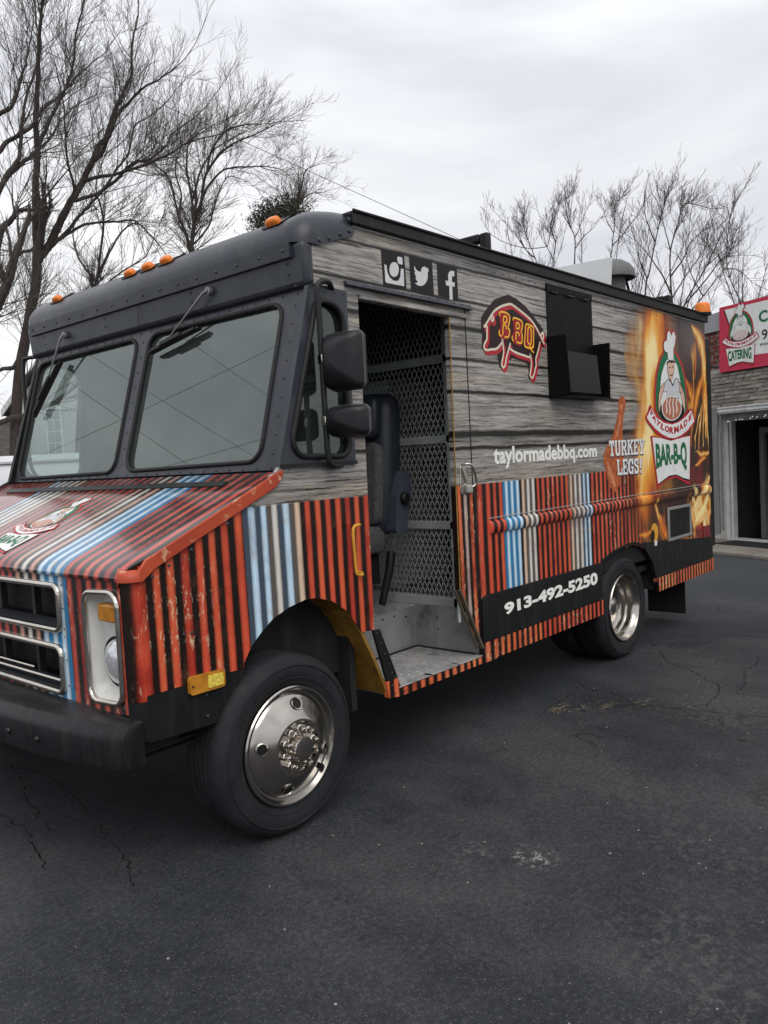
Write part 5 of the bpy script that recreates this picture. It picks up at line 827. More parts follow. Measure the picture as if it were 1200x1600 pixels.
# partition of steel frame and diamond mesh
XP = 1.645
pf = MB()
for y0, y1, z0, z1 in ((.145, .225, .645, 2.5), (.18, 2.3, 2.02, 2.065), (.18, 2.3, 1.575, 1.62), (.18, 2.3, 1.09, 1.135), (.18, 2.3, .645, .70), (1.2, 1.245, .645, 2.5), (2.26, 2.30, .645, 2.5)):
    pf.box(XP, XP + .03, y0, y1, z0, z1)
pt = part(pf, 'partition', M_GREYMESH, bevel=.003)
mb = MB(); dy, dz = .0170, .036
yy = .2; rows = int((2.5 - .66) / dz); colsn = int(1.15 / dy)
def mesh_pt(i, j): return (XP + .012, .215 + i * dy, .68 + j * dz)
for j in range(rows):
    for i in range(colsn):
        o = (i + j) % 2
        a = mesh_pt(i + (0 if not o else 1), j); b = mesh_pt(i + (1 if not o else 0), j + 1)
        a = Vector(a); b = Vector(b); w = Vector((0, .0036, 0)); mb.add([a - w, a + w, b + w, b - w], [(0, 1, 2, 3)])
tag(mb.build('partition_mesh', M_GREYMESH, pt, fix=False), kind='stuff')
# driver's seat
st = MB()
def pad(mb, x0, x1, y0, y1, z0, z1, r, lean=0.0):
    base = roundpoly([(x0, y0), (x1, y0), (x1, y1), (x0, y1)], r, 4); cx_, cy_ = (x0 + x1) / 2, (y0 + y1) / 2; rings = []
    for k, s in ((0, .80), (.04, .95), (.12, 1), (.5, 1.02), (.86, 1), (.95, .95), (1, .78)):
        z = z0 + (z1 - z0) * k; rings.append([(cx_ + (p[0] - cx_) * s + lean * (z - z0), cy_ + (p[1] - cy_) * s, z) for p in base])
    mb.loft(rings)
pad(st, 1.32, 1.50, .44, .99, 1.08, 1.87, .085, .10); seat = part(st, 'driver_seat', M_NAVYV, smooth=50)
mb = MB(); pad(mb, 1.29, 1.36, .462, .965, 1.14, 1.60, .025, .10); mb.build('back_cushion', M_FAB, seat, smooth=50)
mb = MB(); pad(mb, 1.30, 1.37, .458, .97, 1.62, 1.855, .03, .09); mb.build('headrest', M_NAVYV, seat, smooth=50)
mb = MB(); mb.loft([[(x + .10 * (z - 1.1) , y, z) for x, z in roundpoly([(1.37, 1.09), (1.47, 1.09), (1.50, 1.30), (1.49, 1.42), (1.42, 1.44), (1.38, 1.3)], .03, 4)] for y in (.395, .46)]); mb.build('recliner_cover', mat('blue grey vinyl', (.045, .055, .075), .45), seat, smooth=30)
mb = MB().lathe([(.034, 0), (.034, .02), (.024, .03), (.001, .03)], (1.455, .395, 1.28), 'y', 16, sgn=-1); mb.build('recliner_knob', M_BLACK, seat, smooth=40)
mb = MB(); pad(mb, .93, 1.42, .48, .98, .98, 1.14, .07); mb.build('seat_cushion', M_FAB, seat, smooth=50)
mb = MB(); mb.box(.98, 1.40, .55, .95, .80, .99); mb.box(1.02, 1.36, .60, .90, .645, .80); mb.tube([(1.39, .45, .99), (1.37, .45, .90), (1.30, .46, .70)], [.028, .026, .022], 8); mb.build('pedestal', M_BLACK, seat, bevel=.01)
# dash and steering wheel seen through the glass
mb = MB(); mb.hexa([(.26, .04, 1.20), (.58, .04, 1.20), (.58, YW - .04, 1.20), (.26, YW - .04, 1.20), (.27, .04, 1.46), (.50, .04, 1.44), (.50, YW - .04, 1.44), (.27, YW - .04, 1.46)]); part(mb, 'dashboard', mat('grey dash', (.06, .062, .065), .6), bevel=.02)
ax = Vector((.85, 0, .55)).normalized(); e1 = Vector((0, 1, 0)); e2 = ax.cross(e1); cc = Vector((.66, .62, 1.47))
mb = MB().tube([cc + e1 * .21 * math.cos(a) + e2 * .21 * math.sin(a) for a in [2 * math.pi * i / 32 for i in range(32)]], .014, 8, closed=True)
for a in (R(90), R(210), R(330)): mb.tube([cc, cc + e1 * .2 * math.cos(a) + e2 * .2 * math.sin(a)], .01, 6)
mb.tube([cc, cc - ax * .3], .025, 8); part(mb, 'steering_wheel', M_BLACK, smooth=50)
# ------------------------------------------------------------------ side hardware
mb = MB().tube(smoothpath([(.636, 0, 1.213), (.636, -.03, 1.216), (.60, -.052, 1.218), (.575, -.052, 1.212), (.567, -.052, 1.18), (.570, -.052, 1.10), (.574, -.052, 1.02), (.585, -.052, 1.0), (.62, -.045, .995), (.640, -.02, 1.0), (.642, 0, 1.0)], 4), .0072, 8); part(mb, 'grab_handle', M_YEL, smooth=60)
mb = MB(); mb.plate(roundpoly([(1.440, 1.295), (1.515, 1.300), (1.50, 1.448), (1.455, 1.458)], .02, 4), [], sideo(.006), .006); dh = part(mb, 'door_handle', M_CHROME, bevel=.002)
mb = MB().tube(smoothpath([(1.462, -.006, 1.452), (1.475, -.035, 1.454), (1.50, -.045, 1.445), (1.525, -.045, 1.40), (1.540, -.040, 1.355), (1.530, -.03, 1.335), (1.505, -.008, 1.330)], 4), .007, 8); mb.build('pull', M_CHROME, dh, smooth=60)
mb = MB(); mb.box(1.485, 1.528, -.03, -.004, 1.300, 1.345); mb.build('lock_base', M_ALU, dh, bevel=.008)
mb = MB(); mb.plate(roundpoly([(-.300, .677), (-.140, .677), (-.140, .742), (-.300, .746)], .014, 4), [], sideo(.020), .018); ml = part(mb, 'marker_lamp', M_AMB, bevel=.004)
mb = MB(); mb.plate(roundpoly([(-.222, .688), (-.152, .688), (-.152, .734), (-.222, .735)], .006, 3), [], sideo(.0235), .004); mb.build('marker_lens', mat('bright amber facets', (.80, .50, .08), .15, var=.6, vs=160, bump=.5, bs=220), ml)
mb = MB().lathe([(.004, 0), (.004, .003), (.001, .004)], (-.288, -.0205, .71), 'y', 8, sgn=-1); mb.build('screw', M_BLACK, ml)
# vent grille
mb = MB(); mb.plate([(4.142, .747), (4.620, .752), (4.620, 1.010), (4.142, 1.012)], [[(4.170, .772), (4.170, .988), (4.593, .988), (4.593, .772)]], sideo(.014), .014); vg = part(mb, 'vent_grille', mat('grey vent frame', (.26, .26, .25), .45, metal=.3), bevel=.003)
mb = MB().box(4.165, 4.597, -.002, .002, .767, .992); mb.build('vent_backing', M_BLACK, vg)
for i in range(11):
    z = .781 + i * .0190; mb = MB(); mb.hexa([(4.171, -.010, z - .004), (4.592, -.010, z - .004), (4.592, -.003, z + .005), (4.171, -.003, z + .005), (4.171, -.009, z - .002), (4.592, -.009, z - .002), (4.592, -.002, z + .007), (4.171, -.002, z + .007)]); mb.build('louvre', M_BLACK, vg)
# fuel filler
mb = MB(); mb.plate(ell(3.90, .842, .062, .072, 24), [], sideo(.003), .003); ff = part(mb, 'fuel_filler', M_YEL)
mb = MB(); mb.plate(ell(3.862, .825, .030, .044, 20), [], sideo(.005), .002); mb.build('filler_neck', M_BLACK, ff)
mb = MB(); mb.plate([(3.885, .745), (3.925, .742), (3.935, .778), (3.89, .782)], [], sideo(.006), .003); mb.build('filler_label', M_WHP, ff)
mb = MB(); mb.plate([(4.895, .700), (5.054, .693), (5.048, .790), (4.902, .795)], [], sideo(.006), .004); part(mb, 'reflector', mat('dark red reflector', (.16, .012, .018), .3, var=.3, vs=20))
# folded serving shelf box
mb = MB(); mb.plate([(2.414, 1.822), (2.998, 1.826), (2.998, 2.506), (2.414, 2.510)], [], sideo(.006), .006); M_HAT = mat('matt black hatch paint', (.005, .005, .0055), .5, spec=.10, var=.3); sb = part(mb, 'serving_hatch', M_HAT)
mb = MB().box(2.414, 2.998, -.010, -.006, 2.462, 2.505); mb.build('hinge_strip', M_HAT, sb)
for xx, q in ((2.405, [(0, 1.820), (-.147, 1.835), (-.128, 2.186), (0, 2.187)]), (3.000, [(0, 1.820), (-.112, 1.824), (-.120, 2.180), (0, 2.180)])):
    mb = MB(); mb.plate(q, [], lambda u, v, w, xx=xx: (xx + w, u, v), .006); mb.build('hatch_wing', M_HAT, sb)
mb = MB(); mb.hexa([(2.411, -.147, 1.845), (2.86, -.120, 1.845), (2.86, -.112, 1.845), (2.411, -.138, 1.845), (2.411, -.134, 2.088), (2.84, -.108, 2.088), (2.84, -.100, 2.088), (2.411, -.125, 2.088)]); mb.build('hatch_shelf', mat('black satin sheet', (.012, .013, .014), .35, spec=.2), sb)
for xx in (2.50, 2.70, 2.90): MB().tube([(xx - .04, -.013, 2.460), (xx + .04, -.013, 2.460)], .006, 8).build('hinge', M_PLAST, sb, smooth=50)
mb = MB().box(2.405, 3.0, -.125, -.006, 1.818, 1.826); mb.build('hatch_floor', M_HAT, sb)
# rivets everywhere a rivet shows: one joined part
rv = MB()
def rivet(p, n, r=.0065):
    p = Vector(p); n = Vector(n).normalized(); x = n.orthogonal().normalized(); y = n.cross(x); k = 7
    ring = [p + x * r * math.cos(2 * math.pi * i / k) + y * r * math.sin(2 * math.pi * i / k) for i in range(k)]; r2 = [p + n * r * .5 + (q - p) * .6 for q in ring]
    rv.add(ring + r2, [(i, (i + 1) % k, k + (i + 1) % k, k + i) for i in range(k)] + [tuple(range(k, 2 * k))])
for y in np.linspace(.10, 2.40, 16): rivet((.3885, y, 2.405), (-1, 0, 0), .008)
for y in (.10, .80, 1.6, 2.3):
    for z in (2.27, 2.31, 2.355): rivet((.421 - (z - 2.25) * .11, y, z), (-1, 0, 0), .006)
for y in np.linspace(.08, 2.42, 26):
    rivet(ws(y, 1.490, .001), WN, .006)
    rivet(ws(y, 2.232, .001), WN, .006)
for z in np.linspace(1.55, 2.18, 9):
    for y in (.085, 1.262, 2.452): rivet(ws(y, z, .001), WN, .006)
    rivet(ws(.025, z, -.002), WN + Vector((0, -.6, 0)), .006)
for x in np.linspace(.24, .64, 8): rivet((x, -.007, 1.515 if False else 2.235), (0, -1, 0), .005)
for x, z in ((.50, 2.445), (.56, 2.462), (.63, 2.49), (.69, 2.515), (.69, 2.565), (.69, 2.59)): rivet((x, -.017, z), (0, -1, 0), .011)
for x in np.linspace(.70, 1.58, 14): rivet((x, -.022, 2.284), (-0, -1, .4), .005)
for x in np.linspace(1.8, 5.0, 46): rivet((x, -.0005, 2.475 - (x - .7) * .0098 + .035), (0, -1, 0), .005)
for x, z in ((-.42, 1.135), (-.35, 1.165), (-.25, 1.21), (-.08, 1.29), (.05, 1.345)): rivet((x, -.017, z), (0, -1, 0), .007)
for x, z in ((-.30, .905), (-.265, .905), (-.22, .58), (-.22, .66)): rivet((x, -.005, z), (0, -1, 0), .007)
for x, z in ((.73, .705), (.752, .655), (.775, .60), (.80, .545), (.82, .50), (.84, .475), (.815, .44), (.83, .40), (.90, .39)): rivet((x, -.0155, z), (0, -1, 0), .005)
for x in np.linspace(2.45, 2.96, 7): rivet((x, -.011, 2.487), (0, -1, 0), .005)
for y in np.linspace(.32, .46, 4):
    for z in (1.09, 1.0, .92, .8, .7): 
        if y < .34 or y > .45: rivet((XF - .001, y if y > .4 else .325, z), (-1, 0, 0), .004)
tag(part(rv, 'rivets', M_NAVY, smooth=40), kind='stuff')
# roof furniture
mb = MB(); mb.box(2.225, 2.275, .275, .335, 2.60, 2.845); mb.box(2.22, 2.28, .335, 2.2, 2.79, 2.845); mb.box(2.225, 2.275, 2.16, 2.22, 2.60, 2.79); part(mb, 'roof_rack_bar', M_BLACK, bevel=.012)
mb = MB(); mb.box(4.925, 4.975, .235, .29, 2.56, 2.775); mb.box(4.92, 4.98, .29, 2.2, 2.72, 2.775); mb.box(4.925, 4.975, 2.16, 2.22, 2.56, 2.72); part(mb, 'roof_rack_bar', M_BLACK, bevel=.012)
mb = MB(); mb.plate([(.315, 2.60), (2.1, 2.60), (2.1, 3.0), (.285, 2.952)], [], lambda u, v, w: (3.95 + w, u, v), .006); mb.box(3.95, 4.05, .31, .318, 2.60, 2.70); part(mb, 'exhaust_shield', M_GALV)
mb = MB().lathe([(.001, .145), (.05, .143), (.11, .128), (.16, .098), (.19, .055), (.20, .01), (.20, -.01), (.19, -.01), (.15, .02), (.12, .0), (.12, -.20), (.16, -.25)], (4.25, .45, 2.86), 'z', 28); fn = part(mb, 'exhaust_fan', M_FAN, smooth=35)
mb = MB().tube([(4.39, .38, 2.86), (4.46, .34, 2.58)], .012, 6); mb.build('fan_brace', M_BLACK, fn)
mb = MB().lathe([(.001, .085), (.045, .084), (.056, .076), (.060, .06), (.066, .0), (.066, -.01)], (5.03, .0, 2.592), 'z', 20); bc = part(mb, 'beacon', M_ORL, smooth=40)
mb = MB().lathe([(.001, .0), (.072, .0), (.072, -.02), (.001, -.02)], (5.03, .0, 2.590), 'z', 20); mb.build('beacon_base', M_BLACK, bc, smooth=40)
# ================================================================== printed lettering and emblems
def ink(name, col, rough=.35, var=.08): return mat(name, col, rough, var=var, vs=12, dirt=.12 if max(col) > .05 else .0, dirtcol=(.2, .19, .18), spec=.16)
I_RED = ink('red print', (.42, .022, .035)); I_GRN = ink('green print', (.012, .13, .05)); I_WHT = ink('white print', (.68, .69, .68)); I_BLK = ink('black print', (.010, .010, .011))
I_SKN = ink('skin tone print', (.62, .40, .30)); I_SHT = ink('pale grey print', (.50, .51, .53)); I_HAM = ink('ham brown print', (.42, .15, .085)); I_CRM = ink('cream print', (.66, .58, .46)); I_YLW = ink('yellow print', (.82, .46, .04)); I_NRD = ink('dark red print', (.30, .012, .022)); I_DRK = ink('maroon black print', (.024, .012, .012))
I_GRY = ink('light grey print', (.58, .58, .59)); I_LET = ink('weathered white lettering', (.76, .76, .71)); I_PUR = ink('purple shadow print', (.07, .045, .09)); I_PNK = ink('pale pink print', (.60, .42, .42))
LAY = [0]
def flat(pts, off, mp): 
    mb = MB(); mb.plate(pts, [], lambda u, v, w: mp(u, v, off), 0); return mb
def line(pts, w, off, mp, mb=None):
    mb = mb or MB(); P = [Vector(p) for p in pts]; L = []; Rr = []
    for i, p in enumerate(P):
        d = (P[min(i + 1, len(P) - 1)] - P[max(i - 1, 0)]).normalized(); n = Vector((-d.y, d.x)) * w / 2; L.append(p + n); Rr.append(p - n)
    vs = [mp(p.x, p.y, off) for p in L + Rr]; n = len(P)
    return mb.add(vs, [(i, i + 1, n + i + 1, n + i) for i in range(n - 1)])
def letters(body, fn, off, mp, bold=0.0, mb=None):
    v, f = text_poly(body, bold); mb = mb or MB()
    return mb.add([mp(*fn(a, b), off) for a, b in v], f)
SMAP = lambda u, v, off: (u, -off, v)

SLAB = {
 'T': [(0, .80, 1, 1), (.34, 0, .66, .8), (.18, 0, .82, .17), (0, .62, .17, .8), (.83, .62, 1, .8)],
 'U': [(.06, .22, .34, .86), (.66, .22, .94, .86), (0, .86, .42, 1), (.58, .86, 1, 1), [(.06, .22), (.34, .22), (.42, .17), (.58, .17), (.66, .22), (.94, .22), (.82, .04), (.66, 0), (.34, 0), (.18, .04)]],
 'R': [(.08, .14, .36, .86), (0, 0, .46, .14), (0, .86, .72, 1), (.36, .44, .70, .58), [(.72, 1), (.90, .92), (.93, .75), (.88, .56), (.70, .44), (.66, .58), (.66, .86)], [(.44, .44), (.66, .44), (.92, .14), (.66, .14)], (.60, 0, 1, .14)],
 'K': [(.08, .14, .36, .86), (0, 0, .44, .14), (0, .86, .44, 1), [(.36, .42), (.36, .60), (.62, .86), (.88, .86)], [(.44, .52), (.62, .62), (.92, .14), (.66, .14)], (.56, .86, 1, 1), (.58, 0, 1, .14)],
 'E': [(.08, .15, .36, .85), (0, 0, 1, .15), (0, .85, 1, 1), (.36, .42, .7, .58), (.82, .15, 1, .36), (.82, .66, 1, .85), (.62, .34, .7, .42), (.62, .58, .7, .66)],
 'Y': [(0, .86, .44, 1), (.56, .86, 1, 1), [(.06, .86), (.36, .86), (.5, .62), (.64, .86), (.94, .86), (.64, .40), (.36, .40)], (.36, .14, .64, .40), (.2, 0, .8, .14)],
 'L': [(.08, .15, .38, .86), (0, .86, .5, 1), (0, 0, 1, .15), (.80, .15, 1, .44)],
 'G': [[(.40, 1), (.15, .92), (0, .70), (0, .30), (.15, .08), (.40, 0), (.66, 0), (.66, .16), (.45, .16), (.30, .32), (.30, .68), (.45, .84), (.66, .84), (.66, 1)], (.66, .62, .95, 1), (.66, 0, .92, .36), (.52, .36, 1, .50)],
 'S': [[(.2, 1), (.03, .88), (.03, .62), (.2, .50), (.66, .38), (.66, .18), (.30, .18), (.30, 0), (.80, 0), (.97, .12), (.97, .40), (.80, .54), (.34, .64), (.34, .82), (.70, .82), (.70, 1)], (.70, .64, .95, 1), (.03, 0, .30, .34)],
 '!': [[(.3, .32), (.7, .32), (.85, 1), (.15, 1)], (.3, 0, .7, .2)]}
def slab(word, widths, fn, off, mp):
    mb = MB(); tot = sum(widths) + .10 * (len(word) - 1) * 1.0; u = 0
    for ch, w in zip(word, widths):
        for k, s in enumerate(SLAB[ch]):
            poly = [(s[0], s[1]), (s[2], s[1]), (s[2], s[3]), (s[0], s[3])] if isinstance(s, tuple) else s
            q = [fn((u + p[0] * w) / tot, p[1]) for p in poly]
            mb.plate(q, [], lambda a, b, c, k=k: mp(a, b, off + .00015 * k), 0)
        u += w + .10
    return mb

def emblem(parent, mp, box_word, pale=False):
    """arched chef emblem: outline, figure, platter, curved banner and lower panel"""
    G = DEC['logo']; e = .0009
    base = flat(G['red'], 1 * e, mp); base.plate(G['ban_red'], [], lambda u, v, w: mp(u, v, 5 * e), 0); base.plate(G['box_red'], [], lambda u, v, w: mp(u, v, 3.4 * e), 0)
    lg = base.build('emblem', I_RED, parent)
    flat(G['green'], 2 * e, mp).build('arch', I_GRN, lg)
    wh = flat(G['white_oval'], 3 * e, mp); wh.plate(G['hat'], [], lambda u, v, w: mp(u, v, 4 * e), 0); wh.build('chef_hat', I_WHT, lg)
    sk = flat(G['face'], 5 * e, mp)
    for k in ('arm_l', 'arm_r'): sk.plate(G[k], [], lambda u, v, w: mp(u, v, 4 * e), 0)
    sk.build('chef_face', I_WHT if pale else I_SKN, lg); sh = flat(G['shirt'], 3.6 * e, mp); sh.build('chef_shirt', I_WHT if pale else I_SHT, lg)
    pl = flat(G['plate'], 4.4 * e, mp)
    for k in ('eye1', 'eye2', 'mouth', 'hair', 'collar'): pl.plate(G[k], [], lambda u, v, w: mp(u, v, 6 * e), 0)
    for k in ('shirt', 'hat', 'face', 'arm_l', 'arm_r'): line(G[k] + G[k][:1], .0038, 5.6 * e, mp, pl)
    pl.build('ink_outline', I_BLK, lg)
    rm = flat(G['rim'], 4.9 * e, mp)
    for k in range(1, 5): rm.plate(G['ham_s%d' % k], [], lambda u, v, w: mp(u, v, 6.2 * e), 0)
    rm.build('platter', I_WHT, lg); flat(G['ham'], 5.6 * e, mp).build('roast', I_PNK if pale else I_HAM, lg)
    bx = flat(G['box_black'], 4.1 * e, mp); bx.build('panel_shadow', I_BLK, lg)
    bw = flat(G['box_white'], 4.7 * e, mp); bw.plate(G['ban_white'], [], lambda u, v, w: mp(u, v, 6.4 * e), 0); bw.build('banner', I_WHT, lg)
    lo = DEC['ban_arc']; hi = DEC['ban_top']; mb = MB()
    for i, ch in enumerate('TAYLORMADE'):
        a = Vector(lo[i]); b = Vector(hi[i]); j0, j1 = max(i - 1, 0), min(i + 1, 9)
        tg = (Vector(lo[j1]) - Vector(lo[j0])).normalized(); w = .036 if ch in 'LE' else .050 if ch == 'M' else .042
        d = b - a; a2 = a + d * .0; b2 = a + d * .84
        letters(ch, bil([tuple(a2 - tg * w), tuple(a2 + tg * w), tuple(b2 + tg * w), tuple(b2 - tg * w)]), 7.4 * e, mp, .05, mb)
    mb.build('banner_lettering', I_RED, lg)
    q = DEC['box_text']; l0, r0, r1, l1 = q[3], q[2], q[1], q[0]; dip = q[4][1]
    def fn(u, v):
        s = 4 * u * (1 - u); bot = l0[1] * (1 - u) + r0[1] * u + s * (.035); top = l1[1] * (1 - u) + r1[1] * u - s * .012
        return (l0[0] + (r0[0] - l0[0]) * u, bot + (top - bot) * v)
    def shd(u, v): a = fn(u, v); return (a[0] - .012, a[1] - .008)
    letters(box_word, fn, 6.6 * e, mp, .04).build('panel_lettering', I_GRN, lg)
    return lg

emblem(T, lambda u, v, off: (u, -off - .001, v), 'BAR-B-Q')
# same emblem on the hood, read from the front
_c, _s = math.cos(math.atan(HS)), math.sin(math.atan(HS))
def hood_map(u, v, off):
    a = (u - 4.29) * .41; b = (v - 1.78) * .43
    x = -.236 + b * _c
    return (x - _s * off * .5, 1.165 - a, hz(x) + off * .5 + .0008)
emblem(T, hood_map, 'BAR-B-Q')

# flames and neon pig: dark backing, glow, tubes
pig = flat(DEC['pig'], .0012, SMAP).build('pig_emblem', I_DRK, T)
mb = MB()
for i, p in enumerate(DEC['neon']): line([(a + .014, b - .016) for a, b in smoothpath([(*q, 0) for q in p], 3) and [(q.x, q.y) for q in smoothpath([(*q, 0) for q in p], 3)]], .022, .0018 + i * .0001, SMAP, mb)
mb.build('neon_glow', I_RED, pig)
mb = MB()
for i, p in enumerate(DEC['neon_red']): mb.plate(p, [], lambda u, v, w, i=i: (u, -.0024 - i * .0001, v), 0)
mb.build('letter_glow', I_NRD, pig)
mb = MB()
for i, p in enumerate(DEC['neon']): line([(q.x, q.y) for q in smoothpath([(*q, 0) for q in p], 3)], .0135, .0030 + i * .0001, SMAP, mb)
mb.build('neon_outline', I_CRM, pig)
mb = MB()
for i, p in enumerate(DEC['neon_y']): line([(q.x, q.y) for q in smoothpath([(*q, 0) for q in p], 3)], .0105, .0034 + i * .0001, SMAP, mb)
mb.build('neon_lettering', I_YLW, pig)
# social icons over the door
for p in DEC['icons']: pass
ic = []
for i, p in enumerate(DEC['icons']):
    o = flat(p, .0012, SMAP).build('icon_tile', I_BLK, T); ic.append(o)
cam_sh = flat(DEC['icon_w'][0], .0018, SMAP); cam_sh.plate(DEC['icon_w'][2], [], lambda u, v, w: (u, -.0018, v), 0); cam_sh.build('icon_shape', I_GRY, ic[0])
flat(ell(sum(p[0] for p in DEC['icon_w'][1]) / 20, sum(p[1] for p in DEC['icon_w'][1]) / 20, .046, .052, 24), .0026, SMAP).build('icon_ring', I_BLK, ic[0])
flat(DEC['icon_w'][1], .0032, SMAP).build('icon_shape', I_GRY, ic[0])
flat(DEC['icon_w'][3], .0018, SMAP).build('icon_shape', I_GRY, ic[1]); flat(DEC['icon_w'][4], .0018, SMAP).build('icon_shape', I_GRY, ic[2])
# lettering
letters('taylormadebbq.com', bil([(1.771, 1.414), (3.008, 1.418), (3.006, 1.528), (1.771, 1.541)]), .0014, SMAP, .035).build('web_lettering', I_LET, T)
letters('913-492-5250', bil([(1.788, .596), (2.918, .602), (2.916, .686), (1.786, .664)]), .0185, SMAP, .045).build('phone_lettering', I_LET, T)
lgm = flat(DEC['leg'], .0012, SMAP).build('turkey_leg_print', mat('roast skin print', (.36, .085, .022), .35, var=.5, vs=26, dirt=.5, dirtcol=(.50, .20, .07)), T)
mb = MB()
for p in DEC['leg_hi']: mb.plate(p, [], lambda u, v, w: (u, -.0016, v), 0)
mb.build('leg_highlight', mat('glazed skin print', (.52, .19, .085), .3, var=.35, vs=40), lgm)
q1 = [(3.190, 1.440), (3.752, 1.440), (3.768, 1.551), (3.184, 1.547)]; q2 = [(3.300, 1.306), (3.702, 1.302), (3.710, 1.411), (3.294, 1.416)]
sh = slab('TURKEY', [.8, .9, .95, 1, .85, .95], bil([(a + .010, b - .008) for a, b in q1]), .0020, SMAP)
s2 = slab('LEGS!', [.9, .85, 1, .85, .5], bil([(a + .010, b - .008) for a, b in q2]), .0020, SMAP); sh.add(s2.v, s2.f)
lt = slab('TURKEY', [.8, .9, .95, 1, .85, .95], bil(q1), .0040, SMAP); s2 = slab('LEGS!', [.9, .85, 1, .85, .5], bil(q2), .0040, SMAP); lt.add(s2.v, s2.f)
lo = lt.build('turkey_lettering', I_WHT, T, fix=False); sh.build('lettering_shadow', I_PUR, lo, fix=False)
# ================================================================== GROUND
def asphalt():
    t = NT('worn black asphalt'); o = t.obj(); x, y, z = t.sep(o)
    big = t.noise(t.scale(o, (.9, .6, 1)), 1.1, 6, .62); mid = t.noise(o, 5.5, 6, .68); fine = t.noise(o, 48, 5, .78); agg = t.noise(o, 190, 3, .7)
    c = t.ramp(big, [(.34, (.0165, .0182, .0215)), (.48, (.0260, .0280, .0318)), (.64, (.046, .0475, .0500))])
    c = t.mix(t.math('MULTIPLY', t.sstep(.50, .72, mid), .45), c, (.050, .051, .052))
    c = t.mix(t.math('MULTIPLY', t.sstep(.46, .30, mid), .45), c, (.013, .0138, .016))
    oil = t.sstep(.60, .70, t.noise(t.scale(o, (1, 1, 1), (11, 3, 0)), 1.7, 4, .55)); c = t.mix(t.math('MULTIPLY', oil, .40), c, (.010, .0105, .012))
    # fade towards older, paler paving away from the truck's flank
    c = t.mix(t.math('MULTIPLY', t.sstep(3.8, 8.0, x), .55), c, (.056, .060, .066))
    c = t.mix(1.0, c, t.ramp(t.math('ADD', t.math('MULTIPLY', fine, .55), t.math('MULTIPLY', agg, .45)), [(.34, .35), (.46, .80), (.54, 1.1), (.66, 2.3)]), 'MULTIPLY')
    v = t.n('ShaderNodeTexVoronoi', feature='F1'); t.put(v.inputs['Vector'], o); v.inputs['Scale'].default_value = 46
    sel = t.n('ShaderNodeSeparateColor'); t.t.links.new(v.outputs['Color'], sel.inputs[0])
    chip = t.math('MULTIPLY', t.math('LESS_THAN', v.outputs['Distance'], t.math('MULTIPLY', sel.outputs[1], .13)), t.math('GREATER_THAN', sel.outputs[0], .90))
    c = t.mix(t.math('MULTIPLY', chip, t.math('MULTIPLY', sel.outputs[2], .7)), c, (.20, .195, .185))
    v2 = t.n('ShaderNodeTexVoronoi', feature='F1'); t.put(v2.inputs['Vector'], o); v2.inputs['Scale'].default_value = 115
    s2 = t.n('ShaderNodeSeparateColor'); t.t.links.new(v2.outputs['Color'], s2.inputs[0])
    chip2 = t.math('MULTIPLY', t.math('LESS_THAN', v2.outputs['Distance'], .34), t.math('GREATER_THAN', s2.outputs[0], .80))
    c = t.mix(t.math('MULTIPLY', chip2, .65), c, (.085, .086, .087))
    # chalky scuffs
    def spot(cx, cy, r, k, colr):
        nonlocal c
        d = t.n('ShaderNodeVectorMath', operation='DISTANCE'); t.put(d.inputs[0], t.comb(x, y, 0.0)); d.inputs[1].default_value = (cx, cy, 0)
        m = t.math('MULTIPLY', t.sstep(r, r * .25, d.outputs['Value']), t.sstep(.50, .62, t.noise(o, 22, 6, .75)))
        c = t.mix(t.math('MULTIPLY', m, k), c, colr)
    spot(.53, -.92, .12, .95, (.27, .27, .265)); spot(.50, -.98, .06, .8, (.30, .30, .29)); spot(.42, -.72, .15, .45, (.13, .13, .128)); spot(.95, -1.45, .45, .40, (.085, .083, .078)); spot(.05, -1.85, .30, .5, (.10, .098, .09)); spot(1.3, -.9, .5, .25, (.08, .079, .076)); spot(.30, -1.55, .35, .35, (.12, .115, .105)); spot(-.55, -1.45, .22, .45, (.15, .14, .125)); spot(2.55, -.92, .5, .35, (.12, .115, .10)); spot(-.15, -1.75, .25, .4, (.13, .125, .115))
    # cracks on the older paving
    ds = t.n('ShaderNodeVectorMath', operation='ADD'); nz = t.n('ShaderNodeTexNoise'); t.put(nz.inputs['Vector'], o); nz.inputs['Scale'].default_value = 3.5; nz.inputs['Detail'].default_value = 5
    sc = t.n('ShaderNodeVectorMath', operation='SCALE'); t.t.links.new(nz.outputs['Color'], sc.inputs[0]); sc.inputs['Scale'].default_value = .42
    t.put(ds.inputs[0], o); t.t.links.new(sc.outputs[0], ds.inputs[1])
    vc = t.n('ShaderNodeTexVoronoi', feature='DISTANCE_TO_EDGE'); t.t.links.new(ds.outputs[0], vc.inputs['Vector']); vc.inputs['Scale'].default_value = .95
    brk = t.sstep(.50, .62, t.noise(o, 1.6, 3, .5))
    region = t.math('MAXIMUM', t.sstep(.9, 2.2, t.math('ADD', x, t.math('MULTIPLY', y, -.15))), t.math('MAXIMUM', t.sstep(.6, 1.4, y), t.math('MULTIPLY', t.sstep(-.3, -.9, x), t.sstep(-1.0, -.4, y))))
    cw = t.math('MULTIPLY', t.math('MULTIPLY', t.sstep(.011, .003, vc.outputs['Distance']), brk), region)
    c = t.mix(t.math('MULTIPLY', cw, .55), c, (.006, .006, .006))
    rimc = t.math('MULTIPLY', t.math('MULTIPLY', t.sstep(.05, .018, vc.outputs['Distance']), brk), t.math('MULTIPLY', region, .12)); c = t.mix(t.math('MULTIPLY', rimc, t.math('SUBTRACT', 1.0, cw)), c, (.075, .072, .068))
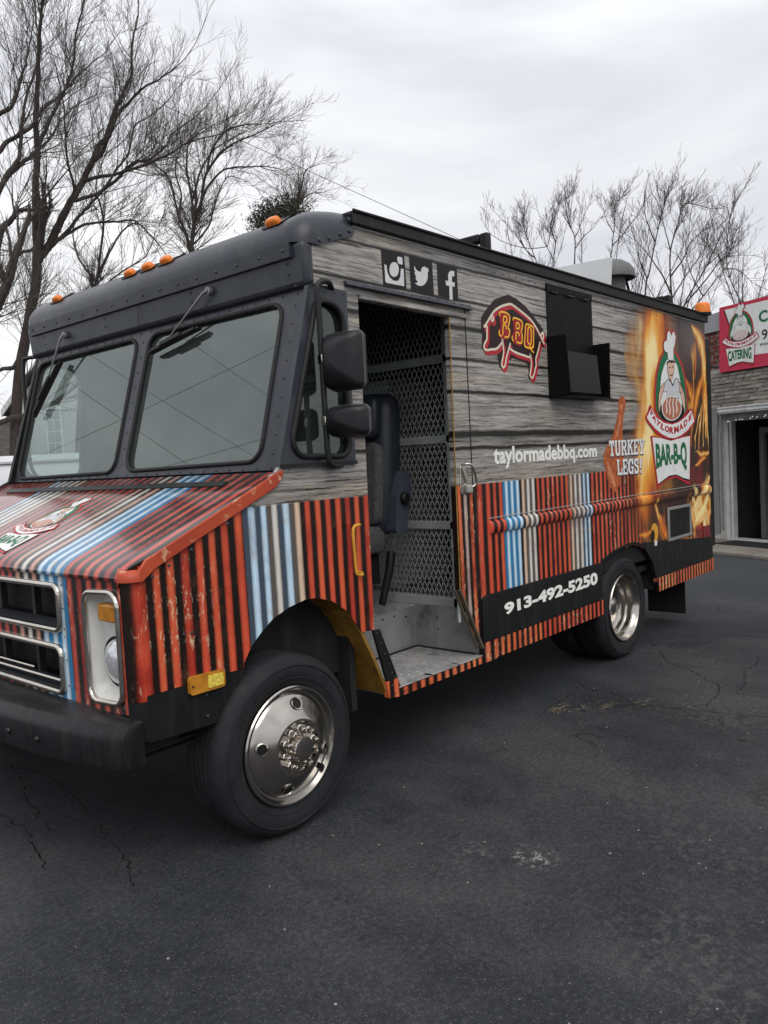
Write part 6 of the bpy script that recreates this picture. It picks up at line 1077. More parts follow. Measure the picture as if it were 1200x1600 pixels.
    h = t.math('ADD', t.math('MULTIPLY', fine, .8), t.math('SUBTRACT', t.math('MULTIPLY', agg, .5), t.math('MULTIPLY', cw, 1.2)))
    r = t.math('ADD', .56, t.math('MULTIPLY', mid, .28))
    t.bsdf(c, r, 0, .20, 0, t.bump(h, .6, .006)); return t.m
M_ASPH = asphalt()
mb = MB(); mb.add([(-150, -150, 0), (170, -150, 0), (170, 170, 0), (-150, 170, 0)], [(0, 1, 2, 3)])
g = mb.build('ground', M_ASPH); tag(g, kind='structure', label='worn black asphalt lot with fine cracks and pale chips')
rng = random.Random(7)
# ================================================================== CATERING BUILDING
P0 = Vector((10.2951, 1.53884, 0)); DV = Vector((-.40673664, -.91354546, 0)); NV = Vector((-.91354546, .40673664, 0))
def fc(s, t_, z): p = P0 + DV * s + NV * t_; return (p.x, p.y, z)
def fbox(mb, s0, s1, t0, t1, z0, z1):
    return mb.hexa([fc(s0, t0, z0), fc(s1, t0, z0), fc(s1, t1, z0), fc(s0, t1, z0), fc(s0, t0, z1), fc(s1, t0, z1), fc(s1, t1, z1), fc(s0, t1, z1)])
B = empty('catering_building', fc(0, 0, 0), 'low brick shop with shingled awning roof and dark open doorway behind the truck', 'building')
M_MORT = mat('pale flaking mortar', (.40, .385, .36), .9, var=.25, vs=12, bump=.4, bs=60)
M_WTRIM = mat('old white trim paint', (.52, .52, .51), .5, var=.1, dirt=.45, dirtcol=(.22, .21, .20))
mb = MB(); fbox(mb, -4, .018, -.06, 0, 0, 3.235); fbox(mb, .018, 2.9, -.06, 0, 1.82, 3.235); fbox(mb, 2.9, 6, -.06, 0, 0, 3.235)
wall = mb.build('wall', M_MORT, B)
# bricks laid one by one where the wall shows between truck and sign
def brick_mat():
    t = NT('dark red brick'); o = t.obj(); oi = t.n('ShaderNodeObjectInfo').outputs['Random']
    c = t.ramp(oi, [(0, (.10, .028, .020)), (.4, (.16, .042, .028)), (.7, (.12, .030, .025)), (1, (.20, .07, .05))])
    wv = t.n('ShaderNodeVectorMath', operation='ADD'); t.put(wv.inputs[0], o); t.t.links.new(t.comb(t.math('MULTIPLY', oi, 19), oi, oi), wv.inputs[1])
    fl = t.sstep(.60, .66, t.noise(wv.outputs[0], 13, 5, .7)); c = t.mix(t.math('MULTIPLY', fl, .7), c, (.42, .39, .36))
    t.bsdf(c, .85, 0, .3, 0, t.bump(t.noise(wv.outputs[0], 60, 4), .4)); return t.m
mbk = MB(); mbk.hexa([tuple(DV * a + NV * b + Vector((0, 0, c))) for c in (-.030, .030) for a, b in ((-.095, -.01), (.095, -.01), (.095, .012), (-.095, .012))])
bme = bpy.data.meshes.new('brick'); bme.from_pydata(mbk.v, [], mbk.f); bme.materials.append(brick_mat())
for r in range(9):
    for c in range(6):
        o = bpy.data.objects.new('brick', bme); COL.objects.link(o); o.parent = wall
        o.location = fc(-.16 - c * .212 + (.106 if r % 2 else 0), rng.uniform(-.003, .004), 2.605 + r * .071)
        o.rotation_euler = (0, 0, rng.uniform(-.02, .02))
M_RGREY = mat('grey roof metal', (.30, .31, .33), .5, var=.08, vs=2)
mb = MB(); mb.hexa([fc(-4, .03, 3.10), fc(6, .03, 3.235), fc(6, -.4, 3.235), fc(-4, -.4, 3.10), fc(-4, .05, 3.05), fc(6, .05, 3.92), fc(6, -.4, 3.92), fc(-4, -.4, 3.05)]); mb.build('parapet', M_RGREY, B)
# mansard with individual shingles
M_DECK = mat('roof felt', (.05, .047, .043), .9)
mb = MB(); mb.hexa([fc(-1.6, 0, 1.99), fc(4, 0, 1.99), fc(4, .46, 1.965), fc(-1.6, .46, 1.965), fc(-1.6, 0, 2.50), fc(4, 0, 2.50), fc(4, .03, 2.50), fc(-1.6, .03, 2.50)]); deck = mb.build('awning_roof', M_DECK, B)
def shingle_mat():
    t = NT('weathered grey brown shingle'); o = t.obj(); oi = t.n('ShaderNodeObjectInfo').outputs['Random']
    c = t.ramp(oi, [(0, (.085, .078, .068)), (.5, (.125, .115, .10)), (1, (.165, .152, .135))])
    c = t.mix(1.0, c, t.ramp(t.noise(o, 55, 5, .7), [(.3, .65), (.7, 1.3)]), 'MULTIPLY')
    t.bsdf(c, .92, 0, .25, 0, t.bump(t.noise(o, 160, 3), .5)); return t.m
slope = Vector((0, 0, 0)); a0 = Vector(fc(0, .03, 2.50)); a1 = Vector(fc(0, .47, 1.965)); dn = (a1 - a0).normalized(); nrm = DV.cross(dn).normalized(); nrm = nrm if nrm.z > 0 else -nrm
def shing(w, h, th):
    m = MB(); q = [(-w / 2, 0), (w / 2, 0), (w / 2 * .93, h), (-w / 2 * .80, h * .97)]
    m.hexa([tuple(DV * a + dn * b + nrm * .002) for a, b in q] + [tuple(DV * a + dn * b + nrm * (.006 + th * (b > 0))) for a, b in q]); return m
SM = shingle_mat(); sms = []
for w, th in ((.150, .016), (.128, .011), (.165, .020), (.14, .013)):
    m = shing(w, .105, th); me = bpy.data.meshes.new('shingle'); me.from_pydata(m.v, [], m.f); me.materials.append(SM); sms.append(me)
L = (a1 - a0).length; rows = 9; ex = (L - .02) / rows
for r in range(rows):
    s = -1.05 + (r % 2) * .07 + rng.uniform(-.02, .02)
    while s < 1.75:
        o = bpy.data.objects.new('shingle', rng.choice(sms)); COL.objects.link(o); o.parent = deck
        o.location = Vector(fc(s, .03, 2.50)) + dn * (r * ex - .01 + rng.uniform(-.006, .006)) + nrm * (.004 + .001 * rng.random())
        s += .140 + rng.uniform(-.012, .012)
mb = MB(); fbox(mb, .33, 4, .47, .56, 1.885, 1.90); fbox(mb, .33, 4, .545, .565, 1.90, 1.975); fbox(mb, .33, 4, .555, .578, 1.955, 1.972); fbox(mb, .33, 4, .555, .572, 1.905, 1.925); gt = mb.build('gutter', M_WTRIM, B, bevel=.003)
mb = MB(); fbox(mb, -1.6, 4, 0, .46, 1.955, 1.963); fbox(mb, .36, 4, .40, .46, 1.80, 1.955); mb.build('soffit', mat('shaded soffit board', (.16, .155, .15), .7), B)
# door surround, dark room behind
mb = MB(); fbox(mb, -.055, .015, -.02, .035, .05, 1.82); fbox(mb, .022, .072, -.06, .02, .05, 1.81); dj = mb.build('door_jamb', M_WTRIM, B, bevel=.004)
mb = MB(); fbox(mb, .015, 2.9, -.10, .03, 1.79, 1.835); mb.build('door_head', M_WTRIM, B)
mb = MB(); fbox(mb, .015, 2.9, -.12, .04, .045, .075); mb.build('threshold', M_WTRIM, B, bevel=.004)
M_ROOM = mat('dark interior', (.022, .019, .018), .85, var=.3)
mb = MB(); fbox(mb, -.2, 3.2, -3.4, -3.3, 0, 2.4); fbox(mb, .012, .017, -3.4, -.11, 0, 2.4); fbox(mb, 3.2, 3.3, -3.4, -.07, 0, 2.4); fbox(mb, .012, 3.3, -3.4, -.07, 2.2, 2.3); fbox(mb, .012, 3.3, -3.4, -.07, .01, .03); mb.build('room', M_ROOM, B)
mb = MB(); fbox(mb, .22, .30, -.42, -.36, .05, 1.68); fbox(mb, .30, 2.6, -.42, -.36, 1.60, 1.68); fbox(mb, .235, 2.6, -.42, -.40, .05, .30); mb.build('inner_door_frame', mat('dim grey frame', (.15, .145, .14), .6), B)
# loose grey corner panel with perforated strip
mb = MB(); mb.hexa([fc(.145, .50, .17), fc(.295, .52, .20), fc(.295, .55, .20), fc(.145, .53, .17), fc(.165, .50, 1.66), fc(.285, .52, 1.66), fc(.285, .55, 1.66), fc(.165, .53, 1.66)])
mb.hexa([fc(.165, .50, 1.66), fc(.285, .52, 1.66), fc(.285, .55, 1.66), fc(.165, .53, 1.66), fc(.15, .50, 1.99), fc(.315, .52, 1.97), fc(.315, .55, 1.97), fc(.15, .53, 1.99)]); cp = mb.build('corner_panel', mat('dull grey sheet metal', (.20, .205, .21), .55, metal=.2, var=.1, dirt=.3), B)
mb = MB(); fbox(mb, .31, .335, .50, .53, .25, 1.85); mb.build('perforated_strip', mat('perforated zinc', (.28, .28, .28), .5, metal=.4, var=.6, vs=60), cp)
mb = MB(); fbox(mb, .312, .345, .50, .53, 1.64, 1.96); mb.build('perforated_strip', mat('perforated zinc', (.28, .28, .28), .5, metal=.4, var=.6, vs=60), cp)
mb = MB(); fbox(mb, -1.6, 4.5, 0, 1.15, 0, .05); tag(mb.build('concrete_step', mat('stained concrete', (.20, .18, .155), .85, var=.2, vs=3, dirt=.4, dirtcol=(.10, .09, .075), bump=.3, bs=80), bevel=.01), 'low stained concrete step in front of the shop doorway', kind='structure')
mb = MB(); fbox(mb, .17, 1.5, .10, .55, .0505, .062); tag(mb.build('doormat', mat('black doormat', (.016, .015, .014), .95, var=.4, vs=60, bump=.5, bs=200), bevel=.003), 'flat black doormat on the concrete step at the doorway', 'mat')
# string lights under the gutter
SL = empty('string_lights', fc(.7, .45, 1.80), 'sagging string of tiny white bulbs above the shop doorway', 'lights')
pts = [fc(.34 + .075 * i + .03 * math.sin(i * 2.3), .50, 1.80 - .022 * abs(math.sin(i * .9)) + .05 * (i / 12)) for i in range(16)]
MB().tube(pts, .003, 4).build('wire', M_RUBBER, SL)
MBULB = NT('little lit bulb'); em = MBULB.n('ShaderNodeEmission'); em.inputs[0].default_value = (1, .97, .9, 1); em.inputs[1].default_value = .8; MBULB.t.links.new(em.outputs[0], MBULB.out.inputs[0])
bm_ = MB().lathe([(.001, .008), (.005, .006), (.006, 0), (.005, -.006), (.001, -.008)], (0, 0, 0), 'z', 8); bme2 = bpy.data.meshes.new('bulb'); bme2.from_pydata(bm_.v, [], bm_.f); bme2.materials.append(MBULB.m)
for p in pts:
    o = bpy.data.objects.new('bulb', bme2); COL.objects.link(o); o.parent = SL; o.matrix_parent_inverse = Matrix.Translation(-SL.location); o.location = (p[0], p[1], p[2] - .012)
# shop sign
SG = empty('shop_sign', fc(1.5, .1, 2.5), 'red bordered white catering sign with a chef emblem above the awning roof', 'sign')
def sgm(s, z, off): return fc(s, .10 + off, z)
mb = MB(); mb.hexa([fc(-.05, .05, 2.505), fc(3.6, .05, 2.505), fc(3.6, .10, 2.505), fc(-.05, .10, 2.505), fc(-.022, .05, 3.436), fc(3.6, .05, 3.436), fc(3.6, .10, 3.436), fc(-.022, .10, 3.436)]); mb.build('board', ink('rose red sign paint', (.50, .035, .075)), SG)
mb = MB(); mb.plate([(.075, 3.385), (.16, 3.16), (.13, 2.99), (.55, 2.68), (3.5, 2.60), (3.5, 3.385)], [], lambda u, v, w: sgm(u, v, .002), 0); mb.build('white_panel', I_WHT, SG)
mb = MB(); line([(.066, 3.375), (.150, 3.16), (.12, 2.98)], .018, .003, sgm, mb); mb.build('panel_shadow', I_BLK, SG)
emblem(SG, lambda u, v, off: sgm(.340 + (u - 4.29) * .66, 2.985 + (v - 1.78) * .715, .004 + off), 'CATERING', True)
mb = MB(); letters('C', bil([(.655, 3.10), (.80, 3.10), (.80, 3.26), (.655, 3.26)]), .004, sgm, .03, mb); mb.build('sign_lettering', I_GRN, SG)
mb = MB(); letters('9', bil([(.70, 2.86), (.79, 2.86), (.79, 3.0), (.70, 3.0)]), .004, sgm, .01, mb); letters('www', bil([(.66, 2.78), (.83, 2.78), (.83, 2.82), (.66, 2.82)]), .004, sgm, .0, mb); mb.build('sign_lettering', I_BLK, SG)
# leaf litter by the step
mb = MB()
for i in range(160):
    a = rng.uniform(0, 6.28); s = rng.gauss(-.25, .22); t_ = rng.gauss(1.28, .12); r = rng.uniform(.012, .03); p = Vector(fc(s, t_, rng.uniform(.006, .05))); dx = Vector((math.cos(a) * r, math.sin(a) * r, rng.uniform(-.008, .012))); dy = Vector((-math.sin(a) * r * .6, math.cos(a) * r * .6, rng.uniform(-.008, .012)))
    mb.add([p - dx, p - dy, p + dx, p + dy], [(0, 1, 2, 3)])
tag(mb.build('leaf_litter', mat('dead leaves', (.16, .115, .08), .9, var=.5, vs=30), fix=False), 'small drift of dead leaves against the concrete step', kind='stuff')
mb = MB()
for path in CRACKS:
    pp = [(q.x, q.y) for q in smoothpath([(*q, 0) for q in path], 14)]; L_ = []; R2 = []
    for k, (a, b) in enumerate(pp):
        c0 = pp[max(k - 1, 0)]; c1 = pp[min(k + 1, len(pp) - 1)]; d = Vector((c1[0] - c0[0], c1[1] - c0[1])).normalized(); n = Vector((-d.y, d.x)); jx = n * rng.gauss(0, .007); w = rng.choice((.0004, .0010, .0018, .0028)) * (1.25 if path is CRACKS[0] else 1)
        L_.append((a + jx.x + n.x * w, b + jx.y + n.y * w, .004)); R2.append((a + jx.x - n.x * w, b + jx.y - n.y * w, .004))
    m_n = len(pp); mb.add(L_ + R2, [(k, k + 1, m_n + k + 1, m_n + k) for k in range(m_n - 1)])
tag(mb.build('asphalt_cracks', mat('dark crack filling', (.0055, .0055, .006), .95, spec=.05), fix=False), 'thin branching dark cracks across the asphalt', kind='stuff')
# straw tufts along a crack and loose chips
mb = MB()
for cx, cy, n, L0 in ((2.10, -.15, 34, .07), (2.20, -.26, 16, .05), (2.28, -.36, 22, .06), (2.42, -.50, 20, .055), (2.5, -.75, 8, .05), (3.55, -.52, 5, .05)):
    for i in range(n):
        a = rng.gauss(-.9, .5); p = Vector((cx + rng.gauss(0, .05), cy + rng.gauss(0, .018), .004)); l = rng.uniform(.4, 1) * L0; d = Vector((math.cos(a), math.sin(a), rng.uniform(.02, .25))) * l; w = Vector((-math.sin(a), math.cos(a), 0)) * .0022
        mb.add([p - w, p + w, p + d], [(0, 1, 2)])
tag(mb.build('dry_grass', mat('dry straw', (.20, .165, .105), .9, var=.3, vs=20), fix=False), 'flattened tufts of dry straw grass along a crack in the asphalt', kind='stuff')
mb = MB()
for i in range(260):
    x = rng.uniform(-1.2, 4.5); y = rng.uniform(-2.2, .0); r = rng.choice((.0015, .002, .002, .003, .005)); k = [Vector((x, y, .001)) + Vector((math.cos(a) * r * rng.uniform(.7, 1.3), math.sin(a) * r * rng.uniform(.7, 1.3), 0)) for a in (0, 1.3, 2.5, 3.8, 5)]; top = Vector((x, y, r * .9))
    mb.add(k + [top], [(j, (j + 1) % 5, 5) for j in range(5)])
tag(mb.build('gravel_chips', mat('pale gravel', (.19, .185, .175), .8, var=.4, vs=50), fix=False), 'scattered pale gravel chips on the asphalt', kind='stuff')
# ================================================================== LEFT BACKGROUND
M_SHG = None
def roof_mat():
    t = NT('dark course shingles'); o = t.obj(); x, y, z = t.sep(o)
    br = t.n('ShaderNodeTexBrick'); t.put(br.inputs['Vector'], t.comb(t.math('ADD', x, t.math('MULTIPLY', y, -.6)), z, 0.0)); br.inputs['Scale'].default_value = 3.4
    br.inputs['Color1'].default_value = (.055, .05, .045, 1); br.inputs['Color2'].default_value = (.085, .078, .07, 1); br.inputs['Mortar'].default_value = (.022, .02, .018, 1); br.inputs['Row Height'].default_value = .30; br.inputs['Brick Width'].default_value = .8; br.inputs['Mortar Size'].default_value = .03
    t.bsdf(br.outputs[0], .9, 0, .2, 0, t.bump(br.outputs['Fac'], -.4)); return t.m
def siding(name, col):
    t = NT(name); o = t.obj(); x, y, z = t.sep(o); f = t.math('FRACT', t.math('MULTIPLY', z, 6.5))
    c = t.mix(t.math('MULTIPLY', t.noise(o, 2, 3), .25), col, tuple(k * .8 for k in col)); t.bsdf(c, .6, 0, .3, 0, t.bump(f, .9, .02)); return t.m
NB = empty('house', (9, 22.5, 0), 'white clapboard house with dark shingle roof and pale gable trim behind the bare trees', 'house')
ex_ = Vector((.659, -.750, 0)).normalized(); ey_ = Vector((.75, .66, 0)).normalized(); Q0 = Vector((8.4, 22.0, 0))
def hp(a, b, z): p = Q0 + ex_ * a + ey_ * b; return (p.x, p.y, z)
MW = siding('white clapboard', (.62, .63, .62))
mb = MB(); mb.hexa([hp(-6, .4, 0), hp(.3, .4, 0), hp(-.75, 3.4, 0), hp(-6, 3.4, 0), hp(-6, .4, 2.2), hp(.3, .4, 2.2), hp(-.75, 3.4, 2.2), hp(-6, 3.4, 2.2)]); mb.build('wall', siding('grey siding', (.25, .25, .26)), NB)
mb = MB(); mb.hexa([hp(-6.3, 0, 2.1), hp(.62, 0, 2.1), hp(-.55, 3.36, 3.3), hp(-6.3, 3.36, 3.3), hp(-6.3, 0, 2.22), hp(.62, 0, 2.22), hp(-.55, 3.36, 3.48), hp(-6.3, 3.36, 3.48)]); mb.build('roof', roof_mat(), NB)
mb = MB(); mb.plate([(-.75, 0), (5.15, 0), (5.15, 4.0), (2.2, 7.6), (-.75, 4.0)], [], lambda u, v, w: hp(u, 3.4 + w, v), 4.0); mb.build('gable', MW, NB)
mb = MB()
for sg in (-1, 1): mb.hexa([hp(2.2 + sg * 3.3, 3.1, 3.64), hp(2.2, 3.1, 7.66), hp(2.2, 7.5, 7.66), hp(2.2 + sg * 3.3, 7.5, 3.64), hp(2.2 + sg * 3.3, 3.1, 3.84), hp(2.2, 3.1, 7.88), hp(2.2, 7.5, 7.88), hp(2.2 + sg * 3.3, 7.5, 3.84)])
mb.build('gable_roof', roof_mat(), NB)
mb = MB()
for sg in (-1, 1): mb.hexa([hp(2.2 + sg * 3.3, 3.04, 3.60), hp(2.2, 3.04, 7.62), hp(2.2, 3.098, 7.62), hp(2.2 + sg * 3.3, 3.098, 3.60), hp(2.2 + sg * 3.3, 3.04, 3.83), hp(2.2, 3.04, 7.87), hp(2.2, 3.098, 7.87), hp(2.2 + sg * 3.3, 3.098, 3.83)])
mb.build('gable_trim', M_WTRIM, NB)
for a0_, a1_, z0, z1 in ((.24, .80, 2.22, 3.88), (3.4, 3.96, 2.22, 3.88)):
    mb = MB(); mb.hexa([hp(a0_, 3.33, z0), hp(a1_, 3.33, z0), hp(a1_, 3.399, z0), hp(a0_, 3.399, z0), hp(a0_, 3.33, z1), hp(a1_, 3.33, z1), hp(a1_, 3.399, z1), hp(a0_, 3.399, z1)]); w = mb.build('window', mat('bright white sash', (.75, .75, .75), .5), NB)
    for r_ in range(4):
        for c_ in range(2):
            u0 = a0_ + .06 + c_ * .225; u1 = u0 + .20; v0 = z0 + .08 + r_ * .385; v1 = v0 + .345
            MB().hexa([hp(u0, 3.32, v0), hp(u1, 3.32, v0), hp(u1, 3.329, v0), hp(u0, 3.329, v0), hp(u0, 3.32, v1), hp(u1, 3.32, v1), hp(u1, 3.329, v1), hp(u0, 3.329, v1)]).build('pane', mat('grey window pane', (.30, .32, .33), .12), w)
# parked white van beyond the hood
VN = empty('parked_van', (4.3, 13.3, 0), 'white van parked beyond the hood of the food truck', 'van')
vx = Vector((.80, -.60, 0)); vy = Vector((.60, .80, 0)); V0 = Vector((4.5, 12.85, 0))
def vp(a, b, z): p = V0 + vx * a + vy * b; return (p.x, p.y, z)
M_VAN = mat('white van paint', (.60, .61, .63), .28, var=.04, dirt=.15, dirtcol=(.35, .34, .33))
mb = MB(); rings = []
for a, zt in ((-3.0, 1.15), (-2.9, 1.22), (-2.2, 1.30), (-1.55, 1.90), (-1.3, 1.955), (2.4, 1.955), (2.55, 1.93), (2.6, 1.80)):
    rings.append([vp(a, .06, .40), vp(a, 0, .55), vp(a, .0, min(zt, 1.2)), vp(a, .08, max(zt - .10, .6)), vp(a, .16, zt - .02), vp(a, .35, zt), vp(a, 1.55, zt), vp(a, 1.74, zt - .02), vp(a, 1.82, max(zt - .10, .6)), vp(a, 1.9, min(zt, 1.2)), vp(a, 1.9, .55), vp(a, 1.84, .40)])
mb.loft(rings); vb = mb.build('body', M_VAN, VN, smooth=40)
mb = MB(); mb.hexa([vp(-2.0, .10, 1.80), vp(2.5, .10, 1.80), vp(2.5, .03, 1.80), vp(-2.0, .03, 1.80), vp(-2.0, .12, 1.84), vp(2.5, .12, 1.84), vp(2.5, .05, 1.84), vp(-2.0, .05, 1.84)]); mb.build('roof_gutter', mat('grey van trim', (.30, .30, .31), .5), VN)
mb = MB(); mb.hexa([vp(-1.3, -.004, 1.25), vp(-.5, -.004, 1.25), vp(-.5, .03, 1.25), vp(-1.3, .03, 1.25), vp(-1.2, .04, 1.72), vp(-.5, .04, 1.72), vp(-.5, .09, 1.72), vp(-1.2, .09, 1.72)]); mb.build('window', M_SG, VN)
for a in (-2.2, 1.7):
    for b in (.02, 1.7):
        mb = MB(); c0 = Vector(vp(a, b, .33)); mb.tube([c0, c0 + vy * .2], .33, 24); w = mb.build('wheel', M_TYRE, VN, smooth=40); mb = MB(); mb.tube([c0 - vy * .01, c0 + vy * .05], .19, 16); mb.build('rim', M_ALU, w, smooth=40)
# ================================================================== BARE TREES
nrg = np.random.RandomState(11)
class TM:
    def __init__(s): s.V = []; s.Fc = []; s.n = 0
    def tube(s, P, r, k):
        P = np.asarray(P); m = len(P); d = np.gradient(P, axis=0); d /= np.linalg.norm(d, axis=1)[:, None] + 1e-9
        up = np.array([0, 0, 1.]) if abs(d[0, 2]) < .9 else np.array([1., 0, 0])
        x = np.cross(d, up); x /= np.linalg.norm(x, axis=1)[:, None] + 1e-9; y = np.cross(d, x); a = np.arange(k) * 2 * np.pi / k
        ring = P[:, None, :] + r[:, None, None] * (x[:, None, :] * np.cos(a)[None, :, None] + y[:, None, :] * np.sin(a)[None, :, None])
        s.V.append(ring.reshape(-1, 3)); i = np.arange(m - 1)[:, None] * k; j = np.arange(k)[None]; j2 = (j + 1) % k
        s.Fc.append((np.stack([i + j, i + j2, i + k + j2, i + k + j], -1).reshape(-1, 4)) + s.n); s.n += m * k
    def build(s, name, m, parent):
        V = np.concatenate(s.V); F = np.concatenate(s.Fc); me = bpy.data.meshes.new(name)
        me.vertices.add(len(V)); me.vertices.foreach_set('co', V.reshape(-1).astype(np.float32)); me.loops.add(F.size); me.loops.foreach_set('vertex_index', F.reshape(-1).astype(np.int32))
        me.polygons.add(len(F)); me.polygons.foreach_set('loop_start', (np.arange(len(F)) * 4).astype(np.int32)); me.update(calc_edges=True); me.polygons.foreach_set('use_smooth', np.ones(len(F), bool))
        me.materials.append(m); o = bpy.data.objects.new(name, me); COL.objects.link(o); o.parent = parent; o.matrix_parent_inverse = Matrix.Translation(-parent.location); return o
def bark(name, a, b):
    t = NT(name); o = t.obj(); k = t.noise(t.scale(o, (1, 1, .25)), 26, 6, .7); c = t.ramp(k, [(.3, a), (.7, b)]); t.bsdf(c, .95, 0, .2, 0, t.bump(k, .8, .01)); return t.m
BK1 = bark('dark brown bark', (.030, .024, .021), (.085, .070, .062)); BK2 = bark('grey twig bark', (.075, .064, .060), (.15, .132, .124)); BK3 = bark('grey brown branch bark', (.045, .037, .033), (.11, .093, .085))
def spline(P, k=5):
    P = np.asarray(P, float); out = []
    for i in range(len(P) - 1):
        p0, p1, p2, p3 = P[max(i - 1, 0)], P[i], P[i + 1], P[min(i + 2, len(P) - 1)]
        for t in np.linspace(0, 1, k, endpoint=False): out.append(.5 * (2 * p1 + (p2 - p0) * t + (2 * p0 - 5 * p1 + 4 * p2 - p3) * t ** 2 + (3 * p1 - p0 - 3 * p2 + p3) * t ** 3))
    out.append(P[-1]); return np.array(out)
def perp(d):
    v = nrg.normal(size=3); v -= d * (v @ d); return v / (np.linalg.norm(v) + 1e-9)
def tree(name, limbs, base, label, lv, dens, L0, up, tw, group=None, base_r=None):
    root = empty(name, (base[0], base[1], 0), label, 'tree', group)
    tk, br, tg = TM(), TM(), TM()
    def shoot(p, d, L, r, level):
        n = max(4, int(L / (.16 if level < 2 else .12))); n = min(n, 12); P = [p]; q = d.copy()
        for i in range(n):
            q = q + nrg.normal(size=3) * (.10 if level < 2 else .105) + np.array([0, 0, up * .045]); q /= np.linalg.norm(q); P.append(P[-1] + q * L / n)
        P = np.array(P); rad = np.linspace(r, max(r * .3, tw * .8), len(P))
        (br if level <= 1 else tg).tube(P, rad, 4 if level <= 1 else 3)
        if level >= lv: return
        m = max(2, int(L * dens[level] * nrg.uniform(.8, 1.2)))
        for c in range(m):
            t = nrg.uniform(.12, 1.0) ** .85; f = t * n; i = min(int(f), n - 1); pp = P[i] + (P[i + 1] - P[i]) * (f - i); dd = P[i + 1] - P[i]; dd /= np.linalg.norm(dd)
            a = nrg.uniform(.30, .75); nd = dd * math.cos(a) + perp(dd) * math.sin(a) + np.array([0, 0, up * .28]); nd /= np.linalg.norm(nd)
            shoot(pp, nd, L * nrg.uniform(.40, .68) * (1.15 - .45 * t), max(tw, rad[i] * .52), level + 1)
    done = []
    for li, (r0, r1, pts) in enumerate(limbs):
        pts = np.array(pts); P = spline(pts, 6); wob = np.cumsum(nrg.normal(size=P.shape) * .018, axis=0) * 0.4; ln = np.linalg.norm(pts[-1] - pts[0])
        Qo = P.copy()
        if done:
            best = min(((np.linalg.norm(q - Qo[0], axis=1).min(), q, p) for q, p in done), key=lambda z_: z_[0]); k0 = np.linalg.norm(best[1] - Qo[0], axis=1).argmin(); P = P + (best[2][k0] - best[1][k0]) + (best[1][k0] - Qo[0]) * np.linspace(1, 0, len(P))[:, None] ** 3
        if li: P = P + (wob - wob[0]) + np.outer(np.linspace(0, 1, len(P)) ** 1.3, np.array([F_[0], F_[1], 0])) * nrg.uniform(-.28, .28) * ln
        done.append((Qo, P)); k_ = .5 if group else .85; rad = np.linspace(r0 * k_, r1 * k_, len(P)); tk.tube(P, rad, 8)
        seg = np.linalg.norm(np.diff(P, axis=0), axis=1).sum(); m = int(seg * dens[0] * 1.1) + 2
        for c in range(m):
            t = nrg.uniform(.30 if li else .6, 1.0); i = min(int(t * (len(P) - 1)), len(P) - 2); dd = P[i + 1] - P[i]; dd /= np.linalg.norm(dd) + 1e-9; a = nrg.uniform(.4, 1.0)
            nd = dd * math.cos(a) + perp(dd) * math.sin(a) + np.array([0, 0, up * .3]); nd /= np.linalg.norm(nd)
            shoot(P[i], nd, L0 * nrg.uniform(.5, 1.15) * (1.15 - .45 * t), min(max(rad[i] * .42, tw * 1.5), tw * 4.5), 1)
        nd = P[-1] - P[-3]; nd /= np.linalg.norm(nd); shoot(P[-1], nd, L0 * .9, r1, 1)
    tk.build('trunk', BK1, root); tag(br.build('branches', BK3, root), kind='stuff'); tag(tg.build('twigs', BK2, root), kind='stuff'); return root
def tofloor(limbs):
    l = [list(x) for x in limbs]; p = l[0][2]; l[0][2] = [(p[0][0], p[0][1], -.05)] + list(p); return l
TREE_SPECS = [
 ('A', 'big spreading bare tree with a thick dark trunk behind the parked van', 3, (4.3, 5.6, 7.6), 1.6, .75, .0025, None),
 ('A2', 'bare tree at the left edge leaning in front of the big spreading tree', 3, (4.0, 5.6, 7.6), 1.6, .7, .0024, None),
 ('D', 'slim bare tree tucked between the big tree and the roof cap of the truck', 3, (4.5, 5.5, 7), 1.4, .7, .0042, None),
 ('B', 'rounded bare tree rising behind the cab roof with a forked trunk', 3, (4.2, 5.5, 6.6), 1.7, .45, .0036, None),
 ('C', 'faint small bare tree just left of the roof cap corner, next to the evergreen', 3, (4.5, 5, 5.5), 1.4, .5, .004, None),
 ('R3', 'thin bare tree above the rack bar nearest the cab', 3, (4.0, 5.0, 6), .85, 1.2, .0038, 'row of thin bare trees behind the truck'),
 ('R4', 'faint pair of thin bare stems between the rack bar and the exhaust shield', 3, (4.0, 5.0, 6), .8, 1.2, .0038, 'row of thin bare trees behind the truck'),
 ('R1', 'thin bare tree with upright twigs above the middle of the exhaust shield', 3, (4.0, 5.0, 6), .85, 1.2, .0038, 'row of thin bare trees behind the truck'),
 ('R2', 'thin bare tree rising just left of the grey exhaust fan', 3, (4.0, 5.0, 6), .85, 1.2, .0038, 'row of thin bare trees behind the truck'),
 ('R6', 'tall bare tree just right of the grey exhaust fan', 3, (4.0, 5.0, 6), .95, 1.1, .0038, 'row of thin bare trees behind the truck'),
 ('R5', 'bushy many stemmed bare tree between the exhaust fan and the orange beacon', 3, (4.2, 5.0, 6), 1.15, 1.1, .0038, 'row of thin bare trees behind the truck'),
 ('R7', 'leaning bare tree behind the shop sign and the orange beacon', 3, (3.8, 4.8, 5.6), 1.05, .9, .0038, 'row of thin bare trees behind the truck')]
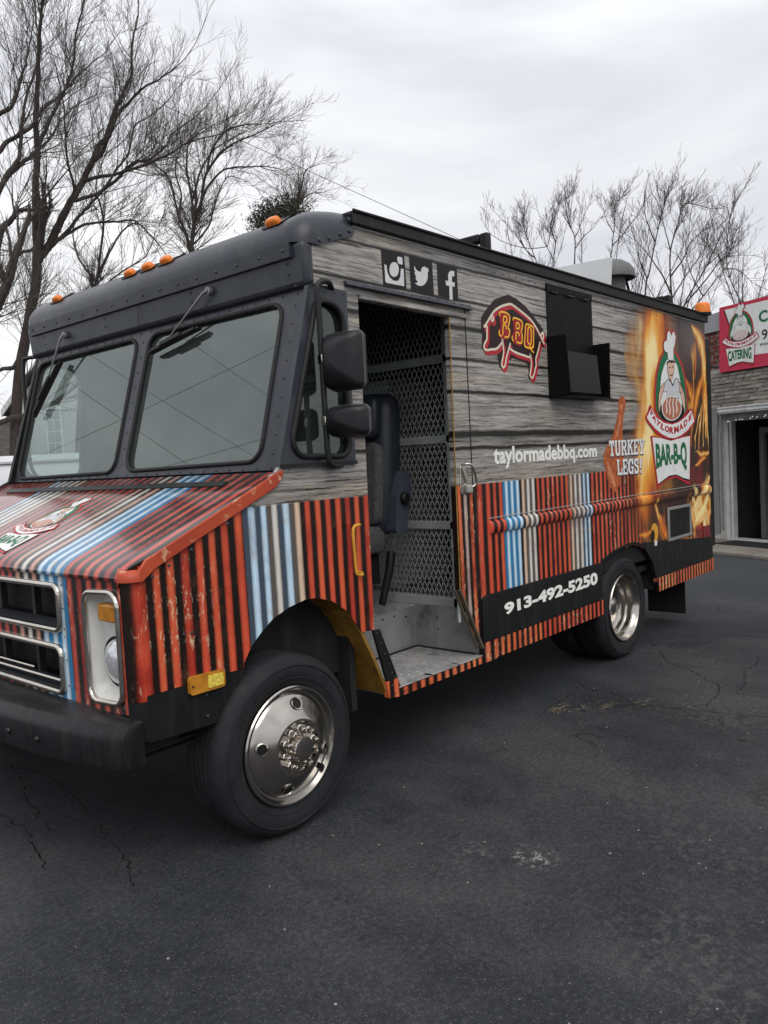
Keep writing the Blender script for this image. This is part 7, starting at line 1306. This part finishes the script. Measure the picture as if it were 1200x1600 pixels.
def rnd_limbs(px, d, h, n):
    fx, fy = F_[0], F_[1]; l = math.hypot(fx, fy); fx, fy = fx / l, fy / l; k = (px - 600) / 1260.0
    bx_, by_ = -1.977 + d * (fx + k * fy), -2.49 + d * (fy - k * fx)
    tr = [(bx_ + nrg.normal() * .05 * i, by_ + nrg.normal() * .05 * i, h * i / 5) for i in range(6)]; out = [(.10, .02, tr)]
    for i in range(n):
        a = nrg.uniform(0, 6.28); z0 = h * nrg.uniform(.35, .6); L = h * nrg.uniform(.3, .45); out.append((.05, .012, [(bx_, by_, z0), (bx_ + math.cos(a) * L * .3, by_ + math.sin(a) * L * .3, z0 + L * .5), (bx_ + math.cos(a) * L * .55, by_ + math.sin(a) * L * .55, z0 + L)]))
    return out
for kk, px, d, h, lab in (('R8', 815, 33, 9.9, 'faint slender bare tree at the cab end of the row behind the truck'), ('R9', 925, 34, 10.5, 'faint slender bare tree further back above the exhaust shield'), ('R10', 990, 33, 10.5, 'faint slender bare tree further back above the exhaust fan'), ('R11', 1078, 34, 10.8, 'faint slender bare tree further back above the orange beacon'), ('R12', 1160, 32, 10.2, 'faint slender bare tree further back above the shop sign')):
    TREES[kk] = rnd_limbs(px, d, h, 5); TREE_SPECS.append((kk, lab, 3, (3.4, 4.6, 5.4), .95, 1.1, .0036, 'row of thin bare trees behind the truck'))
for k, lab, lv, dens, L0, up, tw, grp in TREE_SPECS:
    lb = tofloor(TREES[k]); tree('bare_tree', lb, lb[0][2][0], lab, lv, dens, L0, up, tw, grp)
# evergreen top peeping over the roof cap
EV = empty('evergreen_tree', (15.7, 16.8, 0), 'dark green evergreen top peeping over the roof cap', 'tree')
MB().tube([(15.7, 16.8, 0), (15.7, 16.8, 9.0)], [.2, .05], 8).build('trunk', BK1, EV)
P = nrg.normal(size=(9500, 3)) * np.array([.62, .62, .30]); P = P[np.linalg.norm(P / np.array([.95, .95, .6]), axis=1) < 1.15]
P[:, 2] = P[:, 2] * 1.1 - .18 * np.abs(P[:, 0]); P += np.array([15.7, 16.8, 9.25]) + (nrg.normal(size=(len(P), 3)) * .10)
P2 = nrg.uniform(-1, 1, size=(3000, 3)) * np.array([1.3, 1.3, 3.4]) + np.array([15.7, 16.8, 5.6]); P = np.concatenate([P, P2])
d1 = nrg.normal(size=P.shape); d1 /= np.linalg.norm(d1, axis=1)[:, None]; d2 = np.cross(d1, nrg.normal(size=P.shape)); d2 /= np.linalg.norm(d2, axis=1)[:, None]
Vv = np.stack([P - d2 * .02, P + d1 * .11, P + d2 * .018], 1).reshape(-1, 3); me = bpy.data.meshes.new('crown'); me.from_pydata(Vv.tolist(), [], np.arange(len(Vv)).reshape(-1, 3).tolist())
def leafm():
    t = NT('dark evergreen sprays'); o = t.obj(); c = t.ramp(t.noise(o, 3, 4), [(.35, (.012, .016, .009)), (.65, (.050, .050, .024))]); t.bsdf(c, .8); return t.m
me.materials.append(leafm()); o = bpy.data.objects.new('crown', me); COL.objects.link(o); o.parent = EV; o.matrix_parent_inverse = Matrix.Translation(-EV.location)
# ================================================================== OVERHEAD LINES
def cable(a, b, sag, r, label):
    pts = []
    for i in range(25):
        t = i / 24; p = Vector(a).lerp(Vector(b), t); p.z -= sag * 4 * t * (1 - t); pts.append(p)
    tag(MB().tube(pts, r, 5).build('power_line', M_RUBBER, smooth=60), label, 'cable')
cable((3.26, 12.73, 9.98), (11.9, 2.95, 3.35), .0, .005, 'thin overhead line dropping across the sky above the truck roof')
for a, b, lab in [((-1.1, 11.2, 5.7), (-4.6, 4.9, 2.9 + 0.2), 'lower overhead line mirrored across the driver side windshield pane'),
                  ((-.8, 12.2, 6.6), (-4.9, 5.2, 3.9), 'upper of the two sloping overhead lines mirrored in the windshield'),
                  ((-1.9, 9.3, 6.6), (-5.4, 4.2, 4.3), 'sloping overhead line mirrored high in the windshield pane beside the mirrors'),
                  ((-2.3, 9.8, 3.2), (-3.9, 5.2, 6.6), 'overhead line mirrored rising across the windshield towards the mirrors'),
                  ((-2.5, 9.9, 2.7), (-4.3, 4.4, 5.2), 'overhead line mirrored rising along the lower part of the windshield')]:
    cable(a, b, .10, .0038, lab)
